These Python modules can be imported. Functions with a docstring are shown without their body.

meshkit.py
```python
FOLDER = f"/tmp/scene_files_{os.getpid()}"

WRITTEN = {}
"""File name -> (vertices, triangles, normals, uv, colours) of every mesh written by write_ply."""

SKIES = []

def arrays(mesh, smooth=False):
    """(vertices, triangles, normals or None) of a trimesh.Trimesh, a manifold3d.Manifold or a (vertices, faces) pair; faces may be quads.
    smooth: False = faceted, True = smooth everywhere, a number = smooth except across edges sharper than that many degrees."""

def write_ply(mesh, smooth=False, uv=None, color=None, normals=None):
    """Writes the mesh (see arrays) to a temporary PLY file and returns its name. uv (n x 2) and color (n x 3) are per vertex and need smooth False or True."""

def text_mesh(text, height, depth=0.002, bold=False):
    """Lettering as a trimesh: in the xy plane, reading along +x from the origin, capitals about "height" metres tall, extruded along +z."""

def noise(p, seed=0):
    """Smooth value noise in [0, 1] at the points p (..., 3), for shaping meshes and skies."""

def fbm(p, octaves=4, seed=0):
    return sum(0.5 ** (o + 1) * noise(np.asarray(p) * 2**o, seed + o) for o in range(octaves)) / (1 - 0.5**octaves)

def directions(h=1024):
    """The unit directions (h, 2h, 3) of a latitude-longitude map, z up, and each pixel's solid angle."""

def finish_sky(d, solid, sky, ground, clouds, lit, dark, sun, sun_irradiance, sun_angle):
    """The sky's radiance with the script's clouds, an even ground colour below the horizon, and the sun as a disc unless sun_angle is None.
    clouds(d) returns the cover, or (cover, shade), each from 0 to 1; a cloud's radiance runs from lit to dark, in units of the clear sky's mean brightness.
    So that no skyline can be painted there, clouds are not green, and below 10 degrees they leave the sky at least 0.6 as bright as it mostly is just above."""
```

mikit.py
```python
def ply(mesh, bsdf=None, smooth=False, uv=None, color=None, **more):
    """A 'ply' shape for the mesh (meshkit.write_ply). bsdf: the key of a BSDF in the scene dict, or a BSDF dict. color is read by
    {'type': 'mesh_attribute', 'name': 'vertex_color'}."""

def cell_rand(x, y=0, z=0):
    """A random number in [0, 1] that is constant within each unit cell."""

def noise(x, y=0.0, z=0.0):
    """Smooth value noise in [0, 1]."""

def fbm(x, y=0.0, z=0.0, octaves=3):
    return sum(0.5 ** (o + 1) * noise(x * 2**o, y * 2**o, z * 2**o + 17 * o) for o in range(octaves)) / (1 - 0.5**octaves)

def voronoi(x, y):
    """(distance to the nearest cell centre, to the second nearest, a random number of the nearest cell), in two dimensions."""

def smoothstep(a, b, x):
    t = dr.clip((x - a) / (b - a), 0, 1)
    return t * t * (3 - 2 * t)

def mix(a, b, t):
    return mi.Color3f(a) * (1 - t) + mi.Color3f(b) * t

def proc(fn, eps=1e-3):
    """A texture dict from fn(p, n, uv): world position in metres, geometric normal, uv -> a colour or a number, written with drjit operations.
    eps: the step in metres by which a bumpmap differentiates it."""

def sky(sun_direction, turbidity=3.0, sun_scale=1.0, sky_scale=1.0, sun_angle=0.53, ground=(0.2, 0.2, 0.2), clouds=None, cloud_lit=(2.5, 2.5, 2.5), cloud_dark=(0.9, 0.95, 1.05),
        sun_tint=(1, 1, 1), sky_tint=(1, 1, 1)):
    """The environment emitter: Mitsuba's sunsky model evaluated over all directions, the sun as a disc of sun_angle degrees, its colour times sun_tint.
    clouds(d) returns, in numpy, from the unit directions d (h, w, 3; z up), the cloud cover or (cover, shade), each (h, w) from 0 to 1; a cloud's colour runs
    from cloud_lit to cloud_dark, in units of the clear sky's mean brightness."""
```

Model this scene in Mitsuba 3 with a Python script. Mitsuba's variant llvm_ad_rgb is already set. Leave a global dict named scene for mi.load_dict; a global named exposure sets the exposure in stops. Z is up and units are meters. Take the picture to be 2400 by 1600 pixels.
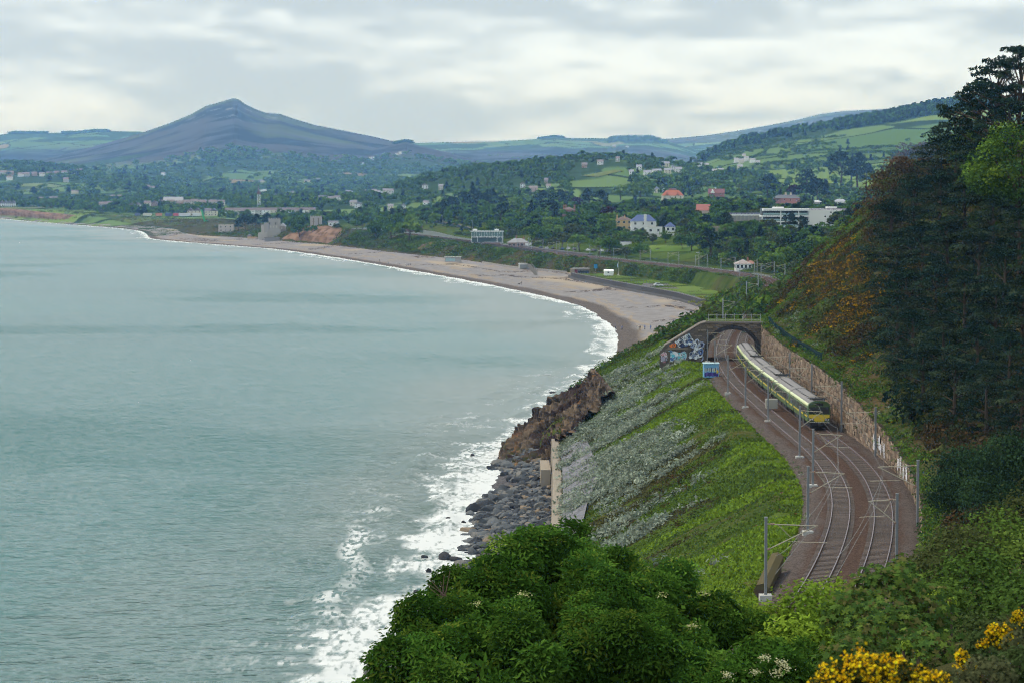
import math, random
import numpy as np, trimesh, drjit as dr, mitsuba as mi
import mikit, meshkit
from mikit import proc, noise, fbm, voronoi, cell_rand, smoothstep, mix
from scipy.interpolate import CubicSpline, PchipInterpolator
from shapely.geometry import Polygon
T = mi.ScalarTransform4f
scene, labels = {}, {}
rng = np.random.default_rng(7)

# ------------------------------------------------------------------ camera, sky, air, exposure
F, YH, H = 5500.0, 435.0, 52.0            # focal length and eye level of the 2400 x 1600 photograph, eye height above the sea
TH = math.atan((800 - YH) / F); CT, ST = math.cos(TH), math.sin(TH)
exposure = 2.35
HAZE = (1.6e-5, 3.3e-5, 6.6e-5)
scene['air'] = {'type': 'homogeneous', 'albedo': {'type': 'rgb', 'value': [0.90, 0.95, 0.99]}, 'sigma_t': {'type': 'rgb', 'value': list(HAZE)}}
scene['camera'] = {'type': 'thinlens', 'fov': 2 * math.degrees(math.atan(1200 / F)), 'fov_axis': 'x', 'near_clip': 0.5, 'far_clip': 60000.0,
    'aperture_radius': 0.006, 'focus_distance': 260.0,
    'to_world': T().look_at(origin=[0, 0, H], target=[0, 100 * CT, H - 100 * ST], up=[0, 0, 1]), 'medium': {'type': 'ref', 'id': 'air'}}

def clouds(d):
    z = np.maximum(d[..., 2], 0.004)
    az, el = np.degrees(np.arctan2(d[..., 0], d[..., 1])), np.degrees(np.arcsin(z))
    # an even overcast deck in long flat banks, brighter towards the zenith as overcast skies are
    k = 1.0 / (z + 0.10); u, v = d[..., 0] * k, d[..., 1] * k
    wx = 1.6 * meshkit.fbm(np.stack([az * 0.25, el * 0.7, 0 * az + 21], -1), 3, seed=13)
    a = meshkit.fbm(np.stack([az * 0.12 + 0.25 * el, el * 1.0 + wx, 0 * az + 3], -1), 5, seed=3)
    b = meshkit.fbm(np.stack([az * 0.34, el * 2.3 + 0.06 * az + 1.3 * wx, 0 * az + 9], -1), 4, seed=8)
    hi = meshkit.fbm(np.stack([u * 2.2, v * 2.2, 0 * u + 1], -1), 4, seed=5)
    w = np.clip((el - 6) / 8, 0, 1)
    c = meshkit.fbm(np.stack([az * 0.9 + 3 * wx, el * 4.6 + 0.12 * az + 2 * wx, 0 * az + 5], -1), 3, seed=18)
    n = (0.48 * a + 0.34 * b + 0.18 * c) * (1 - w) + hi * w
    shade = np.clip((n - 0.36) / 0.25, 0, 1)
    shade = shade * shade * (3 - 2 * shade)
    return np.ones_like(shade), np.clip(0.30 + 0.70 * shade - 0.30 * np.clip(z * 1.6, 0, 1), 0, 1)

scene['daylight'] = mikit.sky((-0.55, 0.20, 0.80), turbidity=3, sun_scale=0.30, sun_angle=12, clouds=clouds,
    cloud_lit=(2.55, 2.84, 3.0), cloud_dark=(1.26, 1.48, 1.64), ground=(0.12, 0.14, 0.13))

# ------------------------------------------------------------------ layout helpers
def ray(x, y):
    a = (np.asarray(x, float) - 1200) / F; b = (np.asarray(y, float) - 800) / F
    return np.stack([a, CT - ST * b, -ST - CT * b], -1)
def at(x, y, z):
    "the point at height z that the photograph shows at pixel x, y"
    d = ray(x, y); t = (np.asarray(z, float) - H) / d[..., 2]
    return d * t[..., None] + [0, 0, H]
def atd(x, y, Y):
    "the point Y metres ahead that the photograph shows at pixel x, y"
    d = ray(x, y); t = np.asarray(Y, float) / d[..., 1]
    return d * t[..., None] + [0, 0, H]
def nfb(x, y, s=1.0, o=3, seed=0):
    "numpy fbm, -1..1"
    return 2 * meshkit.fbm(np.stack([np.asarray(x) * s, np.asarray(y) * s, np.zeros(np.shape(x))], -1), o, seed) - 1

_num = {}
def number(name):
    k = _num[name] = _num.get(name, -1) + 1
    return name if k == 0 else f'{name}_{k:03d}'
def thing(name, label, cat, group=None):
    key = number(name); labels[key] = {'label': label, 'category': cat}
    if group: labels[key]['group'] = group
    return key
def put(name, shape, parent=None, label=None, kind=None):
    key = number(name if parent is None else parent + '__' + name)
    scene[key] = shape
    if label or kind:
        labels.setdefault(key, {})
        if label: labels[key]['label'] = label
        if kind: labels[key]['kind'] = kind
    return key
def whole(name, shape, label, cat, group=None, kind=None):
    key = thing(name, label, cat, group); scene[key] = shape
    if kind: labels[key]['kind'] = kind
    return key
def struct(name, shape): return put(name, shape, kind='structure')

class MB:
    "collects coloured pieces of one mesh"
    def __init__(s): s.v, s.f, s.c, s.n = [], [], [], 0
    def add(s, v, f, col):
        v = np.asarray(v, float); f = np.asarray(f, int)
        if f.shape[1] == 4: f = np.vstack([f[:, [0, 1, 2]], f[:, [0, 2, 3]]])
        s.v.append(v); s.f.append(f + s.n); s.n += len(v)
        c = np.asarray(col, float)
        s.c.append(np.tile(c, (len(v), 1)) if c.ndim == 1 else c); return s
    def mesh(s, m, col): return s.add(m.vertices, m.faces, col)
    def box(s, c, size, col, rz=0.0, ax=None):
        h = np.asarray(size, float) / 2
        v = np.array([[x, y, z] for x in (-1, 1) for y in (-1, 1) for z in (-1, 1)], float) * h
        if ax is None:
            ca, sa = math.cos(rz), math.sin(rz); v = v @ np.array([[ca, sa, 0], [-sa, ca, 0], [0, 0, 1]])
        else: v = v @ np.asarray(ax)
        return s.add(v + np.asarray(c, float), CUBE_F, col)
    def bar(s, a, b, r, col, sides=5):
        a, b = np.asarray(a, float), np.asarray(b, float); d = b - a; L = np.linalg.norm(d); d /= L
        x = np.cross(d, [0, 0, 1] if abs(d[2]) < .9 else [1, 0, 0]); x /= np.linalg.norm(x); y = np.cross(d, x)
        r0, r1 = (r if isinstance(r, (tuple, list)) else (r, r))
        t = np.arange(sides) * 2 * math.pi / sides
        ring = np.cos(t)[:, None] * x + np.sin(t)[:, None] * y
        v = np.vstack([a + ring * r0, b + ring * r1, [a], [b]]); i = np.arange(sides); j = (i + 1) % sides
        f = np.vstack([np.stack([i, j, j + sides], 1), np.stack([i, j + sides, i + sides], 1), np.stack([j, i, i * 0 + 2 * sides], 1), np.stack([i + sides, j + sides, i * 0 + 2 * sides + 1], 1)])
        return s.add(v, f, col)
    def build(s, bsdf='paint', smooth=False, **k):
        return mikit.ply((np.vstack(s.v), np.vstack(s.f)), bsdf, smooth=smooth, uv=pack(np.vstack(s.c)), **k)
CUBE_F = np.array([[0, 1, 3], [0, 3, 2], [4, 6, 7], [4, 7, 5], [0, 4, 5], [0, 5, 1], [2, 3, 7], [2, 7, 6], [0, 2, 6], [0, 6, 4], [1, 5, 7], [1, 7, 3]])
def grid_faces(n, m):
    i, j = np.meshgrid(np.arange(n - 1), np.arange(m - 1), indexing='ij'); a = (i * m + j).ravel()
    return np.vstack([np.stack([a, a + 1, a + m + 1], 1), np.stack([a, a + m + 1, a + m], 1)])

def pack(c):
    "a piece's own flat colour carried in its uv (meshes that carry uv are joined by the renderer)"
    c = np.clip(np.asarray(c, float), 0, 1); return np.stack([np.floor(c[:, 0] * 512) + 0.05 + 0.9 * c[:, 1], c[:, 2]], 1)
def own_colour(p, n, uv):
    r = dr.floor(uv.x); return mi.Color3f(r / 512, (uv.x - r - 0.05) / 0.9, uv.y)
VC = proc(own_colour)
def two(b): return {'type': 'twosided', 'bsdf': b}
scene['paint'] = two({'type': 'principled', 'base_color': VC, 'roughness': 0.6, 'specular': 0.35})
scene['gloss'] = two({'type': 'principled', 'base_color': VC, 'roughness': 0.25, 'specular': 0.5})
scene['stone'] = two({'type': 'diffuse', 'reflectance': VC})
scene['metal'] = two({'type': 'principled', 'base_color': VC, 'roughness': 0.42, 'metallic': 0.7})
scene['leaf'] = {'type': 'principledthin', 'base_color': VC, 'roughness': 0.55, 'spec_trans': 0.0, 'diff_trans': 0.5, 'eta': 1.4}
# ------------------------------------------------------------------ the lie of the land
ZR = PchipInterpolator([100, 200, 540, 700, 938, 1072, 1290, 1500, 2000, 2300, 2487, 2700, 3178, 3450, 3714, 6000, 10000], [22.9, 22.0, 18.8, 17.0, 14.3, 12.9, 12.5, 12.4, 12.6, 11, 9, 10, 12, 14, 15, 20, 30])
RX = CubicSpline([60, 100, 140, 170, 200, 230, 260, 300, 340, 380, 420, 460, 500, 540, 600, 700, 800, 900, 963, 1020, 1072, 1114, 1174, 1220, 1290, 1341, 1393, 1448, 1500, 1600, 1739, 1925, 2073, 2200, 2300],
    [-5, 6, 16.45, 23.69, 29.8, 34.3, 36.59, 37.1, 37.48, 38.12, 39.98, 42.95, 47.13, 52.0, 60.5, 75, 89, 101, 105.2, 103.6, 98.5, 90.8, 77.5, 66, 49, 36.6, 25.0, 14.2, 4.5, -14, -42, -84, -121, -155, -183])
def RR(Y):
    Y = np.asarray(Y, float)
    return np.where(Y < 2300, RX(np.minimum(Y, 2300)), np.interp(Y, [2300, 2487, 2700, 3178, 3450, 3714, 6000, 10000, 20000], [-183, -240, -290, -420, -520, -600, -1300, -2500, -6000]))
#        Y      S     B    zB   B2z    F    zF     Q    zQ     C    zC   zV   wall
ST_ = np.array([
    [60,   -60,  -38, 2.0, 2.0,  -36, 7.5,  -24, 17,  -14, 24, 24.5],
    [100,  -45,  -25, 2.0, 2.0,  -24, 7.0,  -10, 16,   -1, 23, 23.4],
    [160,  -30,  -13, 2.0, 2.0,-12.6, 6.0,    0, 13,   13, 21.3, 22.8],
    [240,  -14, -1.5, 2.0, 2.0, -1.1, 6.0,   12, 13,   27, 20.8, 23.2],
    [275, -9.5,   3, 2.0, 2.0,  3.4, 6.0,   15, 12.8, 28, 20.6, 24.8],
    [320,   -5,  6.1, 2.2, 2.2,  6.6, 6.0, 17.5, 12.5, 29, 20.3, 26.8],
    [410,   -3.4,  7.7, 2.2, 2.2,  8.2, 6.0,   19, 12.5, 31.5, 19.5, 26.5],
    [428,   -2,  7.8, 2.2, 2.2,  8.4, 6.3,   19, 12.5, 31.5, 19.6, 26.4],
    [440,   -1,  4.0, 3.0, 3.1,  8.0, 7.0,   18, 12.8, 31.5, 19.6, 26.0],
    [470,  1.0,  4.0, 3.8, 3.9,  8.0, 7.0, 15.5, 10.8,  31, 19.2, 24.0],
    [510,  5.0,  9.0, 3.0, 3.1, 14.0, 7.5,   20, 12.8,  33, 19.0, 22.5],
    [560, 14.0, 19.0, 2.5, 2.6, 24.0, 6.0,   32, 13,    44, 19.8, 22.0],
    [620, 22.0, 30.0, 2.2, 2.3, 38.0, 4.5,   45, 11,    53, 19.6, 21],
    [700, 30.0, 52.0, 3.2, 3.3, 54.0, 4.3,   60, 11,    66, 18.3, 19.5],
    [850, 37.0, 68.0, 3.4, 3.5, 74.0, 5.0,   82, 10,    89, 14.8, 15.6],
    [938, 33.5, 76.0, 3.4, 4.2, 84.0, 5.2,   91, 10,    98, 14.0, 14.4],
    [993, 31.0, 72.0, 3.4, 5.4, 92.0, 5.6,   94, 9.5,   97, 13.0, 14.0],
    [1072, 20,  58.5, 3.4, 5.5, 86.0, 5.6,   88.5, 9.3, 91, 12.2, 13.0],
    [1174,  0,  41.0, 3.4, 5.5, 66.0, 5.6,   68, 9.0,   70, 11.8, 12.7],
    [1243,-15,  31.6, 3.4, 5.3, 48.0, 5.6,   50, 9.0,   53, 11.8, 12.7],
    [1300,-28,  32.0, 3.4, 3.8, 34.0, 4.5,   36, 8.5,   39, 11.8, 12.7],
    [1393,-51,   0.0, 3.4, 3.5,  2.0, 4.3,    8, 8.5,   16, 11.8, 12.6],
    [1500,-77,-24.0, 3.4, 3.5,-22.0, 4.3,  -15, 8.5,   -6, 11.9, 12.6],
    [1739,-140,-95,  3.2, 3.3, -93, 4.3,   -80, 9.5,  -64, 13, 13.5],
    [1925,-196,-150, 3.2, 3.3,-148, 4.2,  -142, 10,   -134, 16.5, 16.8],
    [2073,-262,-206, 3.2, 3.3,-203, 4.5,  -190, 11,   -172, 17, 16],
    [2200,-318,-252, 3.0, 3.1,-247, 4.0,  -236, 7.5,  -216, 11, 12],
    [2300,-353,-305, 3.0, 3.1,-298, 3.6,  -270, 5.5,  -240, 8, 11],
    [2487,-387,-350, 2.8, 2.9,-345, 3.4,  -320, 4.5,  -290, 6, 9],
    [2700,-430,-388, 2.5, 2.6,-378, 4,    -352, 6,    -325, 8, 10],
    [3178,-607,-585, 2.5, 2.6,-580, 6,    -560, 9.5,  -530, 10.5, 12],
    [3450,-715,-700, 2.0, 2.1,-697, 9,    -690, 13,   -670, 13.5, 14],
    [3714,-812,-796, 2.0, 2.1,-792, 11,   -785, 14.5, -760, 15, 15],
    [6000,-1900,-1880,2.0,2.1,-1875,12,  -1860, 15,  -1800, 18, 20],
    [10000,-3500,-3470,2,2.1,-3460, 12, -3440, 15,   -3300, 25, 30],
    [20000,-8000,-7970,2,2.1,-7960, 12, -7940, 15,   -7800, 25, 60]])
OFF = np.array([12, 25, 45, 90, 200, 500, 1200, 3000.0])
IN_ = np.array([   # heights inland of the line, at the offsets above
    [60,  30, 38, 50, 72, 110, 150, 150, 150],
    [160, 28, 36, 50, 74, 110, 150, 150, 150],
    [240, 29, 38, 53, 77, 110, 150, 150, 150],
    [320, 33, 43, 60, 82, 110, 150, 150, 150],
    [420, 36, 46, 62, 86, 115, 150, 150, 150],
    [470, 37, 47, 60, 86, 115, 150, 150, 150],
    [560, 35, 46, 58, 78, 110, 140, 150, 150],
    [640, 30, 41, 53, 70, 95, 120, 130, 140],
    [720, 24, 33, 43, 56, 75, 90, 110, 130],
    [850, 18, 21, 26, 34, 45, 60, 90, 120],
    [1000, 15.2, 17.5, 20.5, 25, 33, 48, 72, 100],
    [1290, 15.0, 17.5, 22, 27, 33, 42, 62, 95],
    [1500, 14.5, 17, 20.5, 25, 31, 40, 58, 90],
    [2000, 15, 17, 19, 22, 27, 36, 52, 85],
    [2300, 12, 13, 15, 18, 23, 32, 48, 80],
    [2700, 10, 10.5, 11, 13, 17, 26, 40, 70],
    [3714, 15, 15.5, 16, 17, 20, 27, 38, 60],
    [6000, 20, 20, 21, 22, 25, 32, 42, 60],
    [10000, 32, 34, 36, 40, 50, 66, 84, 120],
    [20000, 60, 62, 64, 70, 80, 95, 120, 160]])
_tab = PchipInterpolator(ST_[:, 0], ST_[:, 1:]); _inl = PchipInterpolator(IN_[:, 0], IN_[:, 1:])
NEAR_END = 2300.0
def columns(Y):
    "X and z of the cross-section's key points at each Y: (n, 20) arrays"
    Y = np.atleast_1d(np.asarray(Y, float)); t, q = _tab(Y), _inl(Y)
    S, B, zB, B2, Fx, zF, Q, zQ, C, zC, zV = t.T
    R, zr = RR(Y), ZR(Y); near = Y < 1600
    dx = np.where(Y < 2250, np.sqrt(1 + np.gradient(RR(Y), Y) ** 2) if len(Y) > 2 else np.sqrt(1 + ((RR(Y + 1) - RR(Y - 1)) / 2) ** 2), 1.0)
    e = 5.6 * dx
    C = np.minimum(C, R - e - 0.8); Q = np.minimum(Q, C - 1); Fx = np.minimum(Fx, Q - 1); B = np.minimum(B, Fx - 0.35)
    V = R + 5.3 * dx
    zV = np.maximum(zV, zr - 0.2)
    X = [S - 20, S, B, B + 0.3, Fx, Q, C, R - e, R - 4.3 * dx, R + 4.3 * dx, V, V + 0.25] + [V + o for o in OFF]
    Z = [S * 0 - 3, S * 0, zB, B2, zF, zQ, zC, zr - 0.75, zr - 0.27, zr - 0.27, zr - 0.4, zV] + [q[:, k] for k in range(8)]
    return np.stack(X, 1), np.stack(Z, 1)

# hills: crest lines read off the photograph's skyline, each at its own distance
def L(D, w0, w1, pts, rough):
    p = np.array(pts, float); return dict(D=D, w0=w0, w1=w1, x=p[:, 0], z=H + (YH - p[:, 1]) * D / F, rough=rough)
HILLS = [
    L(3700, 700, 900, [(850, 470), (960, 432), (1050, 408), (1150, 396), (1250, 386), (1350, 375), (1450, 373), (1530, 380), (1600, 392), (1700, 410), (1900, 425), (2600, 440)], 4),
    L(6800, 1600, 1500, [(-600, 380), (-100, 383), (60, 388), (160, 397), (300, 412), (420, 440), (600, 480)], 6),
    L(5200, 1500, 1500, [(1300, 470), (1420, 440), (1560, 402), (1640, 377), (1700, 350), (1750, 334), (1850, 316), (1930, 303), (2050, 281), (2150, 261), (2260, 242), (2400, 225), (2800, 200)], 6),
    L(11500, 3000, 2600, [(-800, 420), (-200, 400), (100, 375), (200, 352), (262, 335), (330, 315), (400, 291), (450, 271), (485, 251), (520, 241), (536, 236), (550, 232), (562, 235), (576, 245), (600, 257), (625, 267), (660, 270), (690, 281), (740, 296), (800, 307), (870, 320), (930, 334), (1000, 350), (1100, 374), (1250, 400), (1500, 440)], 7),
    L(9800, 1800, 2000, [(500, 440), (650, 395), (760, 372), (870, 352), (920, 340), (952, 333), (990, 344), (1060, 362), (1160, 384), (1300, 410)], 7),
    L(14500, 3000, 2500, [(-900, 330), (-200, 325), (0, 318), (40, 312), (110, 313), (180, 311), (230, 307), (330, 309), (430, 325), (600, 370), (800, 380), (900, 350), (960, 337), (1100, 334), (1200, 330), (1270, 326), (1300, 322), (1330, 326), (1420, 327), (1450, 322), (1520, 324), (1570, 336), (1650, 362), (1800, 400)], 9),
    L(16500, 3200, 2500, [(1300, 420), (1450, 345), (1560, 327), (1650, 319), (1720, 309), (1800, 295), (1870, 281), (1920, 269), (1970, 262), (2060, 258), (2150, 254), (2300, 246), (2500, 240), (3000, 240)], 12)]
def zland(X, Y, rough=True):
    X, Y = np.broadcast_arrays(np.asarray(X, float), np.asarray(Y, float)); shp = X.shape; X, Y = X.ravel(), Y.ravel()
    cx, cz = columns(Y) if len(Y) < 3 else _cols_fast(Y)
    k = np.clip((cx <= X[:, None]).sum(1) - 1, 0, cx.shape[1] - 2); i = np.arange(len(X))
    x0, x1, z0, z1 = cx[i, k], cx[i, k + 1], cz[i, k], cz[i, k + 1]
    z = z0 + (z1 - z0) * np.clip((X - x0) / np.maximum(x1 - x0, 1e-6), 0, 1)
    far = Y > 2400
    if far.any():
        px = 1200 + F * X / Y; d = Y; hz = z.copy(); inl = np.where(Y < 6000, np.clip((X - cx[:, 6]) / 600, 0, 1), 1.0); inl = inl * inl * (3 - 2 * inl)
        for h in HILLS:
            c = np.interp(px, h['x'], h['z'])
            t = np.where(d < h['D'], (d - h['D']) / h['w0'], (d - h['D']) / h['w1'])
            g = np.exp(-1.1 * np.abs(t) ** 1.5) - 0.08 * np.minimum(1, np.abs(t))
            hz = np.where(X > cx[:, 5], np.maximum(hz, z + (c - z) * np.maximum(g, 0) * inl), hz)
            if rough:
                hz = hz + h['rough'] * 1.6 * nfb(X, Y * .8, 1 / 330, 5, 11) * np.exp(-(t * 1.2) ** 2) * np.clip((c - 60) / 120, 0, 1) * np.clip(np.abs(t) * 5, 0.10, 1) * inl
        z = np.where(far, hz, z)
    return z.reshape(shp)
_YS = np.unique(np.concatenate([np.arange(60, 720, 1.0), np.arange(720, 2400, 4.0), np.arange(2400, 20001, 40.0)]))
_CX, _CZ = columns(_YS)
def _cols_fast(Y):
    j = np.clip(np.searchsorted(_YS, Y) - 1, 0, len(_YS) - 2); t = np.clip((Y - _YS[j]) / (_YS[j + 1] - _YS[j]), 0, 1)[:, None]
    return _CX[j] * (1 - t) + _CX[j + 1] * t, _CZ[j] * (1 - t) + _CZ[j + 1] * t
def ground(x, y, y0=150.0, y1=17000.0):
    "where the line of sight through pixel x, y of the photograph meets the land"
    Ys = np.geomspace(y0, y1, 2500); p = atd(np.full(2500, float(x)), np.full(2500, float(y)), Ys)
    below = np.nonzero(p[:, 2] < zland(p[:, 0], p[:, 1], False))[0]
    return p[below[0]] if len(below) else p[-1]
def on(X, Y): return np.array([X, Y, float(zland(np.array([X, X, X]), np.array([Y, Y, Y]), False)[0])])
# ------------------------------------------------------------------ materials of the setting
def diffuse(fn, bump=None, scale=0.1, eps=0.02):
    b = {'type': 'diffuse', 'reflectance': proc(fn)}
    return two(b if bump is None else {'type': 'bumpmap', 'arbitrary': proc(bump, eps=eps), 'scale': scale, 'bsdf': b})
def grass_fn(p, n, uv):
    a = fbm(p.x * 0.11, p.y * 0.11, p.z * 0.05, 3); b = noise(p.x * 0.9, p.y * 0.9, p.z * 0.4); c = noise(p.x * 0.035 + 9, p.y * 0.05)
    g = mix((0.036, 0.066, 0.014), (0.078, 0.116, 0.024), smoothstep(0.3, 0.7, a))
    g = mix(g, (0.078, 0.072, 0.030), smoothstep(0.5, 0.8, 0.5 * c + 0.5 * fbm(p.x * 0.45, p.y * 0.45, 3, 3)) * 0.8)
    return mix(g, (0.035, 0.065, 0.018), smoothstep(0.5, 0.95, b) * 0.6)
def scrub_fn(p, n, uv):
    a = fbm(p.x * 0.12, p.y * 0.12, p.z * 0.12, 3); b = noise(p.x * 1.1, p.y * 1.1, p.z * 1.1); c = fbm(p.x * 0.05 + 5, p.y * 0.05, p.z * 0.08, 2)
    g = mix((0.060, 0.055, 0.028), (0.062, 0.085, 0.028), smoothstep(0.40, 0.70, a))
    g = mix(g, (0.105, 0.075, 0.040), smoothstep(0.5, 0.7, c) * 0.8)
    return mix(g, (0.030, 0.034, 0.016), smoothstep(0.45, 0.9, b) * 0.7)
def ballast_fn(p, n, uv):
    a = noise(p.x * 9, p.y * 9); b = fbm(p.x * 0.6, p.y * 0.25, 0, 3); d = dr.abs(uv.x)
    g = mix((0.038, 0.031, 0.029), (0.150, 0.126, 0.116), a)
    rust = mix((0.036, 0.024, 0.020), (0.120, 0.082, 0.066), a)
    return mix(g, rust, smoothstep(4.4, 3.2, d + b * 1.6 - .8))
def beach_fn(p, n, uv):
    d, s = uv.x, uv.y
    w = fbm(s * 0.02, d * 0.05, 3, 3); f = noise(p.x * 1.7, p.y * 1.7); k = fbm(d * 0.55 + w * 5, s * 0.035, 1, 3)
    shingle = mix((0.185, 0.178, 0.178), (0.275, 0.262, 0.262), fbm(p.x * 0.4, p.y * 0.2, 0, 3))
    sand = mix((0.250, 0.205, 0.160), (0.305, 0.258, 0.205), f)
    g = mix(shingle, sand, smoothstep(0.58, 0.70, k + smoothstep(16, 8, d) * 0.14 - smoothstep(3, 6, d) * 0.02))
    g = mix(g, (0.36, 0.30, 0.22), smoothstep(0.5, 0.72, fbm(s * 0.02 + 7, d * 0.06, 5, 2)) * smoothstep(24, 34, d) * 0.8)
    line = smoothstep(0.085, 0.02, dr.abs(noise(s * 0.013, d * 0.045 + 3) - 0.5)) * smoothstep(0.45, 0.6, noise(s * 0.35, d * 0.8)) * smoothstep(13, 17, d)
    g = mix(g, (0.055, 0.040, 0.035), line * 0.85)
    wet = smoothstep(7.5 + 5 * w, 3.5 + 5 * w, d)
    return mix(g, mi.Color3f(0.120, 0.104, 0.094) * (0.7 + 0.5 * f), wet)
def foreshore_fn(p, n, uv):
    a = noise(p.x * 2.5, p.y * 2.5); return mix((0.05, 0.05, 0.055), (0.14, 0.135, 0.14), a)
def land_fn(p, n, uv):
    # fields, hedges and woods far off, moor on the high ground
    q = fbm(p.x / 500, p.y / 500, 2, 3); jx, jy = p.x + 60 * noise(p.x / 160, p.y / 160), p.y + 160 * noise(p.x / 200 + 9, p.y / 260)
    a, b, r = voronoi(jx / 230 + 0.15 * jy / 300, jy / 420)
    f = mix((0.080, 0.145, 0.046), (0.125, 0.190, 0.062), r)
    farm = smoothstep(230, 330, p.x) * smoothstep(3700, 4100, p.y) * smoothstep(5600, 5300, p.y)
    f = mix(f, (0.20, 0.165, 0.085), smoothstep(0.80, 0.84, r) * smoothstep(3300, 4300, p.y)); f = mix(f, (0.15, 0.22, 0.06), smoothstep(0.50, 0.53, r) * smoothstep(0.64, 0.61, r))
    f = mix(f, (0.028, 0.052, 0.022), smoothstep(0.075, 0.035, b - a))
    wood = mix((0.022, 0.045, 0.020), (0.045, 0.080, 0.028), fbm(p.x / 22, p.y / 40, p.z / 12, 3))
    f = mix(f, wood, smoothstep(0.50, 0.54, q + 0.1 * r + 0.06 * smoothstep(6500, 3500, p.y) - 0.22 * farm * smoothstep(190, 160, p.z)))
    m = fbm(p.x / 300, p.y / 300, p.z / 130, 4); h = p.z + 150 * (m - 0.5)
    moor = mix((0.026, 0.031, 0.042), (0.066, 0.064, 0.070), smoothstep(0.38, 0.62, m)); moor = mix(moor, (0.085, 0.105, 0.045), smoothstep(0.55, 0.75, fbm(p.x / 500 + 4, p.y / 700, 1, 3)) * 0.7)
    moor = mix(moor, (0.19, 0.17, 0.15), smoothstep(0.62, 0.74, fbm(p.x / 55, p.y / 55, p.z / 40, 3)) * smoothstep(250, 430, p.z) * 0.7)
    sugar = smoothstep(105, 165, h) * smoothstep(8200, 9000, p.y) * smoothstep(13200, 12200, p.y)
    high = dr.maximum(smoothstep(420, 520, h), smoothstep(14900, 15300, p.y) * smoothstep(150, 250, p.z))
    return mix(f, moor, dr.maximum(sugar, high))
def meadow_fn(p, n, uv):
    a = fbm(p.x * 0.05, p.y * 0.03, 0, 3); return mix((0.085, 0.145, 0.03), (0.14, 0.19, 0.05), smoothstep(0.3, 0.7, a))
scene['grass_ground'] = diffuse(grass_fn); scene['scrub_ground'] = diffuse(scrub_fn)
scene['ballast'] = diffuse(ballast_fn, lambda p, n, uv: noise(p.x * 11, p.y * 11), 0.03)
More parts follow.
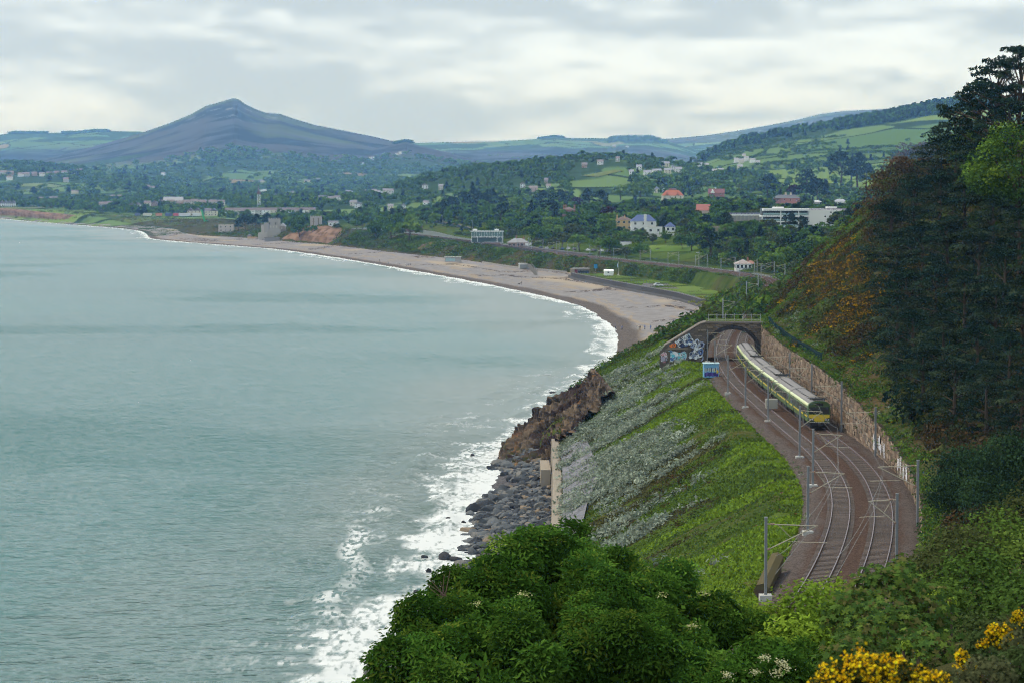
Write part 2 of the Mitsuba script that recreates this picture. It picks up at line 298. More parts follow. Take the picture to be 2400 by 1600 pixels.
scene['beach_ground'] = diffuse(beach_fn, lambda p, n, uv: fbm(uv.y * 0.3, uv.x * 1.2, 0, 3), 0.25, 0.2)
scene['foreshore_ground'] = diffuse(foreshore_fn); scene['far_ground'] = diffuse(land_fn); scene['meadow'] = diffuse(meadow_fn)

def strip(ys, a, b, sub, amp=0.0, freq=0.2, edge=0.0, seed=1, uvf=None):
    cx, cz = _cols_fast(ys); xs, zs, us = [], [], []
    for k in range(a, b):
        n = sub[k - a] if isinstance(sub, (list, tuple)) else sub
        t = np.arange(n)[None, :] / n
        xs.append(cx[:, k:k + 1] * (1 - t) + cx[:, k + 1:k + 2] * t); zs.append(cz[:, k:k + 1] * (1 - t) + cz[:, k + 1:k + 2] * t)
    xs.append(cx[:, b:b + 1]); zs.append(cz[:, b:b + 1])
    X, Z = np.hstack(xs), np.hstack(zs); Y = np.repeat(ys[:, None], X.shape[1], 1)
    if amp:
        e = np.ones(X.shape[1]); e[0] = e[-1] = edge; e[1:-1] = 1
        Z = Z + amp * e * nfb(X, Y, freq, 4, seed)
    v = np.stack([X, Y, Z], -1).reshape(-1, 3)
    uv = None if uvf is None else uvf(X, Y).reshape(-1, 2)
    return v, grid_faces(*X.shape), uv
def shore_uv(X, Y): return np.stack([X - _cols_fast(Y[:, 0])[0][:, 1:2], Y + 0 * X], -1)
def bed_uv(X, Y): return np.stack([X - RR(Y), Y + 0 * X], -1)
NY = np.arange(60.0, 720.1, 1.0); MY = np.arange(720.0, 2400.1, 4.0)
v, f, uv = strip(np.arange(60.0, 571, 1.0), 0, 3, 8, .25, .5); struct('foreshore', mikit.ply((v, f), 'foreshore_ground', smooth=True))
v, f, uv = strip(np.concatenate([np.arange(570., 720, 1.5), MY, np.arange(2408., 4400, 12)]), 0, 3, [3, 22, 1], .12, .08, 0, 4, shore_uv); struct('beach', mikit.ply((v, f), 'beach_ground', smooth=True, uv=uv))
v, f, uv = strip(NY, 3, 7, [6, 12, 12, 8], .38, .2); struct('coastal_slope', mikit.ply((v, f), 'grass_ground', smooth=True))
v, f, uv = strip(np.arange(720., 1245, 4), 3, 7, [6, 6, 8, 4], .7, .1, 0, 3); struct('coastal_slope', mikit.ply((v, f), 'grass_ground', smooth=True))
v, f, uv = strip(np.concatenate([np.arange(1240., 2401, 4), np.arange(2408., 2950, 12)]), 3, 7, [6, 6, 8, 4], .7, .1, 0, 3); v[:, 2] += np.where(v[:, 1] > 2390, .5, 0); struct('bluff', mikit.ply((v, f), 'scrub_ground', smooth=True))
v, f, uv = strip(np.concatenate([NY, MY]), 7, 10, [2, 6, 2], .04, .5, 0, 5, bed_uv); struct('railway_bed', mikit.ply((v, f), 'ballast', smooth=True, uv=uv))
v, f, uv = strip(NY, 11, 18, [10, 10, 10, 10, 8, 4, 2], .8, .12, 0, 6); struct('hillside', mikit.ply((v, f), 'scrub_ground', smooth=True))
v, f, uv = strip(MY, 11, 19, [6, 6, 6, 8, 8, 8, 6, 4], .5, .05, 0, 7); struct('village_ground', mikit.ply((v, f), 'grass_ground', smooth=True))
# far country: a fan of ground out to the mountains
az = np.radians(np.linspace(-15.0, 16.0, 760)); ds = np.concatenate([np.arange(2390, 4200, 22.0), np.geomspace(4200, 17800, 330)])
Dm, Am = np.meshgrid(ds, az, indexing='ij'); X, Y = Dm * np.tan(Am), Dm
v = np.stack([X, Y, zland(X, Y)], -1).reshape(-1, 3)
struct('hills', mikit.ply((v, grid_faces(*X.shape)), 'far_ground', smooth=True))

# ------------------------------------------------------------------ the sea
def foam(p, uv):
    d, s = uv.x, uv.y
    w = fbm(s * 0.045, 2, 0, 3); near = smoothstep(520, 380, s)
    wide = 1.6 + 6.0 * w + near * (2.0 + 5.5 * noise(s * 0.035, 5))
    lace = fbm(p.x * 0.55 + 0.5 * d, p.y * 0.16, 4, 4); fine = fbm(p.x * 1.9, p.y * 0.55, 1, 3); rag = fbm(p.x * 0.30, p.y * 0.10, 7, 4)
    a = smoothstep(3.2, -3.6, d - wide - 11.0 * (rag - 0.5) - 5 * (lace - .5))
    body = smoothstep(0.02, 0.8, a) * smoothstep(0.30, 0.64, fine * 0.60 + lace * 0.40 + 0.16 * a * smoothstep(wide, 0, d))
    brk = smoothstep(0.50, 0.64, noise(s * 0.024 + 4, 8) * 0.55 + 0.45 * lace) * smoothstep(2.4, 0.4, dr.abs(d - wide - 4.5 - 9 * (noise(s * 0.03, 1) - 0.5)))
    wisp = smoothstep(0.52, 0.74, lace * 0.55 + 0.45 * fine) * smoothstep(30, 8, d) * smoothstep(760, 520, s) * smoothstep(0.35, 0.6, rag)
    return dr.clip(body + 0.8 * brk * smoothstep(0.36, 0.56, fine) + 0.55 * wisp, 0, 1)
def water_fn(p, n, uv):
    d, s = uv.x, uv.y
    k = fbm(p.x * 0.008, p.y * 0.006, 0, 3)
    deep = mix((0.012, 0.098, 0.092), (0.026, 0.130, 0.120), k)
    silt = smoothstep(85, 6, d + 80 * (fbm(p.x * 0.02, p.y * 0.010, 3, 2) - 0.5))
    return mix(deep, (0.125, 0.155, 0.132), silt * 0.75)
def sea_bump(p, n, uv):
    r = 0.60 + 0.55 * smoothstep(0.50, 0.70, fbm(p.x * 0.009, p.y * 0.013 + 3, 0, 4))
    q = p.y - 0.12 * p.x
    return r * (0.50 * noise(p.x * 0.22, q * 0.36) + 0.42 * fbm(p.x * 0.60 + 0.1 * q, q * 1.2, 2, 3))
scene['sea_water'] = two({'type': 'blendbsdf', 'weight': proc(lambda p, n, uv: foam(p, uv)),
    'a': {'type': 'bumpmap', 'arbitrary': proc(sea_bump, eps=0.15), 'scale': 1.0, 'bsdf': {'type': 'roughplastic', 'int_ior': 1.333, 'alpha': 0.07, 'nonlinear': False, 'diffuse_reflectance': proc(water_fn)}},
    'b': {'type': 'diffuse', 'reflectance': {'type': 'rgb', 'value': [0.64, 0.67, 0.67]}}})
ys = np.concatenate([np.arange(40, 700, 1.6), np.geomspace(700, 4000, 420), np.geomspace(4050, 20000, 60)])
S = _tab(np.clip(ys, 60, 20000))[:, 0]
dd = np.concatenate([np.arange(-5, 40, 0.6), np.geomspace(40.6, 9000, 60)])
X = S[:, None] - dd[None, :]; Y = np.repeat(ys[:, None], len(dd), 1); D = np.repeat(dd[None, :], len(ys), 0)
wob = 2.2 * nfb(Y * 0 + 3, Y, 0.05, 3, 2)
swell = 0.55 * np.exp(-((D - 7 - wob * 1.6) / 1.6) ** 2) * np.clip(0.5 + nfb(Y * 0 + 1, Y, 0.03, 2, 5) * 1.5, 0, 1)
swell = swell + (0.55 * np.exp(-((D - 15 - 2.5 * wob) / 2.2) ** 2) + 0.35 * np.exp(-((D - 24 - 3 * wob) / 2.8) ** 2)) * np.clip(.4 + 1.6 * nfb(Y * 0 + 4, Y, .035, 2, 15), 0, 1) * (Y < 640)
Z = 0.05 + swell + 0.10 * nfb(X, Y, 0.25, 3, 9) * np.clip((D + 1) / 6, 0, 1) * (Y < 900)
v = np.stack([X, Y, Z], -1).reshape(-1, 3)
struct('sea', mikit.ply((v, grid_faces(*X.shape)[:, ::-1]), 'sea_water', smooth=True, uv=np.stack([D + wob * np.exp(-D / 30), Y], -1).reshape(-1, 2)))
# ------------------------------------------------------------------ plants: leaf and twig pieces, crowns, scattering
def unit(v): return v / np.maximum(np.linalg.norm(v, axis=-1, keepdims=True), 1e-9)
def rdir(r, n): return unit(r.normal(size=(n, 3)))
def shades(r, n, pal, jit=0.18):
    p = np.asarray(pal, float); c = p[r.integers(0, len(p), n)]
    return np.clip(c * (1 + jit * r.normal(size=(n, 1))), 0.004, 0.9)
def leaves(pos, nrm, r, size, pal, aspect=0.6, jit=0.5, along=None, fold=0.0):
    "one diamond leaf per position, facing roughly nrm: (v, f, c)"
    n = len(pos); nn = unit(nrm + jit * r.normal(size=(n, 3)))
    a = unit(np.cross(nn, rdir(r, n))) if along is None else unit(along - nn * (along * nn).sum(1, keepdims=True))
    b = np.cross(nn, a); s = (np.asarray(size) * r.uniform(0.65, 1.35, n))[:, None]
    tip, root = pos + a * s * 0.5, pos - a * s * 0.5
    l, q = pos + b * s * 0.5 * aspect - nn * s * fold, pos - b * s * 0.5 * aspect - nn * s * fold
    v = np.stack([root, l, tip, q], 1).reshape(-1, 3); i = np.arange(n)[:, None] * 4
    f = np.stack([i + [0, 1, 2], i + [0, 2, 3]], 1).reshape(-1, 3)
    c = pal if isinstance(pal, np.ndarray) and pal.shape == (n, 3) else shades(r, n, pal)
    return v, f, np.repeat(c, 4, 0)
def crown(r, cen, rad, per, size, pal, aspect=0.6, jit=0.55, squash=0.8, flat=0.0, var=0.16):
    "leaves over the outsides of many clumps"
    cen = np.asarray(cen, float); k = len(cen); rad = np.broadcast_to(rad, (k,))
    d = rdir(r, k * per); d[:, 2] = np.where(d[:, 2] < -0.35, -d[:, 2], d[:, 2]); d = d * [1, 1, squash]
    idx = np.repeat(np.arange(k), per)
    pos = cen[idx] + d * (rad[idx] * r.uniform(0.72, 1.06, k * per))[:, None]
    tone = shades(r, k, pal, var)[idx] * (1 + 0.15 * r.normal(size=(k * per, 1)))
    return leaves(pos, unit(d) + [0, 0, 0.35 + flat], r, size, np.clip(tone, 0.004, 0.9), aspect, jit)
def merge(parts):
    n, V, Fs, C = 0, [], [], []
    for v, f, c in parts: V.append(v); Fs.append(f + n); C.append(c); n += len(v)
    return np.vstack(V), np.vstack(Fs), np.vstack(C)
def vply(p, bsdf='leaf', **k): return mikit.ply((p[0], p[1]), bsdf, uv=pack(p[2]), **k)
def copies(p, pos, scale, rot, tone=None, up=None):
    "many copies of a piece as one: vectorised"
    v, f, c = p; n = len(pos); ca, sa = np.cos(rot)[:, None], np.sin(rot)[:, None]
    s = np.asarray(scale, float); s = s[:, None, None] if s.ndim == 1 else s[:, None, :]
    w = v[None] * s; x = w[..., 0] * ca - w[..., 1] * sa; y = w[..., 0] * sa + w[..., 1] * ca
    w = np.stack([x, y, w[..., 2]], -1)
    if up is not None:
        u = unit(up); ax = unit(np.cross(u, np.array([0.3, 1, 0.1]))); ay = np.cross(u, ax)
        w = w[..., :1] * ax[:, None] + w[..., 1:2] * ay[:, None] + w[..., 2:] * u[:, None]
    V = (w + pos[:, None, :]).reshape(-1, 3); Fs = (f[None] + (np.arange(n) * len(v))[:, None, None]).reshape(-1, 3)
    C = np.tile(c, (n, 1)) if tone is None else (c[None] * tone[:, None, :]).reshape(-1, 3)
    return V, Fs, np.clip(C, 0.003, 0.95)

BROAD = [(0.056, 0.118, 0.026), (0.076, 0.148, 0.030), (0.044, 0.096, 0.026)]
LIME = [(0.120, 0.205, 0.030), (0.150, 0.230, 0.038), (0.095, 0.172, 0.028)]
OLIVE = [(0.078, 0.100, 0.034), (0.100, 0.116, 0.042), (0.062, 0.080, 0.030)]
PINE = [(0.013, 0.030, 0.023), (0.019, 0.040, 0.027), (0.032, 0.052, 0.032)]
COPPER = [(0.040, 0.014, 0.020), (0.055, 0.020, 0.026), (0.032, 0.012, 0.018)]
SILVER = [(0.290, 0.340, 0.265), (0.340, 0.385, 0.310), (0.230, 0.285, 0.215)]
RUST = [(0.095, 0.060, 0.030), (0.075, 0.055, 0.028), (0.060, 0.050, 0.026)]
GORSE = [(0.42, 0.24, 0.018), (0.50, 0.30, 0.02), (0.36, 0.20, 0.02)]
BRUSH = [(0.045, 0.060, 0.022), (0.060, 0.055, 0.028), (0.036, 0.048, 0.020)]
BARK = (0.085, 0.065, 0.050)

def crown_points(r, kind, k):
    "clump centres and radii of a crown about 1 high, standing on z = 0"
    if kind == 'pine':
        z = r.uniform(0.42, 1.0, k); a = r.uniform(0, 6.28, k); w = np.interp(z, [0.42, 0.6, 0.8, 1.0], [0.30, 0.38, 0.30, 0.10]) * np.sqrt(r.uniform(0.05, 1, k))
        return np.stack([np.cos(a) * w, np.sin(a) * w, z], 1), r.uniform(0.07, 0.13, k)
    if kind == 'fir':
        z = r.uniform(0.12, 1.0, k); a = r.uniform(0, 6.28, k); w = (1.02 - z) * 0.30 * np.sqrt(r.uniform(0.3, 1, k))
        return np.stack([np.cos(a) * w, np.sin(a) * w, z], 1), r.uniform(0.06, 0.11, k) * (1.25 - 0.6 * z)
    if kind == 'lean':
        d = rdir(r, k); d[:, 2] = np.abs(d[:, 2]); c = d * [0.52, 0.46, 0.42] * r.uniform(0.5, 1, (k, 1)) ** 0.5 + [0, 0, 0.45]
        c[:, 0] += 0.45 * (c[:, 2] - 0.5); return c, r.uniform(0.11, 0.17, k)
    if kind == 'bush':
        d = rdir(r, k); d[:, 2] = np.abs(d[:, 2]); return d * [0.62, 0.62, 0.62] * r.uniform(0.55, 1, (k, 1)) + [0, 0, 0.18], r.uniform(0.16, 0.26, k)
    d = rdir(r, k); c = d * [0.36, 0.36, 0.33] * r.uniform(0.45, 1, (k, 1)) ** 0.5 + [0, 0, 0.60]
    return c, r.uniform(0.10, 0.17, k)
def make_tree(seed, kind, pal, k=34, per=22, leaf=0.10):
    "(crown piece, trunk piece) about 1 high"
    r = np.random.default_rng(seed); cen, rad = crown_points(r, kind, k)
    cr = crown(r, cen, rad, per, leaf, pal, 0.75 if kind != 'pine' else 0.5, 0.6, 0.6 if kind in ('pine', 'fir') else 0.85)
    tb = MB(); lean = 0.25 if kind == 'lean' else 0.04
    top = np.array([lean * 0.5, 0.02, 0.62]); tb.bar([0, 0, -0.08], top * [1, 1, 0.65], (0.030, 0.020), BARK, 6); tb.bar(top * [1, 1, 0.63], top, (0.020, 0.010), BARK, 5)
    for q in r.choice(k, min(7, k), replace=False):
        b = top * r.uniform(0.5, 0.95); tb.bar(b, cen[q], (0.011, 0.004), BARK, 4)
    return cr, (np.vstack(tb.v), np.vstack(tb.f), np.vstack(tb.c))
TREES = {}
for kind, pal, names in (('round', BROAD, 'green'), ('round', LIME, 'lime'), ('round', OLIVE, 'olive'), ('lean', BROAD, 'leangreen'), ('lean', LIME, 'leanlime'), ('lean', OLIVE, 'leanolive'),
                         ('pine', PINE, 'pine'), ('fir', PINE, 'fir'), ('round', COPPER, 'copper'), ('bush', BROAD, 'bush'), ('bush', OLIVE, 'bushy'), ('bush', LIME, 'limebush')):
    for q in range(2):
        c, t = make_tree(40 + len(TREES), kind, pal, *((46, 18, 0.085) if kind in ('pine', 'fir') else (34, 22, 0.10)))
        TREES.setdefault(names, []).append((vply(c), vply(t, 'stone')))
def xf(pos, s, rot=0.0):
    s = (s, s, s) if np.isscalar(s) else s
    return T().translate([float(a) for a in pos]).rotate([0, 0, 1], math.degrees(rot)).scale([float(a) for a in s])
def plant(style, pos, height, label, cat='tree', name='tree', group=None, spread=1.0, rot=None, variant=None):
    k = thing(name, label, cat, group); v = TREES[style][(hash_(pos) if variant is None else variant) % len(TREES[style])]
    rot = (hash_(pos) % 628) / 100 if rot is None else rot
    w = xf((pos[0], pos[1], pos[2] - 0.02 * height), (height * spread, height * spread, height), rot)
    scene[k + '__crown'] = {**v[0], 'to_world': w}
    if 'bush' not in style: scene[k + '__trunk'] = {**v[1], 'to_world': w}
    return k
def hash_(p): return int(abs(p[0] * 131 + p[1] * 71)) % 9973
# ------------------------------------------------------------------ the railway: track, wall, bridge, masts, train
def RN(Y):
    d = (RR(np.asarray(Y) + .5) - RR(np.asarray(Y) - .5)); s = np.sqrt(1 + d * d); return d, s
def trk(Y, o):
    "the point o metres right of the line's centre, at rail height"
    Y = np.asarray(Y, float); d, s = RN(Y); return np.stack([RR(Y) + o / s, Y - o * d / s, ZR(Y)], -1)
def sweep(path, prof, col, mb):
    "an upright profile (y across, z up) swept along a path"
    d = np.gradient(path, axis=0); n = unit(np.stack([d[:, 1], -d[:, 0], 0 * d[:, 0]], 1)); pr = np.asarray(prof, float); k = len(pr)
    v = path[:, None] + n[:, None] * pr[None, :, :1] + np.array([0, 0, 1.0]) * pr[None, :, 1:]
    m = len(path); i, j = np.meshgrid(np.arange(m - 1), np.arange(k), indexing='ij'); a = (i * k + j).ravel(); b = (i * k + (j + 1) % k).ravel()
    mb.add(v.reshape(-1, 3), np.vstack([np.stack([a, b, b + k], 1), np.stack([a, b + k, a + k], 1)]), col); return mb
TY = np.concatenate([np.arange(140, 560, 1.5), np.arange(560, 1700, 6.0)])
tr_label = {-1: ('railway track on the sea side, with worn bright rails', 'railway track'), 1: ('railway track on the hill side that the green train stands on', 'railway track')}
SLEEP, RUSTC = (0.100, 0.072, 0.058), (0.070, 0.038, 0.028)
for side in (-1, 1):
    t = thing('railway_track', *tr_label[side], 'tracks of the double line')
    for g in (-0.83, 0.83):
        p = trk(TY, side * 1.95 + g)
        r_ = put('rail', sweep(p, [(-.075, -.17), (.075, -.17), (.035, -.02), (-.035, -.02)], RUSTC, MB()).build('paint'), t)
        put('head', sweep(p, [(-.036, -.02), (.036, -.02), (.036, 0.012), (-.036, 0.012)], (0.24, 0.195, 0.205), MB()).build('metal'), r_)
    rest = MB(); q = 0
    for Y in np.arange(141, 620, 0.66):
        c = trk(Y, side * 1.95); d, s = RN(Y); m = rest if q >= 150 else MB(); w = rng.uniform(0.8, 1.2)
        m.box(c + [0, 0, -.235], (2.6, .27, .13), np.array(SLEEP) * w, rz=-math.atan(d))
        if q < 150: put('sleeper', m.build('paint'), t)
        q += 1
    put('sleepers_beyond', rest.build('paint'), t, kind='stuff')

def stone_face(origin, ux, poly, course=0.42, length=0.85, depth=0.10, pal=((0.20, 0.155, 0.115), (0.25, 0.20, 0.15), (0.155, 0.125, 0.10)), seed=1, uz=(0, 0, 1), proud=0.05, bend=None):
    "coursed stones over the shapely polygon poly (u, z): a list of box meshes standing proud of the plane; bend(u) -> point and direction for a curved wall"
    r = np.random.default_rng(seed); ux = np.asarray(ux, float); out = []
    u0, z0, u1, z1 = poly.bounds; z = z0 + .02
    from shapely.prepared import prep
    pp = prep(poly)
    while z < z1:
        h = course * r.uniform(.8, 1.2); u = u0 - r.uniform(0, length)
        while u < u1:
            w = length * r.uniform(.55, 1.5); cell = Polygon([(u + .035, z + .035), (u + w - .035, z + .035), (u + w - .035, z + h - .035), (u + .035, z + h - .035)])
            if pp.intersects(cell):
                g = cell if pp.contains(cell) else cell.intersection(poly)
                if g.area > .02:
                    b0, c0, b1, c1 = g.bounds; p = proud + r.uniform(-.03, .06)
                    o, x = (np.asarray(origin, float), ux) if bend is None else bend((b0 + b1) / 2)
                    nrm = np.cross(x, [0, 0, 1.0]); mid = o + x * ((b0 + b1) / 2 if bend is None else 0) + np.array([0, 0, (c0 + c1) / 2])
                    m = MB(); tl = r.normal(scale=.02)
                    m.box(mid + nrm * (p - depth / 2), (b1 - b0, depth, c1 - c0), np.array(pal[r.integers(len(pal))]) * r.uniform(.75, 1.25), ax=np.array([x, -nrm, [0, 0, 1.0]]))
                    m.v[0][[0, 1, 4, 5]] += nrm * tl; out.append(m)
            u += w
        z += h
    return out
def joined(ms):
    o = MB()
    for m in ms: o.add(m.v[0], m.f[0], m.c[0])
    return o

# the stone retaining wall along the foot of the hill
def wall_pt(Y): return trk(Y, 5.3)
wy = np.arange(196.0, 434.1, 1.0); wp = wall_pt(wy); wu = np.concatenate([[0], np.cumsum(np.linalg.norm(np.diff(wp[:, :2], axis=0), axis=1))])
wtop = _tab(wy)[:, 10] + .25 * nfb(wy, wy * 0, .15, 2, 3); wbot = ZR(wy) - .6
t = thing('retaining_wall', 'long pale brown stone wall holding back the hill beside the train', 'wall')
m = MB(); d_ = unit(np.gradient(wp, axis=0)); nr = np.stack([d_[:, 1], -d_[:, 0], 0 * wy], 1)
v = np.stack([np.c_[wp[:, :2], wbot], np.c_[wp[:, :2], wtop], np.c_[(wp + nr * .55)[:, :2], wtop], np.c_[(wp + nr * .55)[:, :2], wbot]], 1).reshape(-1, 3)
m.add(v, grid_faces(len(wy), 4), (0.055, 0.045, 0.038)); put('backing', m.build('stone'), t)
def bend(u):
    Y = np.interp(u, wu, wy); p = wall_pt(Y); a = wall_pt(Y + .5) - wall_pt(Y - .5); a[2] = 0
    return np.array([p[0], p[1], 0.0]), -unit(a)
poly = Polygon(list(zip(wu, wbot)) + list(zip(wu[::-1], wtop[::-1])))
ms = stone_face(None, (1, 0, 0), poly, .48, .95, bend=bend, seed=4, pal=((0.26, 0.20, 0.15), (0.34, 0.275, 0.215), (0.17, 0.135, 0.11), (0.29, 0.21, 0.16)))
ms.sort(key=lambda a: -np.ptp(a.v[0], 0).max() / a.v[0][0, 1])
for a in ms[:300]: put('stone', a.build('stone'), t)
put('stones_beyond', joined(ms[300:]).build('stone'), t, kind='stuff')
gm = MB()
for k in range(34):
    Y = rng.choice([rng.uniform(262, 272), rng.uniform(238, 250)]); o, x = bend(np.interp(Y, wy, wu)); z = np.interp(Y, wy, wbot) + .5
    w, h = rng.uniform(.3, 1.0), rng.uniform(.5, 1.6); n = np.cross(x, [0, 0, 1.0])
    gm.box(o + n * .135 + [0, 0, z + h / 2 + rng.uniform(0, .8)], (w, .01, h), (0.62, 0.62, 0.66), ax=np.array([x, -n, [0, 0, 1.0]]))
put('white_graffiti', gm.build('paint'), t, label='white graffiti paint near the bend')

# the stone bridge over the line
BY = 434.0; c0 = trk(BY, 0.0); bd, bs = RN(BY)
bx = np.array([1 / bs, -bd / bs, 0]); by = np.array([bd / bs, 1 / bs, 0]); zr = float(ZR(BY))
def frame(u, v, z): return c0 + bx * u + by * v + np.array([0, 0, z])
def arch(w, spring, rise, n=28):
    a = np.linspace(math.pi, 0, n); return [(w / 2 * math.cos(k), spring + rise * math.sin(k)) for k in a]
t = thing('railway_bridge', 'weathered stone arch bridge spanning the double track, with dark arch ring', 'bridge')
ring = arch(9.0, 1.6, 3.95); top = 6.75
face = Polygon([(-4.9, -.8)] + [(-4.5, -.8)] + ring + [(4.5, -.8), (6.4, -.8), (6.4, top), (-4.9, top)])
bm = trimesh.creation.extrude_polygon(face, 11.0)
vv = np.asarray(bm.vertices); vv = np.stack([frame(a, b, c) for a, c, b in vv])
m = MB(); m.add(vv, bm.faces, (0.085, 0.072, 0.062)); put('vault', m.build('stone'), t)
outer = arch(10.3, 1.6, 4.75); k = len(ring)
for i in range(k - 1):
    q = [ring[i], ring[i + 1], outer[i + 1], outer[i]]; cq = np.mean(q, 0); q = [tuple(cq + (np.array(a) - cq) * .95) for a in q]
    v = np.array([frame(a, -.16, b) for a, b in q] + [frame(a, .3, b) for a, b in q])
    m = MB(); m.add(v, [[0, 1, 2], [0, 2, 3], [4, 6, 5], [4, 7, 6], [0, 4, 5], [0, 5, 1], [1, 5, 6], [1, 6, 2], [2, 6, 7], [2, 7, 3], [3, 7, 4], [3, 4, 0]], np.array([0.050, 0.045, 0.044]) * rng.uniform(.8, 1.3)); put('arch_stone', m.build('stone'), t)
spandrel = face.difference(Polygon([(-5.15, -1)] + outer + [(5.15, -1)]).buffer(.03))
ms = []
for g in getattr(spandrel, 'geoms', [spandrel]):
    ms += stone_face(frame(0, 0, 0), bx, g, .34, .8, seed=9, pal=((0.17, 0.135, 0.105), (0.21, 0.17, 0.13), (0.13, 0.11, 0.09)), proud=.06)
ms.sort(key=lambda a: -np.ptp(a.v[0], 0).max())
for a in ms[:160]: put('stone', a.build('stone'), t)
if ms[160:]: put('small_stones', joined(ms[160:]).build('stone'), t, kind='stuff')
m = MB(); m.box(frame(.75, .1, top + .15), (11.6, .7, .3), (0.24, 0.215, 0.19), rz=-math.atan(bd)); put('coping', m.build('stone'), t)
m = MB(); 
for v_ in (5.5,): m.box(frame(.75, v_, top - .05), (11.2, 10.4, .5), (0.07, 0.10, 0.03), rz=-math.atan(bd))
put('deck', m.build('stone'), t)

# the wing wall left of the arch, covered in graffiti
t = thing('wing_wall', 'sloping abutment wall covered in graffiti left of the bridge arch', 'wall')
we = unit(np.array([-1, .10, 0])); o = frame(-4.9, -.05, 0)
prof = Polygon([(0, -1.0), (0, 6.75), (1.0, 6.5), (7.6, 2.4), (8.6, 1.3), (8.6, -2.6)])
wx = -we                                                              # u runs seaward: point = o + we * u
wm = trimesh.creation.extrude_polygon(prof, .8); vv = np.asarray(wm.vertices)
nrm = np.array([we[1], -we[0], 0]); nrm = -nrm if nrm[1] > 0 else nrm
m = MB(); m.add(o + vv[:, :1] * we - vv[:, 2:] * nrm + vv[:, 1:2] * [0, 0, 1.0], wm.faces, (0.12, 0.105, 0.09)); put('core', m.build('stone'), t)
mir = Polygon([(-a, b) for a, b in prof.exterior.coords])
ms = stone_face(o, wx, mir, .34, .8, seed=13, pal=((0.17, 0.14, 0.115), (0.20, 0.165, 0.13), (0.13, 0.11, 0.095)), proud=.02)
ms.sort(key=lambda a: -np.ptp(a.v[0], 0).max())
for a in ms[:120]: put('stone', a.build('stone'), t)
put('small_stones', joined(ms[120:]).build('stone'), t, kind='stuff')
m = MB()
for a, b in (((0, 6.9), (1.05, 6.65)), ((1.05, 6.65), (7.7, 2.52))): m.bar(o + we * a[0] + [0, 0, a[1]] + nrm * -.3, o + we * b[0] + [0, 0, b[1]] + nrm * -.3, .34, (0.25, 0.225, 0.20), 4)
put('coping', m.build('stone'), t)
m = MB(); m.box(o + we * 5.2 + nrm * .22 + [0, 0, 2.0], (3.8, .4, .40), (0.22, 0.185, 0.15), rz=math.atan2(we[1], we[0])); put('ledge', m.build('stone'), t)
for u_, h_ in ((3.5, 2.0), (6.9, 1.6)):
    m = MB(); m.box(o + we * u_ + nrm * .16 + [0, 0, h_ / 2 - .8], (.5, .28, h_ + 1.2), (0.13, 0.11, 0.095), rz=math.atan2(we[1], we[0])); put('pilaster', m.build('stone'), t)
def graffiti(m, o, we, nrm, u0, u1, z0, z1, cols, n, seed, inside=None, off=.20):
    "sprayed lettering-like strokes: outlined blobs and curls, each layer 4 mm above the last"
    r = np.random.default_rng(seed)
    for k in range(n):
        u, z = r.uniform(u0, u1), r.uniform(z0, z1); s = r.uniform(.25, .75); turns = r.uniform(0, 6.28); cc = cols[r.integers(len(cols))]
        if r.random() < .45:
            a = np.linspace(0, 2 * math.pi, 11)[:-1]; rad = s * .6 * r.uniform(.6, 1.2, 10); pts = np.stack([u + rad * np.cos(a), z + rad * 1.1 * np.sin(a)], 1); P_ = Polygon(pts).buffer(.02)
        else:
            a = np.linspace(0, r.uniform(2, 5), 9); from shapely.geometry import LineString
            P_ = LineString(np.stack([u + s * .7 * np.cos(a + turns) * (1 - .1 * a), z + s * .7 * np.sin(a + turns)], 1)).buffer(r.uniform(.05, .12))
        P_ = P_.intersection(inside) if inside is not None else P_
        for lay, (g, c) in enumerate(((P_.buffer(.05), (0.04, 0.04, 0.06) if r.random() < .5 else (0.7, 0.72, 0.75)), (P_, cc))):
            for q in getattr(g, 'geoms', [g]):
                if q.is_empty or q.area < .01: continue
                vv, ff = trimesh.creation.triangulate_polygon(q, engine='earcut'); d = off + .004 * (2 * k + lay)
                m.add(o + vv[:, :1] * we + nrm * d + vv[:, 1:2] * [0, 0, 1.0], ff, c)
WHT, BLU, CYA, NAV, ORG, PNK = (0.7, 0.73, 0.76), (0.10, 0.18, 0.42), (0.10, 0.48, 0.60), (0.03, 0.04, 0.10), (0.75, 0.20, 0.03), (0.50, 0.20, 0.25)
ins = prof.buffer(-.25)
m = MB(); graffiti(m, o, we, nrm, 2.6, 5.6, 2.6, 4.4, [WHT, WHT, BLU, NAV, (0.45, 0.55, 0.6)], 36, 3, ins); put('graffiti', m.build('paint'), t, label='white, navy and pale blue graffiti above the ledge')
m = MB(); graffiti(m, o, we, nrm, 5.9, 6.5, 2.5, 2.9, [ORG], 6, 4, ins, .2); put('graffiti', m.build('paint'), t, label='orange graffiti patch above the ledge')
m = MB(); graffiti(m, o, we, nrm, 3.8, 6.7, -.3, 1.3, [CYA, CYA, BLU, BLU, WHT], 40, 5, ins, .1); put('graffiti', m.build('paint'), t, label='cyan and blue graffiti below the ledge')
m = MB(); graffiti(m, o, we, nrm, .6, 2.9, .1, 3.2, [BLU, NAV, WHT, (0.3, 0.36, 0.5)], 40, 6, ins, .1); put('graffiti', m.build('paint'), t, label='dark blue graffiti beside the arch')
m = MB(); graffiti(m, o, we, nrm, 7.3, 8.1, -.5, .9, [PNK, (0.35, 0.33, 0.42), WHT], 14, 7, ins, .1); put('graffiti', m.build('paint'), t, label='pinkish graffiti at the low end of the wall')

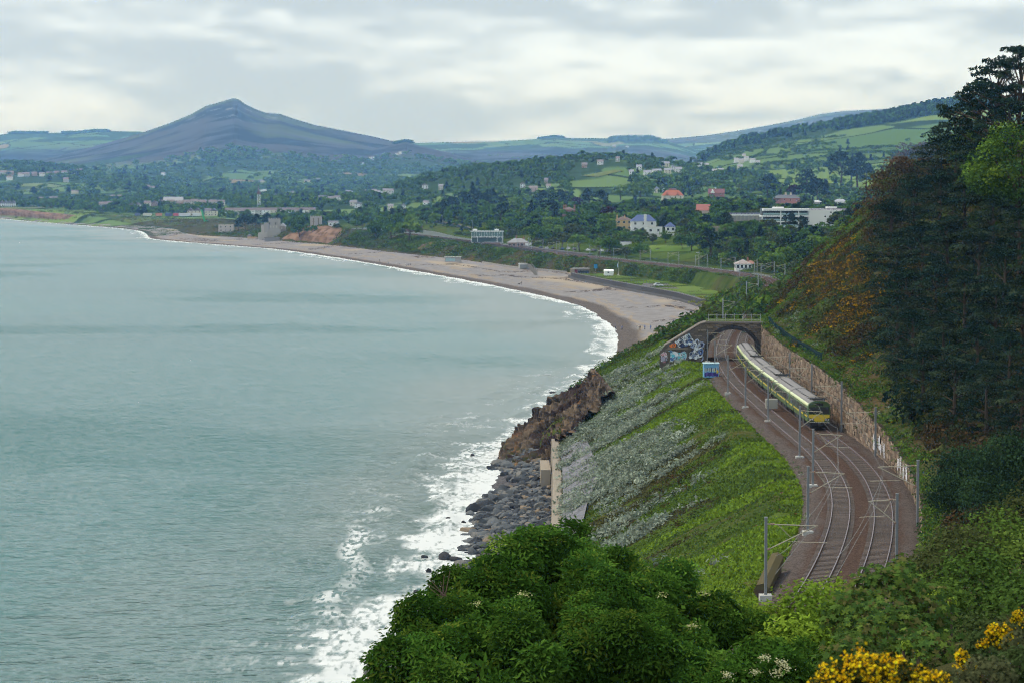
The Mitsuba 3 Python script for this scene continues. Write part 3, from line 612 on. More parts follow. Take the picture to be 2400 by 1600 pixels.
# painted equipment hut in the verge below the bridge
p0 = at(1667, 884, float(ZR(400)) - .4)
t = thing('equipment_hut', 'small flat-topped hut painted with a blue skyline mural beside the track', 'hut')
m = MB(); m.box(p0 + [0, .9, 1.15], (2.55, 1.8, 2.3), (0.16, 0.36, 0.55)); put('walls', m.build('paint'), t)
m = MB(); m.box(p0 + [0, .9, 2.36], (2.75, 2.0, .12), (0.45, 0.62, 0.68)); put('roof', m.build('paint'), t)
m = MB(); r = np.random.default_rng(2); fx = np.array([1.0, 0, 0]); fn = np.array([0, -1.0, 0]); oo = p0 + [-1.27, 0, 0]
for k, u in enumerate(np.arange(.2, 2.35, .16)): m.box(oo + [u, -.004, 1.25 + r.uniform(0, .2)], (r.uniform(.08, .2), .016, r.uniform(.3, .8)), [(0.55, 0.6, 0.55), (0.2, 0.25, 0.33), (0.6, 0.55, 0.25), (0.08, 0.10, 0.2)][k % 4])
for k in range(7):
    q = Polygon([(0.15, .1), (2.4, .1), (2.4, 1.05), (.15, 1.05)]).intersection(__import__('shapely').geometry.Point(.35 + k * .31, .5 + .12 * (k % 2)).buffer(.33)); vv, ff = trimesh.creation.triangulate_polygon(q, engine='earcut')
    m.add(oo + vv[:, :1] * fx + fn * (.02 + .004 * k) + vv[:, 1:2] * [0, 0, 1.0], ff, [(0.045, 0.035, 0.22), (0.10, 0.08, 0.36), (0.05, 0.05, 0.16)][k % 3])
m.box(oo + [2.3, -.05, 1.0], (.3, .01, .5), (0.7, 0.5, 0.05))
put('mural', m.build('paint'), t, label='purple and blue painted mural')

# palisade fence along the wall top
def fence(name, label, pts, h, col, step=.30, post=2.6, cat='fence', group=None, bsdf='paint', panel=True):
    t = thing(name, label, cat, group); pts = np.asarray(pts, float); L_ = np.concatenate([[0], np.cumsum(np.linalg.norm(np.diff(pts, axis=0), axis=1))])
    P_ = lambda s: np.stack([np.interp(s, L_, pts[:, k]) for k in range(3)], -1)
    for s in np.arange(0, L_[-1] + .01, post):
        m = MB(); p = P_(s); m.bar(p - [0, 0, .2], p + [0, 0, h], .05, col, 4); put('post', m.build(bsdf), t)
    m = MB(); ss = np.arange(0, L_[-1], post)
    for zz in (.25, .85):
        for a, b in zip(ss[:-1], ss[1:]): m.bar(P_(a) + [0, 0, h * zz], P_(b) + [0, 0, h * zz], .03, col, 4)
    put('rail', m.build(bsdf), t)
    if panel:
        m = MB()
        for s in np.arange(.1, L_[-1], step): p = P_(s); m.box(p + [0, 0, h / 2], (.09, .03, h), np.array(col) * rng.uniform(.85, 1.15))
        put('pales', m.build(bsdf), t, kind='stuff')
    return t
fy = np.arange(330, 432, 4.0); fp = wall_pt(fy) + np.stack([1.1 + 0 * fy, 0 * fy, 0 * fy], 1); fp[:, 2] = np.interp(fy, wy, wtop) + .1
fence('palisade_fence', 'teal blue palisade fence along the top of the stone retaining wall', fp[::-1], 1.6, (0.014, 0.046, 0.052), step=.75)
fence('wire_fence', 'thin wire fence with pale posts on top of the stone bridge', [frame(-4.5, .6, top + .2), frame(6.2, .6, top + .2)], 1.5, (0.35, 0.36, 0.36), post=1.6, panel=False)

# overhead line masts
GALV, ARM = (0.19, 0.205, 0.22), (0.40, 0.37, 0.29)
def mast(base, side, label, group, h=5.9, foot=True, arm=True):
    t = thing('line_mast', label, 'mast', group); Yb = base[1]; c = trk(Yb, side * 1.95); c[1] = Yb
    d = np.array([c[0] - base[0], c[1] - base[1], 0.0]); reach = np.linalg.norm(d); d /= reach
    m = MB(); m.box(base + [0, 0, h / 2], (.20, .22, h), GALV); m.box(base + [0, 0, h + .03], (.26, .28, .06), GALV); put('post', m.build('paint'), t)
    if foot: m = MB(); m.box(base + [0, 0, .0], (.9, .9, .5), (0.46, 0.46, 0.44)); put('footing', m.build('stone'), t)
    if arm:
        top_ = base + [0, 0, h - .45]; end = base + d * (reach + .5) + [0, 0, h - .6]; low = base + [0, 0, h - 2.4]
        m = MB(); m.bar(top_, end, .045, ARM, 5); m.bar(low, end - d * .1, .045, ARM, 5); m.bar(base + d * reach * .55 + [0, 0, h - 1.42], top_ + d * reach * .25, .03, ARM, 4); put('cantilever', m.build('paint'), t)
        m = MB(); m.bar(base + d * (reach * .5) + [0, 0, h - 1.75], base + d * (reach + 1.2) + [0, 0, h - 1.85], .028, ARM, 4); put('registration_arm', m.build('paint'), t)
        m = MB()
        for k in (0.35, 0.5): m.bar(top_ + d * k, top_ + d * (k + .1), .09, (0.30, 0.16, 0.10), 6); m.bar(low + (end - low) * .1 * k, low + (end - low) * (.1 * k + .03), .09, (0.30, 0.16, 0.10), 6)
        put('insulator', m.build('gloss'), t)
    return base
Ldesc = ['nearest, on a big concrete block', 'second from the viewer', 'third from the viewer', 'fourth, opposite the painted bend', 'fifth, just ahead of the train cab', 'sixth, beside the first carriage', 'seventh, beside the third carriage', 'eighth, by the painted hut', 'ninth, close to the bridge arch']
Lpx = [(1794, 1400), (1893, 1250), (1905, 1140), (1874, 1073), (1800, 989), (1747, 956), (1706, 923), (1675, 882), (1658, 849)]
LM = []
for (x, y), dsc in zip(Lpx, Ldesc):
    b = at(x, y, 21.4)
    for _ in range(4): b = at(x, y, float(ZR(b[1])) - .35)
    LM.append(mast(b, -1, 'grey line mast on the sea side, ' + dsc, None))
RTOP = [0, 0, 956, 895, 854, 828]
RMp = [(2101, 1330), (2150, 1232), (2056, 1028), (1976, 950), (1905, 912), (1853, 868)]
Rdesc = ['nearest to the viewer', 'second from the viewer', 'third, at the painted wall end', 'fourth, level with the train cab', 'fifth, against the stone wall', 'sixth, high against the stone wall']
RM = []
for k, ((x, y), dsc) in enumerate(zip(RMp, Rdesc)):
    if k < 2:
        b = at(x, y, 22.0)
        for _ in range(5): b = at(x, y, float(ZR(b[1])) - .3)
        RM.append(mast(b, 1, 'grey line mast on the hill side, ' + dsc, None, foot=False)); continue
    Yq = np.arange(200.0, 434, .5); wq = wall_pt(Yq) - [0.45, 0, 0]; j = np.argmin(np.abs(1200 + F * wq[:, 0] / wq[:, 1] - x)); b = wq[j] - [0, 0, .4]
    RM.append(mast(b, 1, 'grey line mast on the hill side, ' + dsc, None, foot=False, h=H - (RTOP[k] - YH) * b[1] / F - b[2]))
t = thing('overhead_wires', 'thin overhead contact wires strung above both railway tracks', 'wires')
for side, M_ in ((-1, LM), (1, RM)):
    pts = [trk(b[1], side * 1.95) + [0, 0, 4.55] for b in M_]; pts = [trk(150, side * 1.95) + [0, 0, 4.55]] + pts + [trk(Y, side * 1.95) + [0, 0, 4.55] for Y in (431, 470, 515, 560, 600)]
    for up, nm in ((0, 'contact_wire'), (1.15, 'catenary_wire')):
        m = MB()
        for a, b in zip(pts[:-1], pts[1:]):
            s = np.linspace(0, 1, 9); q = a + (b - a) * s[:, None]; q[:, 2] += (up if a[1] < 425 else up * .35) * (1 - 1.8 * s * (1 - s) * (up > 0))
            for k in range(8): m.bar(q[k], q[k + 1], .018, (0.16, 0.16, 0.16), 3)
        put(nm, m.build('paint'), t)

# ------------------------------------------------------------------ the train
GRN, GRN2, YEL, LIMEC, ROOFC, GLS, BLK = (0.055, 0.095, 0.035), (0.085, 0.140, 0.045), (0.60, 0.44, 0.04), (0.50, 0.54, 0.29), (0.175, 0.165, 0.165), (0.018, 0.024, 0.026), (0.02, 0.02, 0.022)
scene['train_glass'] = {'type': 'principled', 'base_color': {'type': 'rgb', 'value': list(GLS)}, 'roughness': 0.06, 'specular': 0.8}
tr = thing('train', 'green and yellow electric train on the inland track, coming through the stone bridge', 'train')
def arc_pos(s0):
    "point and heading s0 metres back from the train's nose"
    Y = 297.0
    n = int(s0 / .25)
    for _ in range(n): d, s = RN(Y); Y += .25 / s
    return trk(Y, 1.95)
CL = 20.9
for k in range(6):
    a, b = arc_pos(k * 21.4), arc_pos(k * 21.4 + CL); x = unit(a - b); y = np.cross([0, 0, 1.0], x); y = unit(y); z = np.cross(x, y); Rm = np.array([x, y, z]); mid = (a + b) / 2
    W = lambda v: np.asarray(v, float) @ Rm + mid
    def cbox(m, c, size, col): m.box(W(c), size, col, ax=Rm)
    half = CL / 2
    # body shell below the roof line, windows cut as separate panes
    side = [(1.43, .95), (1.45, 1.3), (1.45, 2.95), (-1.45, 2.95), (-1.45, 1.3), (-1.43, .95)]
    def shell(prof, x0, x1, col, m, taper=0.0):
        pr = np.array(prof); n = len(pr); v = np.vstack([np.c_[np.full(n, x0), pr], np.c_[np.full(n, x1), pr * [1 - taper, 1]]]); i = np.arange(n); j = (i + 1) % n
        f = np.vstack([np.stack([i, i + n, j + n], 1), np.stack([i, j + n, j], 1), [[0, q + 1, q] for q in range(1, n - 1)], [[n, n + q, n + q + 1] for q in range(1, n - 1)]]); m.add(W(v), f, col); return m
    car = put('carriage', shell(side, -half, half - (.5 if k == 0 else 0), GRN2, MB()).build('gloss'), tr)
    ra = np.linspace(math.radians(8), math.radians(172), 13); roof = [(1.30 * math.cos(q), 3.05 + .62 * math.sin(q)) for q in ra] + [(-1.30, 2.95), (1.30, 2.95)]
    put('roof', shell(roof, -half, half - (.5 if k == 0 else 0), ROOFC, MB()).build('paint'), car)
    for s in (-1, 1):
        c = [(s * 1.455, 2.95), (s * 1.455, 3.02), (s * 1.40, 3.16), (s * 1.28, 3.27), (s * 1.22, 3.2), (s * 1.25, 2.95)]
        put('cantrail', shell(c if s > 0 else c[::-1], -half + .02, half - .5, LIMEC, MB()).build('gloss'), car)
        m = MB(); cbox(m, (0, s * 1.452, 2.22), (CL - .8, .03, 1.0), GRN); put('window_band', m.build('gloss'), car)
        for xw in (-8.9, -7.6, -5.0, -3.7, -2.4, -.65, .65, 2.4, 3.7, 5.0, 7.6, 8.9):
            m = MB(); cbox(m, (xw, s * 1.474, 2.28), (1.12, .02, .78), GLS); put('window', {**m.build('train_glass')}, car)
        for xd in (-6.3, 6.3):
            m = MB(); cbox(m, (xd, s * 1.47, 1.95), (1.25, .05, 1.98), GRN2); cbox(m, (xd, s * 1.48, 1.95), (.04, .06, 1.98), BLK)
            for e in (-.68, .68): cbox(m, (xd + e, s * 1.468, 1.95), (.06, .05, 2.0), BLK)
            put('door', m.build('gloss'), car)
            m = MB(); cbox(m, (xd - .3, s * 1.5, 2.32), (.42, .02, .8), GLS); cbox(m, (xd + .3, s * 1.5, 2.32), (.42, .02, .8), GLS); put('door_window', m.build('train_glass'), car)
        m = MB()
        for x0, x1 in ((-10.3, -7.1), (-5.5, 5.5), (7.1, 9.7)): cbox(m, ((x0 + x1) / 2, s * 1.458, 1.62), (x1 - x0, .02, .20), YEL)
        put('yellow_stripe', m.build('gloss'), car)
        m = MB()
        for xb in (-3.6, .1, 3.4): cbox(m, (xb, s * .95, .60), (2.2, .5, .60), (0.06, 0.055, 0.055))
        put('underframe_box', m.build('paint'), car)
    for xb in (-7.2, 7.2):
        m = MB(); cbox(m, (xb, 0, .55), (2.9, 2.1, .42), (0.035, 0.032, 0.032))
        for wx_ in (-1.05, 1.05):
            for s in (-1, 1):
                p = W((xb + wx_, s * .83, .42)); m.bar(p, p + y * s * .12, .42, (0.05, 0.045, 0.045), 14)
        put('bogie', m.build('paint'), car)
    m = MB(); cbox(m, (0, 0, .93), (CL - 1.4, 2.5, .10), (0.04, 0.04, 0.04)); put('floor', m.build('paint'), car)
    m = MB()
    for xv in np.arange(-8.8, 7.5, 2.0):
        for s in (-1, 1):
            cbox(m, (xv, s * .66, 3.60), (.30, .24, .14), (0.06, 0.06, 0.06))
    put('roof_vents', m.build('paint'), car, kind='stuff')
    m = MB(); cbox(m, (-half - .12, 0, 2.0), (.5, 2.3, 2.3), (0.025, 0.025, 0.025)); put('gangway', m.build('paint'), car) if k < 5 else None
    m = MB(); rb = np.linspace(math.radians(4), math.radians(176), 14); rr_ = [(1.34 * math.cos(q), 3.05 + .67 * math.sin(q)) for q in rb]
    shell(rr_ + [(1.30 * math.cos(q), 3.0 + .6 * math.sin(q)) for q in rb[::-1]], -half + .02, -half + .2, (0.06, 0.06, 0.06), m); put('roof_rib', m.build('paint'), car)
    if k % 2 == 0:
        m = MB(); px_ = half - 1.7
        for s in (-1, 1): m.bar(W((px_ - 1.0, s * .9, 3.80)), W((px_ + .9, s * .9, 3.80)), .05, (0.035, 0.035, 0.035), 4)
        for xx in (-.9, .8): m.bar(W((px_ + xx, -1.15, 3.82)), W((px_ + xx, 1.15, 3.82)), .06, (0.035, 0.035, 0.035), 4)
        m.bar(W((px_ - .6, .25, 3.85)), W((px_ + .75, .1, 4.5)), .05, (0.035, 0.035, 0.035), 4); m.bar(W((px_ - .6, -.25, 3.85)), W((px_ + .75, -.1, 4.5)), .05, (0.035, 0.035, 0.035), 4)
        m.bar(W((px_ + .75, 0, 4.5)), W((px_ - .1, 0, 4.62)), .04, (0.035, 0.035, 0.035), 4); m.bar(W((px_ - .1, -.7, 4.66)), W((px_ - .1, .7, 4.66)), .05, (0.035, 0.035, 0.035), 4)
        cbox(m, (px_ - .2, 0, 3.74), (2.2, 1.3, .12), (0.05, 0.05, 0.05)); put('pantograph', m.build('paint'), car)
    if k == 0:
        def nose(prof, x0, x1, col, tp): return shell(prof, x0, x1, col, MB(), tp)
        fr = [(1.42, .95), (1.45, 1.3), (1.45, 3.0), (1.34, 3.25), (1.05, 3.48), (.5, 3.62), (-.5, 3.62), (-1.05, 3.48), (-1.34, 3.25), (-1.45, 3.0), (-1.45, 1.3), (-1.42, .95)]
        put('cab', nose(fr, half - .5, half, GRN, .05).build('gloss'), car, label='dark green driving cab at the front')
        fx_ = half + .012
        def plate(name, pts, off, col, bsdf='gloss', label=None):
            P_ = Polygon(pts); mm = trimesh.creation.extrude_polygon(P_, .03); v = np.asarray(mm.vertices); M_ = MB(); M_.add(W(np.c_[half + off - .03 + v[:, 2], v[:, 0], v[:, 1]]), mm.faces, col); put(name, M_.build(bsdf), car, label)
        plate('windscreen', [(1.27, 2.02), (-1.27, 2.02), (-1.22, 2.86), (1.22, 2.86)], .035, GLS, 'train_glass')
        plate('windscreen_pillar', [(-.05, 2.02), (.05, 2.02), (.05, 2.86), (-.05, 2.86)], .055, (0.03, 0.045, 0.02))
        plate('destination_box', [(-.5, 3.0), (.5, 3.0), (.5, 3.34), (-.5, 3.34)], .035, (0.015, 0.015, 0.015))
        plate('yellow_panel', [(-1.33, 1.9), (1.33, 1.9), (1.33, 1.52), (.85, 1.40), (.55, 1.02), (-.55, 1.02), (-.85, 1.40), (-1.33, 1.52)], .035, YEL, label='yellow warning panel under the windscreen')
        for s in (-1, 1):
            m = MB(); cbox(m, (half + .05, s * 1.0, 1.26), (.12, .62, .26), BLK); h_ = put('headlight', m.build('gloss'), car)
            m = MB()
            for e in (-.16, .16): p = W((half + .11, s * 1.0 + e, 1.26)); m.bar(p, p + x * .03, .085, (0.75, 0.78, 0.78), 10)
            put('lens', m.build('gloss'), h_)
        m = MB(); cbox(m, (half - .15, 0, .72), (.5, 2.3, .44), BLK); cbox(m, (half + .3, 0, .72), (.7, .3, .3), (0.05, 0.05, 0.05)); put('coupler', m.build('paint'), car)
        m = MB(); cbox(m, (half - .4, 0, .32), (.2, 2.2, .3), (0.03, 0.03, 0.03)); put('snow_guard', m.build('paint'), car)
# ------------------------------------------------------------------ the shore under the line: sea wall, boulders, rocks, crag
WY = np.arange(262.0, 427, 3.0); wx0 = _cols_fast(WY)[0][:, 4]
t = thing('sea_wall', 'pale concrete sea wall between the boulders and the grassy slope', 'wall')
sec = np.r_[WY[::8], WY[-1]]
for a, b in zip(sec[:-1], sec[1:]):
    p = np.array([[np.interp(y, WY, wx0) - .75, y, 0] for y in np.linspace(a + .05, b - .05, 9)]); m = MB()
    sweep(p, [(-.75, 1.2), (.9, 1.2), (.9, 6.25), (-.45, 6.25)], np.array([0.30, 0.265, 0.22]) * rng.uniform(.9, 1.1), m); n0 = 4
    m.add(m.v[0][:4], [[0, 1, 2], [0, 2, 3]], (0.28, 0.25, 0.21)); m.add(m.v[0][-4:], [[0, 1, 2], [0, 2, 3]], (0.28, 0.25, 0.21)); put('section', m.build('stone'), t)
m = MB(); m.box([float(np.interp(372, WY, wx0)) - 2.1, 395, 3.2], (1.6, 14, 3.4), (0.31, 0.27, 0.22)); put('buttress', m.build('stone'), t)
def rock(seed, s=1.0, col=(0.12, 0.12, 0.13), sub=1, rough=.35, squash=.7):
    r = np.random.default_rng(seed); m = trimesh.creation.icosphere(subdivisions=sub); v = np.array(m.vertices)
    for _ in range(7): n = rdir(r, 1)[0]; d = v @ n; k = r.uniform(.45, .85); v = v - np.clip(d - k, 0, None)[:, None] * n
    v = v * [1, r.uniform(.6, 1), squash] * s; v += rough * .2 * s * (meshkit.noise(v * 2.2 / s + seed) - .5)[:, None]
    return v, np.array(m.faces), np.tile(np.array(col), (len(v), 1))
ROCKS = [rock(q, 1, (1, 1, 1)) for q in range(8)]
def rock_shape(pos, s, rot, col, q):
    v, f, c = copies(ROCKS[q % 8], np.array([pos]), np.array([s]), np.array([rot]), np.array([col]))
    return mikit.ply((v, f), 'stone', uv=pack(c))
RC = [(0.095, 0.105, 0.115), (0.135, 0.145, 0.152), (0.070, 0.076, 0.086), (0.175, 0.172, 0.165), (0.050, 0.054, 0.062)]
r = np.random.default_rng(21); bl = []
for _ in range(7000):
    Y = r.uniform(225, 452); cx, cz = _cols_fast(np.array([Y])); a, b = cx[0, 1], cx[0, 2]; t_ = r.random() ** .8
    X = a - 2.5 + (b - a + 2.0) * t_
    if nfb(X, Y, .08, 2, 4) + t_ * 1.2 < .05: continue
    s = (1.15 - .45 * t_) * r.uniform(.35, 1.05) * (1.6 if r.random() < .10 else 1)
    z = np.interp(X, cx[0, :4], cz[0, :4]); bl.append((X, Y, z + r.uniform(-.1, .3) * s, s, r.uniform(0, 6), RC[r.integers(5)] if r.random() < .95 else (0.24, 0.19, 0.14), int(r.integers(8))))
bl.sort(key=lambda b: -b[3] / b[1])
for b in bl[:300]:
    k = whole('boulder', rock_shape(b[:3], b[3], b[4], b[5], b[6]), 'dark grey boulder in the loose bank of rocks below the sea wall', 'boulder', 'boulders banked below the sea wall')
small = bl[300:5200]
if small:
    P_ = [copies(ROCKS[q], np.array([b[:3] for b in small if b[6] == q]), np.array([b[3] for b in small if b[6] == q]), np.array([b[4] for b in small if b[6] == q]), np.array([b[5] for b in small if b[6] == q])) for q in range(8)]
    p = merge(P_); whole('boulder_bank', mikit.ply((p[0], p[1]), 'stone', uv=pack(p[2])), 'bank of countless grey boulders along the foot of the sea wall', 'boulders', kind='stuff')
ROCKPX = [(1295, 922, 14, 'dark rock alone in calm water off the crag'), (1107, 1069, 12, 'dark rock at the outer edge of the surf off the crag'), (1222, 1011, 9, 'low rock awash close under the crag'), (1204, 1044, 11, 'flat rock in the foam at the foot of the crag'), (1206, 1058, 14, 'pale rock at the lowest corner of the crag'),
          (1050, 1220, 16, 'flat dark rock standing alone amid thin foam'), (1087, 1225, 10, 'small dark rock just inshore of the flat one'), (1040, 1308, 28, 'broad wet rock with a small one at its side in the surf'), (1068, 1312, 24, 'upright grey boulder in the surf'), (1092, 1320, 16, 'grey boulder nearest the bank in the surf'),
          (1003, 1339, 18, 'dark rock on the seaward side of the surf'), (995, 1306, 12, 'small rock farthest out in the near surf'), (975, 1388, 12, 'dark rock low in the surf, above the bush'), (1128, 1238, 12, 'wet rock washed by foam below the boulder bank'), (1125, 1200, 13, 'dark rock beside the tide line'), (1145, 1180, 14, 'black rock between foam and boulder bank'), (1150, 1278, 16, 'grey rock at the end of the bank near the bush'), (1000, 1413, 10, 'smallest rock in the surf, by the twigs'), (1177, 1099, 14, 'wet dark rock where crag meets boulder bank')]
for j, (x, y, w, lab) in enumerate(ROCKPX):
    p = at(x, y, .1) + [0, 0, .12]; whole('sea_rock', rock_shape(p, w * p[1] / F * .75, j * 1.7, (0.060, 0.060, 0.066) if j != 4 else (0.16, 0.15, 0.13), j), lab, 'rock')
# the crag: a rugged rock face between the shore and the grass
cr_lo = np.array([at(1172, 1086, .2), at(1225, 1096, .8), at(1288, 1092, 2.0), at(1302, 1045, 5.2), at(1345, 1012, 8.2), at(1400, 955, 11.6), at(1440, 918, 14.2)])
cr_hi = np.array([atd(1168, 1072, 455), atd(1203, 1020, 464), atd(1245, 975, 472), atd(1292, 938, 480), atd(1345, 913, 488), atd(1375, 893, 496), atd(1392, 862, 506)])
cr_bk = np.array([[-4, 470, -2], [1, 482, -2], [6, 492, -2], [10, 505, -2], [15, 515, -1], [17.5, 522, 2], [20, 530, 5]], float)
nu, nv = 150, 100; uu = np.linspace(0, 1, nu); kk = np.linspace(0, 1, 7)
sp = lambda P_: np.stack([PchipInterpolator(kk, P_[:, i])(uu) for i in range(3)], 1)
A, B_, C_ = sp(cr_lo), sp(cr_hi), sp(cr_bk); vv = np.linspace(0, 1.25, nv)[None, :, None]
G = np.where(vv <= 1, A[:, None] + (B_ - A)[:, None] * vv, B_[:, None] + (C_ - B_)[:, None] * (vv - 1) * 4)
bul = np.sin(np.pi * np.clip(vv, 0, 1)); nrm = np.array([-.45, -.65, .62])
q = G @ np.array([.55, -.35, .9]); bed = np.abs(((q * .55 + .9 * nfb(G[..., 0], G[..., 1] + G[..., 2], .25, 3, 2)) % 1) - .5) * 2
hh = 1.9 * nfb(G[..., 0] + 5, G[..., 1] + G[..., 2] * 2, .22, 4, 31) + 1.3 * (bed - .5) + .6 * nfb(G[..., 0] * 2, G[..., 2] * 3 + G[..., 1], .6, 3, 8)
G = G + nrm * (bul * .8 + hh[..., None] * np.minimum(1, 8 * (vv * 0 + 1) * np.minimum(uu, 1 - uu + .05)[:, None, None] + .2))
def crag_fn(p, n, uv):
    q = p.x * .55 - p.y * .35 + p.z * .9; s = noise(q * 1.6 + 1.5 * noise(p.x * .3, p.y * .3, p.z * .3), 3); a = fbm(p.x * .35, p.y * .35, p.z * .5, 3)
    g = mix((0.052, 0.042, 0.036), (0.185, 0.140, 0.100), smoothstep(.3, .72, a * .5 + s * .5))
    g = mix(g, (0.285, 0.150, 0.060), smoothstep(.58, .75, fbm(p.x * .22 + 4, p.y * .22, p.z * .3, 3)) * .75)
    g = mix(g, (0.045, 0.032, 0.032), smoothstep(.55, .7, noise(p.x * .17 + 9, p.y * .2, p.z * .2)) * .8)
    return mix(g, (0.070, 0.085, 0.035), smoothstep(.5, .65, fbm(p.x * .8, p.y * .8, p.z * .8, 2)) * smoothstep(3.6, 1.2, p.z) * .8)
scene['crag_rock'] = diffuse(crag_fn)
struct('crag', mikit.ply((G.reshape(-1, 3), grid_faces(nu, nv)), 'crag_rock', smooth=25))
# grey stone apron beside the sea wall
ap = np.arange(262.0, 402, 3); cxa, cza = _cols_fast(ap); rows = []
for s in np.linspace(0, .58, 16):
    wdt = np.clip((ap - 255) / 90, .25, .85) * np.clip((408 - ap) / 14, .3, 1); X = cxa[:, 4] + .3 + (cxa[:, 5] - cxa[:, 4]) * s * wdt * (.9 + .2 * nfb(ap, ap * 0 + 2, .05, 2, 6)); rows.append(np.stack([X, ap, zland(X, ap, False) + .5], 1))
Gs = np.stack(rows, 1)
scene['apron_stone'] = diffuse(lambda p, n, uv: mix((0.135, 0.140, 0.158), (0.235, 0.240, 0.262), fbm(p.x * 1.4 + p.y * .5, p.y * 1.1, p.z * 2, 3)) * (1 - .35 * smoothstep(.5, .75, noise(p.x * 2.4, p.y * 1.2, p.z * 2.4))))
struct('stone_apron', mikit.ply((Gs.reshape(-1, 3), grid_faces(len(ap), 16)), 'apron_stone', smooth=True))

# ------------------------------------------------------------------ growth on the slopes
def clump(seed, n, pal, leaf=.34, up=.6, aspect=.5, squash=.75):
    r = np.random.default_rng(seed); d = rdir(r, n); d[:, 2] = np.abs(d[:, 2]); pos = d * [1, 1, squash] * r.uniform(.6, 1.0, (n, 1))
    return leaves(pos, d + [0, 0, up], r, leaf, pal, aspect, .7)
ONE = [(1.0, 1.0, 1.0)]
CL = [clump(q, 30, ONE) for q in range(4)]; CLs = [clump(20 + q, 16, ONE, .42) for q in range(4)]
def scatter(r, pts, sc, pal, base, squash=.8, jit=.15):
    pts, sc = np.asarray(pts), np.asarray(sc); pal = np.asarray(pal); out = []; w = r.integers(0, len(base), len(pts)); tone = shades(r, len(pts), pal, jit)
    for q in range(len(base)):
        m = w == q
        if m.any(): out.append(copies(base[q], pts[m], np.stack([sc[m], sc[m], sc[m] * squash], 1), r.uniform(0, 6.28, m.sum()), tone[m]))
    return merge(out)
def spread(r, n, y0, y1, c0, c1, dens=None, power=1.0):
    "random points of the near land between two of the cross-section's key columns"
    Y = np.exp(r.uniform(math.log(y0), math.log(y1), n)); cx, _ = _cols_fast(Y); t = r.random(n) ** power; X = cx[:, c0] + (cx[:, c1] - cx[:, c0]) * t
    if dens is not None: k = r.random(n) < dens(X, Y, t); X, Y, t = X[k], Y[k], t[k]
    return np.stack([X, Y, zland(X, Y, False)], 1), t
r = np.random.default_rng(33)
# grass and low leaves
p, t = spread(r, 120000, 150, 700, 4, 7)
zone = nfb(p[:, 0] * .45, p[:, 1] + .25 * p[:, 0], .10, 3, 14); lush = np.clip(zone + .9 * (t - .45), -1, 1)
pal = np.where(lush[:, None] > .25, [0.150, 0.236, 0.026], np.where(lush[:, None] > -.2, [0.092, 0.145, 0.026], [0.082, 0.080, 0.034])) * r.uniform(.5, 1.35, (len(p), 1))
v = leaves(p + [0, 0, .12], np.tile([-.3, -.5, .6], (len(p), 1)), r, np.where(lush > .25, .50, .42), pal, .55, .7, along=np.tile([0, 0, 1.0], (len(p), 1)) + .5 * r.normal(size=(len(p), 3)))
whole('slope_grass', vply(v), 'bright green grass and low leaves on the slope between sea and track', 'grass', kind='stuff')
band = lambda X, Y, t: np.clip(4.0 * (nfb(X * .30 + .1 * Y, Y + .25 * X, .15, 3, 6) + .30 - .95 * np.abs(t - .36)), 0, 1) * (Y > 190)
p, t = spread(r, 14000, 200, 480, 4, 6, lambda X, Y, t: band(X, Y, t) * (nfb(X * .4, Y + .25 * X, .40, 2, 16) > -.16) * ~((Y > 418) & (X < 17)))
whole('silver_scrub', vply(scatter(r, p, r.uniform(.55, 1.6, len(p)), [tuple(np.array(c) * q) for c in SILVER for q in (.75, 1, 1.12)], CL, 1.05)), 'silvery grey scrub in drifts down the grassy sea slope', 'scrub', kind='stuff')
p, t = spread(r, 4600, 180, 560, 4, 7, lambda X, Y, t: np.clip(1.8 * nfb(X, Y, .10, 3, 44) - .35, 0, 1))
whole('brown_scrub', vply(scatter(r, p, r.uniform(.5, 1.2, len(p)), RUST + BRUSH, CL)), 'brown and dark green heathy scrub scattered down the sea slope', 'scrub', kind='stuff')
p, t = spread(r, 260, 190, 440, 5, 7); k = nfb(p[:, 0], p[:, 1], .11, 2, 77) > .2; p = p[k]
whole('pink_flowers', vply(scatter(r, p, r.uniform(.18, .42, len(p)), [(0.38, 0.07, 0.10), (0.30, 0.06, 0.08)], CLs)), 'small pink red valerian flowers along the top of the slope', 'flowers', kind='stuff')
# the hill above the wall
def hill_u(p): return p[:, 0] - (RR(p[:, 1]) + 5.4)
p, t = spread(r, 24000, 165, 720, 11, 14, None, 1.2); u = hill_u(p); n1, n2 = nfb(p[:, 0], p[:, 1], .06, 3, 3), nfb(p[:, 0], p[:, 1], .16, 3, 9)
gz = np.exp(-((u - 13) / 8) ** 2) * np.clip((p[:, 1] - 300) / 50, 0, 1) * np.clip((500 - p[:, 1]) / 60, 0, 1)
isg = (n2 * .8 + gz * .85 > .62) | ((n2 > .58) & (r.random(len(p)) < .3)); green = (~isg) & ((u < 3.5 + 2 * n1) | (n1 > .22) | ((p[:, 1] > 440) & (n1 > -.2))); brown = (~isg) & (~green) & (n1 < -.16)
oth = ~(isg | green | brown)
for nm, m, pal, lab, cat in (('hill_grass', green, LIME + BROAD + BROAD, 'green leafy growth along the wall top and ridges of the hill', 'undergrowth'), ('hill_heather', brown, RUST + BRUSH + RUST, 'brown heath and old gorse on the hill above the wall', 'scrub'), ('hill_scrub', oth, BRUSH + OLIVE + OLIVE + BROAD[:1], 'dark green scrub covering the hill above the wall', 'scrub')):
    whole(nm, vply(scatter(r, p[m], r.uniform(.6, 1.7, m.sum()) * (1 if nm != 'hill_grass' else .62), pal, CLs + CL[:1], 1.1 if nm != 'hill_grass' else .8)), lab, cat, kind='stuff')
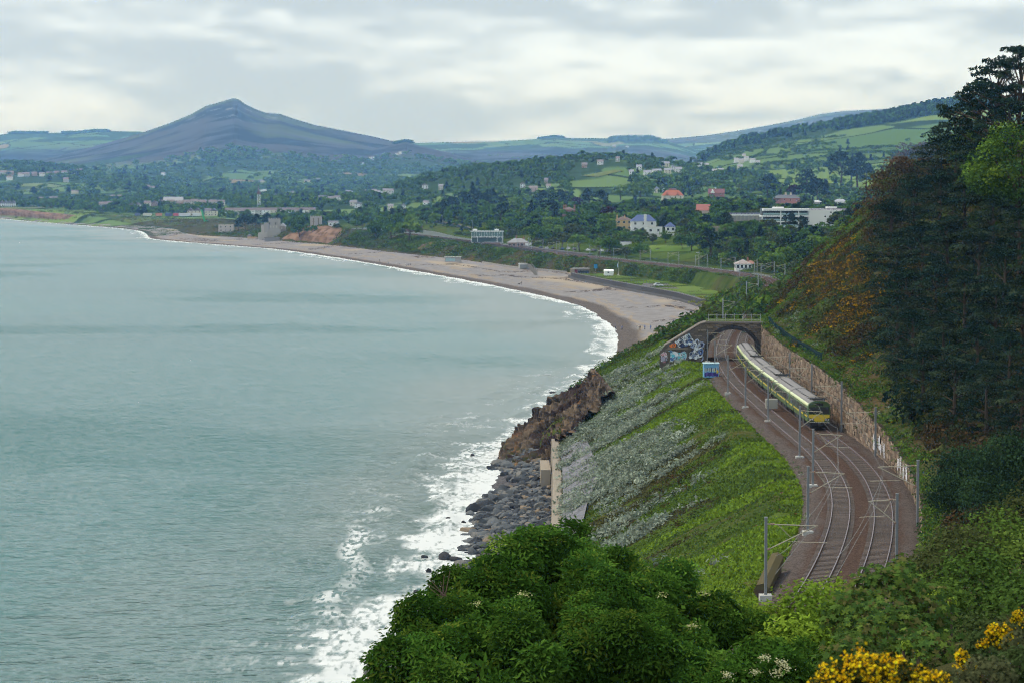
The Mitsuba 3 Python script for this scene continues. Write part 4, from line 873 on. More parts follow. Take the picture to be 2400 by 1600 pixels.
q = p[isg]; g1 = scatter(r, q, r.uniform(.7, 1.4, len(q)), BRUSH + RUST, CLs, 1.1); g2 = scatter(r, q + [0, 0, .12], r.uniform(.5, 1.15, len(q)), [(0.46, 0.250, 0.010), (0.34, 0.180, 0.014), (0.56, 0.33, 0.012), (0.12, 0.085, 0.02)], CLs)
whole('gorse_bank', vply(merge([g1, g2])), 'orange yellow gorse in flower over the hillside above the train', 'gorse', kind='stuff')
p, t = spread(r, 900, 205, 430, 11, 12, lambda X, Y, t: np.clip(nfb(X, Y, .1, 2, 12) + .3, 0, 1) * (t < .45))
whole('wall_top_scrub', vply(scatter(r, p, r.uniform(.4, 1.0, len(p)), SILVER + SILVER + OLIVE, CL)), 'silvery scrub spilling along the top of the stone retaining wall', 'scrub', kind='stuff')
ys_ = r.uniform(165, 432, 420); p = trk(ys_, -r.uniform(4.9, 6.6, 420)); p[:, 2] = zland(p[:, 0], p[:, 1], False)
whole('verge_plants', vply(scatter(r, p, r.uniform(.12, .5, 420), SILVER + OLIVE + BROAD + LIME, CLs)), 'scattered low weeds creeping over the gravel edge of the seaward track', 'weeds', kind='stuff')
wl = []
for _ in range(46):
    Y = r.uniform(225, 428); b = wall_pt(Y); wl.append([b[0] - .2, b[1] - .05, r.uniform(float(ZR(Y)) + .3, np.interp(Y, wy, wtop))])
whole('wall_plants', vply(scatter(r, np.array(wl), r.uniform(.25, .75, 46), SILVER + OLIVE + BROAD, CLs)), 'tufts of grey green plants rooted in the face of the stone wall', 'plants', kind='stuff')

# dark pines and other trees on the hill
for q in range(3):
    rr = np.random.default_rng(300 + q); k = 62; z = rr.uniform(.12, 1, k); a = rr.uniform(0, 6.28, k); w = np.interp(z, [.12, .3, .7, 1], [.30, .42, .34, .06]) * np.sqrt(rr.uniform(.1, 1, k))
    c = np.stack([np.cos(a) * w, np.sin(a) * w, z], 1); tb = MB(); tb.bar([0, 0, -.1], [.02, 0, .9], (.035, .008), BARK, 6)
    for j in range(0, k, 5): tb.bar([.02 * z[j], 0, z[j] * .8], c[j], (.010, .003), BARK, 4)
    TREES.setdefault('bigpine', []).append((vply(crown(rr, c, rr.uniform(.09, .17, k), 90, .034, PINE + [(0.046, 0.064, 0.036)], .36, .6, .42, 0, .3)), tb.build('stone')))
    k = 70; z = rr.uniform(.35, 1, k); w = np.interp(z, [.35, .6, 1], [.42, .46, .12]) * np.sqrt(rr.uniform(.15, 1, k)); a = rr.uniform(0, 6.28, k); c = np.stack([np.cos(a) * w, np.sin(a) * w, z], 1)
    tb = MB(); tb.bar([0, 0, -.1], [.02, .02, .85], (.030, .008), BARK, 6)
    for j in range(0, k, 3): tb.bar([.02 * z[j], 0, z[j] * .75], c[j], (.010, .003), BARK, 4)
    TREES.setdefault('openpine', []).append((vply(crown(rr, c, rr.uniform(.045, .085, k), 40, .040, PINE, .40, .7, .45)), tb.build('stone')))
    c, rad = crown_points(rr, 'round', 60); TREES.setdefault('biground', []).append((vply(crown(rr, c, rad, 150, .026, LIME[:1] + BROAD + [(0.13, 0.20, 0.03)], .7, .6, .85)), TREES['lime'][0][1]))
    c, rad = crown_points(rr, 'bush', 40); TREES.setdefault('rusty', []).append((vply(crown(rr, c, rad, 90, .050, RUST + RUST + OLIVE, .7, .6, .85)), TREES['lime'][0][1]))
    TREES.setdefault('darkbush', []).append((vply(crown(rr, c, rad, 160, .034, [(0.026, 0.055, 0.026), (0.036, 0.070, 0.030), (0.022, 0.044, 0.024)], .7, .6, .85)), TREES['lime'][0][1]))
def tree_px(style, x, ytop, ybase, label, cat='tree', name='tree', group=None, spread=1.0, y0=150, sink=0.0):
    b = ground(x, ybase, y0); h = (ybase - ytop) * b[1] / F * (1 + 0.0)
    return plant(style, b - [0, 0, sink], h, label, cat, name, group, spread)
for x, yt, yb, d in ((2330, 140, 420, 'second tallest and left of the tallest'), (2385, 110, 400, 'tallest, at the right edge'), (2290, 195, 430, 'third from the right'), (2240, 255, 420, 'leftmost and lowest'), (2360, 230, 450, 'shorter, in front of the two tallest')):
    tree_px('openpine', x, yt, yb, 'open dark pine against the sky on the hilltop, ' + d, 'pine tree', 'pine_tree', 'tall pines on the skyline')
MID = [[(2195, 320), (2235, 340), (2300, 330)], [(2140, 430), (2200, 410), (2262, 430)], [(2090, 480), (2330, 470), (2390, 500)], [(2100, 560), (2162, 530), (2222, 520), (2292, 550), (2352, 590)], [(2120, 640), (2190, 630), (2262, 650), (2332, 680), (2394, 690)], [(2100, 700), (2140, 735), (2212, 745), (2290, 770), (2362, 790)], [(2165, 815), (2235, 845), (2312, 865), (2392, 890)]]
_o = ['first', 'second', 'third', 'fourth', 'fifth', 'sixth', 'lowest']
for j, tier in enumerate(MID):
    for k, (x, y) in enumerate(tier): tree_px('bigpine', x, y - 10, y + 165, f'dense dark pine on the hillside, {_o[k]} from the left in the {_o[j]}' + (' tier down' if j < 6 else ' tier'), 'pine tree', 'pine_tree', 'dark pines on the hillside', 1.15)
for k, (x, y, s) in enumerate(((2075, 500, 80), (2070, 440, 80), (2095, 390, 90), (2110, 440, 90), (2125, 345, 100), (2150, 380, 80), (2160, 318, 90), (2192, 312, 80))):
    tree_px('rusty', x, y, y + s, f'russet brown small tree on the hill edge, {["first", "second", "third", "fourth", "fifth", "sixth", "seventh", "last"][k]} from the lower left end', 'tree', 'small_tree', 'russet small trees on the hill edge', 1.3, sink=.5)
tree_px('biground', 2390, 285, 560, 'big bright green broadleaf tree at the right edge of the hill', 'tree', 'tree', None, 1.1, 150)
tree_px('biground', 2325, 375, 540, 'bright green broadleaf tree just left of the biggest one', 'tree', 'tree', None, 1.2)
tree_px('biground', 2270, 300, 440, 'pale green tree below the tall skyline pines', 'tree', 'tree', None, 1.0)
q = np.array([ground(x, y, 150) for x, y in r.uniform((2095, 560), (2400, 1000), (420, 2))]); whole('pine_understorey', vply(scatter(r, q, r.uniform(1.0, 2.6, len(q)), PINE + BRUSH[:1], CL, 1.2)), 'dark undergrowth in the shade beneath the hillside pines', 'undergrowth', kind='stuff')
for x, yt, yb, lab in ((2290, 990, 1190, 'large dark green bush beneath the pines right of the bend'), (2385, 965, 1200, 'large dark green bush at the right edge beneath the pines'), (2235, 1085, 1225, 'dark green bush behind the second hill side mast'), (2330, 1085, 1250, 'low dark green bush spreading below the two large ones')):
    tree_px('darkbush', x, yt, yb, lab, 'bush', 'bush', None, .9)
# ------------------------------------------------------------------ the near bank: bushes close to the viewer
def znear(X, Y):
    z = 51.2 - .225 * Y + .30 * np.maximum(X - 1.5, 0) - 1.0 * np.maximum(-X - 3.0 + .02 * Y, 0)
    return np.minimum(z, 50.2 + 0 * Y) + .15 * nfb(X, Y, .5, 3, 6)
gy, gx = np.meshgrid(np.arange(2.0, 130, 1.0), np.arange(-22.0, 40, 1.0), indexing='ij')
scene['bank_soil'] = diffuse(lambda p, n, uv: mix((0.030, 0.036, 0.014), (0.060, 0.060, 0.028), fbm(p.x * 1.5, p.y * 1.5, p.z, 3)))
struct('near_bank', mikit.ply((np.stack([gx, gy, znear(gx, gy)], -1).reshape(-1, 3), grid_faces(*gx.shape)), 'bank_soil', smooth=True))
def balls(L_):
    "ellipsoid lobes of a bush, from where the photograph shows them and how far off they stand"
    return np.array([atd(x, y, Y) for x, y, r_, Y in L_]), np.array([r_ * Y / F for x, y, r_, Y in L_])
def skin(r, cen, rad, n, deep=0.0, squash=.9):
    "points and outward directions over the outside of the lobes"
    w = rad ** 2 / (rad ** 2).sum(); i = r.choice(len(cen), n * 2, p=w); d = rdir(r, n * 2); k = (1 - deep * r.random(n * 2)) * (1 + .10 * r.normal(size=n * 2))
    p = cen[i] + d * [1, 1, squash] * (rad[i] * k)[:, None]; ok = np.ones(len(p), bool)
    for c, q in zip(cen, rad): ok &= (np.linalg.norm((p - c) / [1, 1, squash], axis=1) > q * (.80 - deep))
    ok &= d[:, 1] < .55; return p[ok][:n], d[ok][:n], i[ok][:n]
def lobes_stems(cen, rad, r, n=14):
    m = MB()
    for c, q in zip(cen, rad):
        base = np.array([c[0], c[1], float(znear(c[0], c[1])) - .2])
        for _ in range(max(2, n // len(cen))): m.bar(base, c + rdir(r, 1)[0] * q * .7, (.045, .012), (0.10, 0.08, 0.06), 4)
    return m.build('stone')
def spray(seed, n=7, L=.27, pairs=2, lw=.055, ll=.125, up=.5):
    "a shoot with a ring of compound leaves"
    r = np.random.default_rng(seed); V, Fs = [], []; k = 0
    for j in range(n):
        a = j * 6.283 / n + r.normal(scale=.25); e = up + r.normal(scale=.25); d = np.array([math.cos(a), math.sin(a), e]); d /= np.linalg.norm(d); side = np.array([-math.sin(a), math.cos(a), 0.0])
        for q in range(2 * pairs + 1):
            t = .35 + .65 * (q // 2) / pairs; b = d * L * t + [0, 0, -.35 * L * t * t]
            dr_ = unit((d + [0, 0, -.55 * t])[None])[0] if q == 2 * pairs else unit((d * .55 + side * (1 if q % 2 else -1) * .8 + [0, 0, -.25])[None])[0]
            nn = np.cross(dr_, side if q == 2 * pairs else d); nn = nn / np.linalg.norm(nn); nn = nn if nn[2] > 0 else -nn; w = np.cross(nn, dr_); s = ll * r.uniform(.8, 1.2)
            V += [b, b + dr_ * s * .45 + w * lw * .5 + nn * .012, b + dr_ * s, b + dr_ * s * .45 - w * lw * .5 + nn * .012]; Fs += [[k, k + 1, k + 2], [k, k + 2, k + 3]]; k += 4
    return np.array(V), np.array(Fs), np.ones((k, 3))
SPR = [spray(q, 7, .27, 2, .046, .115) for q in range(5)]
ELD = [(0.040, 0.098, 0.014), (0.052, 0.120, 0.018), (0.076, 0.150, 0.022), (0.030, 0.076, 0.013)]
def part_copies(piece_list, parent, name, rest, pos, sc, rot, tone, up, most=300):
    "the pieces that show largest as parts, all the others as one part"
    order = np.argsort(np.linalg.norm(pos - [0, 0, H], axis=1) - 2.0 * (up[:, 2] - up[:, 1])); w = np.arange(len(pos)) % len(piece_list)
    for i in order[:most]: put(name, vply(copies(piece_list[w[i]], pos[i:i + 1], sc[i:i + 1], rot[i:i + 1], tone[i:i + 1], up[i:i + 1])), parent)
    o = order[most:]
    if len(o): put(rest, vply(merge([copies(piece_list[q], pos[o][w[o] == q], sc[o][w[o] == q], rot[o][w[o] == q], tone[o][w[o] == q], up[o][w[o] == q]) for q in range(len(piece_list)) if (w[o] == q).any()])), parent, kind='stuff')
def umbel(pos, s, r, col=(0.62, 0.60, 0.36)):
    d = r.normal(size=(60, 2)) * s * .45; p = np.c_[d, .02 * r.normal(size=60) - .3 * (d ** 2).sum(1)] + pos
    return leaves(p, np.tile([0, -.5, 1.0], (60, 1)), r, s * .20, [col, (0.52, 0.50, 0.26)], .9, .5)
r = np.random.default_rng(51)
cen, rad = balls([(1305, 1400, 150, 37), (1160, 1445, 140, 36), (1040, 1545, 135, 34), (935, 1650, 115, 33), (1425, 1430, 150, 38), (1565, 1455, 140, 39), (1700, 1520, 130, 39), (1200, 1600, 190, 33), (1450, 1620, 190, 33), (1680, 1670, 170, 33), (1800, 1590, 120, 36), (1330, 1300, 45, 37), (1250, 1315, 50, 37), (1230, 1400, 130, 36.5), (1100, 1500, 130, 35), (990, 1600, 130, 33.5), (1370, 1500, 170, 36), (1120, 1620, 170, 33), (1500, 1510, 150, 37), (1320, 1640, 190, 33), (1580, 1580, 150, 36), (1640, 1480, 120, 39)])
t = thing('elder_bush', 'big lush dark green elder bush filling the bottom of the view, above the surf', 'bush')
sc_, sd_, _ = skin(r, cen, rad * .90, 330, .05); sr_ = r.uniform(.14, .34, len(sc_)); p, d, i = skin(r, sc_, sr_, 6800, .15); i = np.minimum(i, len(sc_) - 1); up = unit(d * .9 + [0, -.25, .5]); ton_ = r.uniform(.7, 1.5, len(sc_))[i]
part_copies(SPR, t, 'leaf_spray', 'foliage', p, r.uniform(.55, 1.0, len(p)), r.uniform(0, 6.28, len(p)), shades(r, len(p), ELD, .16) * ton_[:, None] * np.where(r.random((len(p), 1)) < .12, [1.9, 1.35, 1.3], [1, 1, 1]), up)
q, e, i = skin(r, cen, rad * .84, 7000, .3); put('inner_leaves', vply(leaves(q, e + [0, 0, .4], r, .15, ELD, .45, .7)), t, kind='stuff'); put('stems', lobes_stems(cen, rad, r, 40), t)
for x, y, s in ((1225, 1398, .16), (1540, 1398, .14), (1480, 1455, .15), (1610, 1470, .16), (1370, 1480, .15), (1000, 1520, .14), (1310, 1545, .16), (1705, 1585, .18), (1120, 1420, .14), (1640, 1395, .13)):
    b = atd(x, y, 34); put('flower_head', vply(umbel(b + [0, -.9, .2], s * .7, r, (0.16, 0.24, 0.05))), t)
cen, rad = balls([(1790, 1560, 70, 27), (1850, 1600, 70, 26), (1740, 1620, 70, 26)])
t = thing('elder_bush', 'small elder bush with flat cream flower heads right of the big elder', 'bush')
p, d, i = skin(r, cen, rad, 170, .3); part_copies(SPR, t, 'leaf_spray', 'foliage', p, r.uniform(.6, .9, len(p)), r.uniform(0, 6.28, len(p)), shades(r, len(p), ELD, .14), unit(d * .8 + [0, -.1, .55]), 80)
put('inner_leaves', vply(leaves(*skin(r, cen, rad * .8, 500, .4)[:2], r, .12, ELD, .45, .7)), t, kind='stuff')
for x, y, s in ((1794, 1540, .085), (1830, 1550, .09), (1842, 1563, .085), (1822, 1574, .085), (1704, 1580, .08), (1770, 1572, .07)): put('flower_head', vply(umbel(atd(x, y, 25.2), s, r, (0.66, 0.64, 0.44))), t)
# sycamore sapling
ang = np.linspace(-2.5, 2.5, 11); rl = np.array([.35, .62, .40, .85, .48, 1.0, .48, .85, .40, .62, .35])
lf = np.array([[0, 0, 0]] + [[math.sin(a) * q, math.cos(a) * q, -.12 * q * q] for a, q in zip(ang, rl)]); LEAF = (lf * .62, np.array([[0, k, k + 1] for k in range(1, 11)]), np.ones((12, 3)))
cen, rad = balls([(2085, 1400, 95, 37), (2010, 1450, 85, 36), (2160, 1440, 85, 37), (2080, 1500, 110, 35), (2180, 1540, 85, 34), (1990, 1550, 80, 34), (2120, 1350, 45, 38), (2030, 1380, 50, 37)])
t = thing('sycamore_sapling', 'young sycamore with broad lobed leaves in front of the track, lower right', 'sapling')
SYC = [(0.060, 0.115, 0.028), (0.082, 0.145, 0.032), (0.048, 0.095, 0.026), (0.110, 0.170, 0.032), (0.120, 0.125, 0.042)]
p, d, i = skin(r, cen, rad, 3400, .5); part_copies([LEAF], t, 'leaf', 'foliage', p, r.uniform(.09, .19, len(p)), r.uniform(0, 6.28, len(p)), shades(r, len(p), SYC, .15), unit(d * .6 + [0, -.45, .6] + .35 * r.normal(size=(len(p), 3))))
put('stems', lobes_stems(cen, rad, r, 30), t)
def leafy_bush(name, label, lob, n, size, pal, cat='bush', aspect=.62, deep=.45, inner=1.0, extra=None):
    cen, rad = balls(lob); t = thing(name, label, cat); p, d, i = skin(r, cen, rad, n, deep); tone = shades(r, len(cen), pal, .1)[i] * (1 + .2 * r.normal(size=(len(p), 1)))
    put('foliage', vply(leaves(p, unit(d) + [0, -.2, .55], r, size, np.clip(tone, .004, .9), aspect, .55)), t, kind='stuff'); put('stems', lobes_stems(cen, rad, r, 12), t); return t
FRESH = [(0.135, 0.225, 0.026), (0.170, 0.260, 0.030), (0.105, 0.185, 0.024)]
leafy_bush('low_shrub', 'bright yellow green low shrub between the elder and the sycamore', [(1800, 1470, 75, 40), (1890, 1440, 90, 40), (1945, 1420, 80, 41), (1860, 1520, 95, 38), (1930, 1530, 95, 38), (1760, 1440, 45, 41)], 9000, .085, FRESH)
BRM = [(0.062, 0.115, 0.024), (0.085, 0.145, 0.028), (0.110, 0.170, 0.034), (0.068, 0.085, 0.030)]
leafy_bush('bramble_bush', 'tangled dark green bramble bush behind the sycamore, right of the track', [(2120, 1345, 50, 60), (2190, 1345, 80, 58), (2250, 1300, 90, 60), (2290, 1380, 120, 55), (2200, 1420, 80, 52)], 9000, .12, BRM)
leafy_bush('bramble_bush', 'tangled bramble bush rising to the right edge above the gorse', [(2340, 1265, 90, 64), (2405, 1230, 105, 66), (2390, 1340, 120, 60), (2320, 1440, 110, 54), (2410, 1440, 110, 52)], 9000, .12, BRM + FRESH[:1])
leafy_bush('bramble_bush', 'dark leafy bush low on the right, between sycamore and gorse', [(2230, 1520, 110, 44), (2310, 1520, 110, 42), (2150, 1590, 90, 38), (2380, 1540, 90, 40), (2030, 1590, 90, 34)], 8000, .10, [(0.030, 0.056, 0.018), (0.042, 0.075, 0.022), (0.055, 0.080, 0.026)])
leafy_bush('climber', 'pale yellow green climbing shoots threading through the dark bush right of the sycamore', [(2190, 1395, 14, 40), (2185, 1430, 16, 40), (2200, 1450, 12, 40), (2180, 1480, 14, 40), (2170, 1510, 12, 40), (2230, 1410, 12, 40), (2125, 1510, 14, 33), (2150, 1530, 10, 33)], 420, .075, [(0.20, 0.28, 0.035), (0.16, 0.24, 0.03)], 'climber')
leafy_bush('near_bush', 'soft out of focus olive green leaves in the bottom right corner', [(2330, 1590, 60, 14.5), (2400, 1560, 60, 15), (2250, 1615, 60, 14), (2385, 1510, 40, 17), (2290, 1560, 30, 15), (2200, 1610, 50, 13.5), (2330, 1535, 45, 19), (2395, 1470, 40, 20), (2300, 1510, 40, 19.5)], 4200, .040, [(0.060, 0.075, 0.032), (0.085, 0.095, 0.045), (0.050, 0.080, 0.028)])
# gorse in flower close by
def gorse(label, lob, spikes, Y, n):
    t = thing('gorse_bush', label, 'gorse'); cen, rad = balls([(x, y, q, Y) for x, y, q in lob]); p, d, i = skin(r, cen, rad, int(n * 1.7), .35); k = nfb(p[:, 0] * 3, p[:, 2] * 3 + p[:, 1], 3.2, 2, 6) > -.42; p, d = p[k], d[k]
    for x, y, l in spikes:
        b = atd(x, y, Y); s = r.random((70, 1)) ** .7; p = np.vstack([p, b - [0, 0, 1] * s * l * Y / F * 1.0 + r.normal(scale=.022, size=(70, 3)) * (.5 + s)]); d = np.vstack([d, rdir(r, 70)])
    put('flowers', vply(leaves(p, d + [0, -.3, .4], r, .021, [(0.84, 0.55, 0.014), (0.88, 0.64, 0.020), (0.76, 0.42, 0.012)], .8, .7)), t, kind='stuff')
    q, e, i = skin(r, cen, rad * 1.0, int(n * 2.0), .5); put('spines', vply(leaves(q, e, r, .04, [(0.045, 0.070, 0.022), (0.060, 0.060, 0.025)], .25, .9)), t, kind='stuff')
    m = MB()
    for c, k in zip(cen, rad): m.bar(c - [0, -.05, k * 1.2], c, (.012, .006), (0.08, 0.06, 0.04), 4)
    put('stems', m.build('stone'), t)
gorse('gorse bush in full yellow flower at the bottom edge of the view', [(1945, 1590, 42), (1990, 1580, 45), (2040, 1575, 52), (2100, 1585, 52), (2150, 1600, 45), (2195, 1600, 36), (1930, 1625, 50), (2060, 1640, 80)], [(2015, 1512, 70), (1985, 1525, 60), (2000, 1535, 50), (2108, 1532, 60), (2090, 1545, 50), (2075, 1525, 50), (1955, 1550, 40), (2150, 1560, 40), (2030, 1525, 60)], 13, 2600)
gorse('small spray of yellow gorse right of the big one, in the bottom corner', [(2262, 1550, 16), (2275, 1570, 18), (2255, 1530, 10), (2290, 1585, 14)], [(2248, 1520, 40), (2270, 1535, 40)], 16, 420)
gorse('yellow gorse spray higher up near the right edge', [(2330, 1480, 20), (2355, 1478, 18), (2345, 1500, 22), (2310, 1505, 14), (2370, 1500, 16), (2295, 1510, 10)], [(2325, 1458, 30), (2355, 1462, 30)], 18, 560)
gorse('last yellow gorse tip touching the right edge of the view', [(2385, 1440, 12), (2375, 1450, 8)], [(2392, 1432, 24)], 19, 160)
m = MB()
for k in range(9):
    a = atd(1045 + r.uniform(-12, 8), 1400, 34.5); m.bar(a, atd(1000 + r.uniform(0, 60), 1330 + r.uniform(0, 50), 34.5), (.007, .003), (0.20, 0.13, 0.11), 4)
whole('dead_twigs', m.build('stone'), 'bare pinkish dead twigs sticking out at the left of the big elder', 'twigs')
# old wall stub and pipe by the first mast
t = thing('stone_stub', 'mossy old wall stub sloping down beside the nearest sea side mast', 'wall'); m = MB(); a, b = at(1820, 1310, 22.6), at(1785, 1385, 22.0)
m.bar(a, b, .62, (0.11, 0.095, 0.055), 7); put('coping', m.build('stone'), t); m = MB(); m.box((a + b) / 2 - [0, 0, .9], (.8, np.linalg.norm(a - b), 1.4), (0.10, 0.07, 0.06), rz=-math.atan2((b - a)[0], (b - a)[1])); put('body', m.build('stone'), t)
# ------------------------------------------------------------------ houses
WHITE, CREAM, GREYW, PINKW, YELW, BRICK = (0.72, 0.72, 0.70), (0.60, 0.55, 0.44), (0.42, 0.42, 0.40), (0.44, 0.18, 0.14), (0.55, 0.38, 0.17), (0.26, 0.13, 0.09)
SLATE, BLUER, REDT, BROWNT, TERRA = (0.13, 0.13, 0.145), (0.075, 0.11, 0.24), (0.30, 0.10, 0.075), (0.15, 0.105, 0.09), (0.40, 0.13, 0.07)
PANE = (0.035, 0.045, 0.055)
fronts = []                                                             # (pixel x0, x1, Y, y): nothing nearer may rise above y there
blocked = []                                                            # (pixel x0, x1, Y0, Y1): where no tree may stand
class House:
    def __init__(s, label, base, cat='house', name='house', rz=0.0, group=None):
        s.t = thing(name, label, cat, group); s.b = np.asarray(base, float); s.rz = rz; c, q = math.cos(rz), math.sin(rz); s.R = np.array([[c, q, 0], [-q, c, 0], [0, 0, 1]])
    def W(s, v): return np.asarray(v, float) @ s.R + s.b
    def box(s, name, c, size, col, parent=None, label=None, bsdf='paint'):
        m = MB(); m.box(s.W(c), size, col, rz=s.rz); return put(name, m.build(bsdf), parent or s.t, label)
    def roof(s, w, d, z, rh, col, kind='hip', o=.5, c=(0, 0), name='roof', label=None):
        w2, d2 = w / 2 + o, d / 2 + o; k = min(w2, d2) * .95
        if kind == 'gable': r0, r1 = (-w2, 0), (w2, 0)
        elif kind == 'gabley': r0, r1 = (0, -d2), (0, d2)
        elif w >= d: r0, r1 = (-w2 + k, 0), (w2 - k, 0)
        else: r0, r1 = (0, -d2 + k), (0, d2 - k)
        v = [(-w2, -d2, z), (w2, -d2, z), (w2, d2, z), (-w2, d2, z), (*r0, z + rh), (*r1, z + rh)]
        f = [[0, 1, 5], [0, 5, 4], [2, 3, 4], [2, 4, 5], [1, 2, 5], [3, 0, 4], [0, 3, 2], [0, 2, 1]] if w >= d and kind != 'gabley' else [[0, 1, 4], [2, 3, 5], [1, 2, 5], [1, 5, 4], [3, 0, 4], [3, 4, 5], [0, 3, 2], [0, 2, 1]]
        m = MB(); m.add(s.W(np.array(v, float) + [c[0], c[1], 0]), f, col); s.rk = put(name, m.build('paint'), s.t, label); return s.rk
    def gable_wall(s, w, d, z, rh, col, axis='x'):
        m = MB()
        for e in (-1, 1):
            v = [(e * w / 2, -d / 2, z), (e * w / 2, d / 2, z), (e * w / 2, 0, z + rh)] if axis == 'x' else [(-w / 2, e * d / 2, z), (w / 2, e * d / 2, z), (0, e * d / 2, z + rh)]
            v = np.array(v, float); n = np.array([e * .12, 0, 0]) if axis == 'x' else np.array([0, e * .12, 0])
            m.add(s.W(np.vstack([v - n, v + n])), [[0, 1, 2], [3, 5, 4], [0, 3, 4], [0, 4, 1], [1, 4, 5], [1, 5, 2], [2, 5, 3], [2, 3, 0]], col)
        put('gable', m.build('paint'), s.t)
    def windows(s, w, d, rows, n, ww=1.1, wh=1.3, frame=(0.6, 0.6, 0.6), sides=('f', 'l', 'r'), c=(0, 0)):
        for sd in sides:
            L_ = w if sd == 'f' else d; k = n if sd == 'f' else max(1, int(round(n * d / w)))
            for z in rows:
                for j in range(k):
                    u = (j + .5) / k * L_ - L_ / 2
                    p = (u + c[0], -d / 2 - .02 + c[1], z) if sd == 'f' else ((-w / 2 - .02 if sd == 'l' else w / 2 + .02) + c[0], u + c[1], z)
                    sz = (ww + .2, .10, wh + .2) if sd == 'f' else (.10, ww + .2, wh + .2)
                    k_ = s.box('window', p, sz, frame); off = np.array(p) + (np.array([0, -.05, 0]) if sd == 'f' else np.array([-.05 if sd == 'l' else .05, 0, 0]))
                    s.box('pane', off, (ww, .05, wh) if sd == 'f' else (.05, ww, wh), PANE, k_, bsdf='gloss')
    def chimney(s, x, y, z, h, col, w=.9): k = s.box('chimney', (x, y, z + h / 2), (w, w * .7, h), col, s.rk); s.box('pot', (x, y, z + h + .25), (w * .35, w * .35, .5), TERRA, k)
def hpx(label, x0, x1, yr, ye, yb, wall, roof, kind='hip', d=8.0, rz=0.0, storeys=2, n=3, chim=(), cat='house', name='house', group=None, Y=None, win=True, sides=('f', 'l', 'r')):
    xm = (x0 + x1) / 2; b = ground(xm, yb, 900) if Y is None else atd(xm, yb, Y); k = b[1] / F; w = (x1 - x0) * k / max(.3, math.cos(rz)); h = (yb - ye) * k; rh = max(.3, (ye - yr) * k)
    b = b + [0, d / 2, 0]; hs = House(label, b, cat, name, rz, group)
    hs.box('walls', (0, 0, h / 2 - 1.0), (w, d, h + 2.0), wall)
    if kind == 'flat': hs.rk = hs.box('roof', (0, 0, h + .15), (w + .5, d + .5, .3), roof)
    else:
        hs.roof(w, d, h, rh, roof, kind)
        if kind == 'gable': hs.gable_wall(w, d, h, rh * .95, wall)
        if kind == 'gabley': hs.gable_wall(w, d, h, rh * .95, wall, 'y')
    if win: hs.windows(w, d, [h * (q + .55) / storeys for q in range(storeys)], n, min(1.3, w / n * .5), min(1.4, h / storeys * .5), sides=sides)
    for cx, cyy, chh in chim: hs.chimney(cx * w, cyy * d, h + rh * .35, chh, wall if chh > 0 else BRICK)
    blocked.append((x0 - 5, x1 + 5, b[1] - 20, b[1] + d + 8)); fronts.append((x0 - 3, x1 + 3, b[1], ye + .72 * (yb - ye))); hs.w, hs.d, hs.h, hs.rh = w, d, h, rh
    return hs
hs = hpx('white two storey house with a blue hipped roof and tall white chimney', 1479, 1538, 504, 519, 543, WHITE, BLUER, 'hip', 9, chim=(), n=3)
hs.box('chimney', (hs.w * .06, -hs.d / 2 - .35, hs.h * .55 + hs.rh * .5), (1.7, .8, hs.h + hs.rh), WHITE); hs.box('porch_roof', (-hs.w * .5, -hs.d / 2 - 2, .1), (8, 3.4, .25), SLATE); hs.box('porch_wall', (-hs.w * .5, -hs.d / 2 - 2, -1.2), (6.5, 2.6, 2.3), GREYW)
hpx('low flat roofed white wing joined to the white house with the blue roof', 1516, 1552, 532, 533, 549, WHITE, GREYW, 'flat', 7, storeys=1, n=2, name='house_wing', cat='house')
hpx('small white pavilion with a blue pyramid roof right of the white house', 1560, 1583, 521, 532, 545, WHITE, BLUER, 'hip', 6, storeys=1, n=2, name='pavilion', cat='pavilion')
hpx('white garden wall below the white house with the blue roof', 1516, 1580, 547, 548, 556, (0.62, 0.6, 0.56), (0.6, 0.6, 0.56), 'flat', .5, win=False, name='garden_wall', cat='wall')
hpx('yellow ochre house with a brown roof and brick chimneys behind the white house', 1444, 1481, 508, 516, 540, YELW, BROWNT, 'hip', 9, n=3, chim=((-.42, 0, 2.4), (.05, -.2, 2.0)))
hs = hpx('large house with a bright orange red tiled roof among the trees on the skyline', 1552, 1602, 446, 459, 475, CREAM, TERRA, 'hip', 11, n=4)
for k in (-.28, .22): hs.roof(3.6, 3.0, hs.h + .3, hs.rh * .7, TERRA, 'gabley', .3, (k * hs.w, -hs.d / 2), 'dormer'); hs.box('gable', (k * hs.w, -hs.d / 2 - .4, hs.h + .9), (2.2, .4, 1.4), WHITE)
hs.box('chimney', (0, 1.5, hs.h + hs.rh + .9), (9, .8, 2.6), BRICK)
hpx('house with plain pinkish red tiled roof half hidden in the trees', 1634, 1664, 479, 494, 506, (0.45, 0.36, 0.27), (0.36, 0.13, 0.10), 'gable', 8, win=False)
hs = hpx('house with burgundy tiled roof and white gables near the top of the village', 1661, 1698, 443, 453, 466, (0.30, 0.12, 0.10), (0.20, 0.075, 0.07), 'gable', 9, n=2); hs.roof(5, 5, hs.h, hs.rh * .9, WHITE, 'gabley', .1, (-hs.w * .25, -3), 'front_gable'); hs.box('water_tank', (-hs.w * .05, 0, hs.h + hs.rh + .8), (1.6, 1.6, 1.6), WHITE)
hs = hpx('salmon pink villa with grey hipped roof and two cream chimney stacks', 1815, 1875, 457, 465, 484, PINKW, SLATE, 'hip', 10, n=4)
for k in (-.04, .16): hs.box('chimney', (k * hs.w, 0, hs.h + hs.rh + .4), (1.9, 1.2, 4.4), (0.62, 0.5, 0.38))
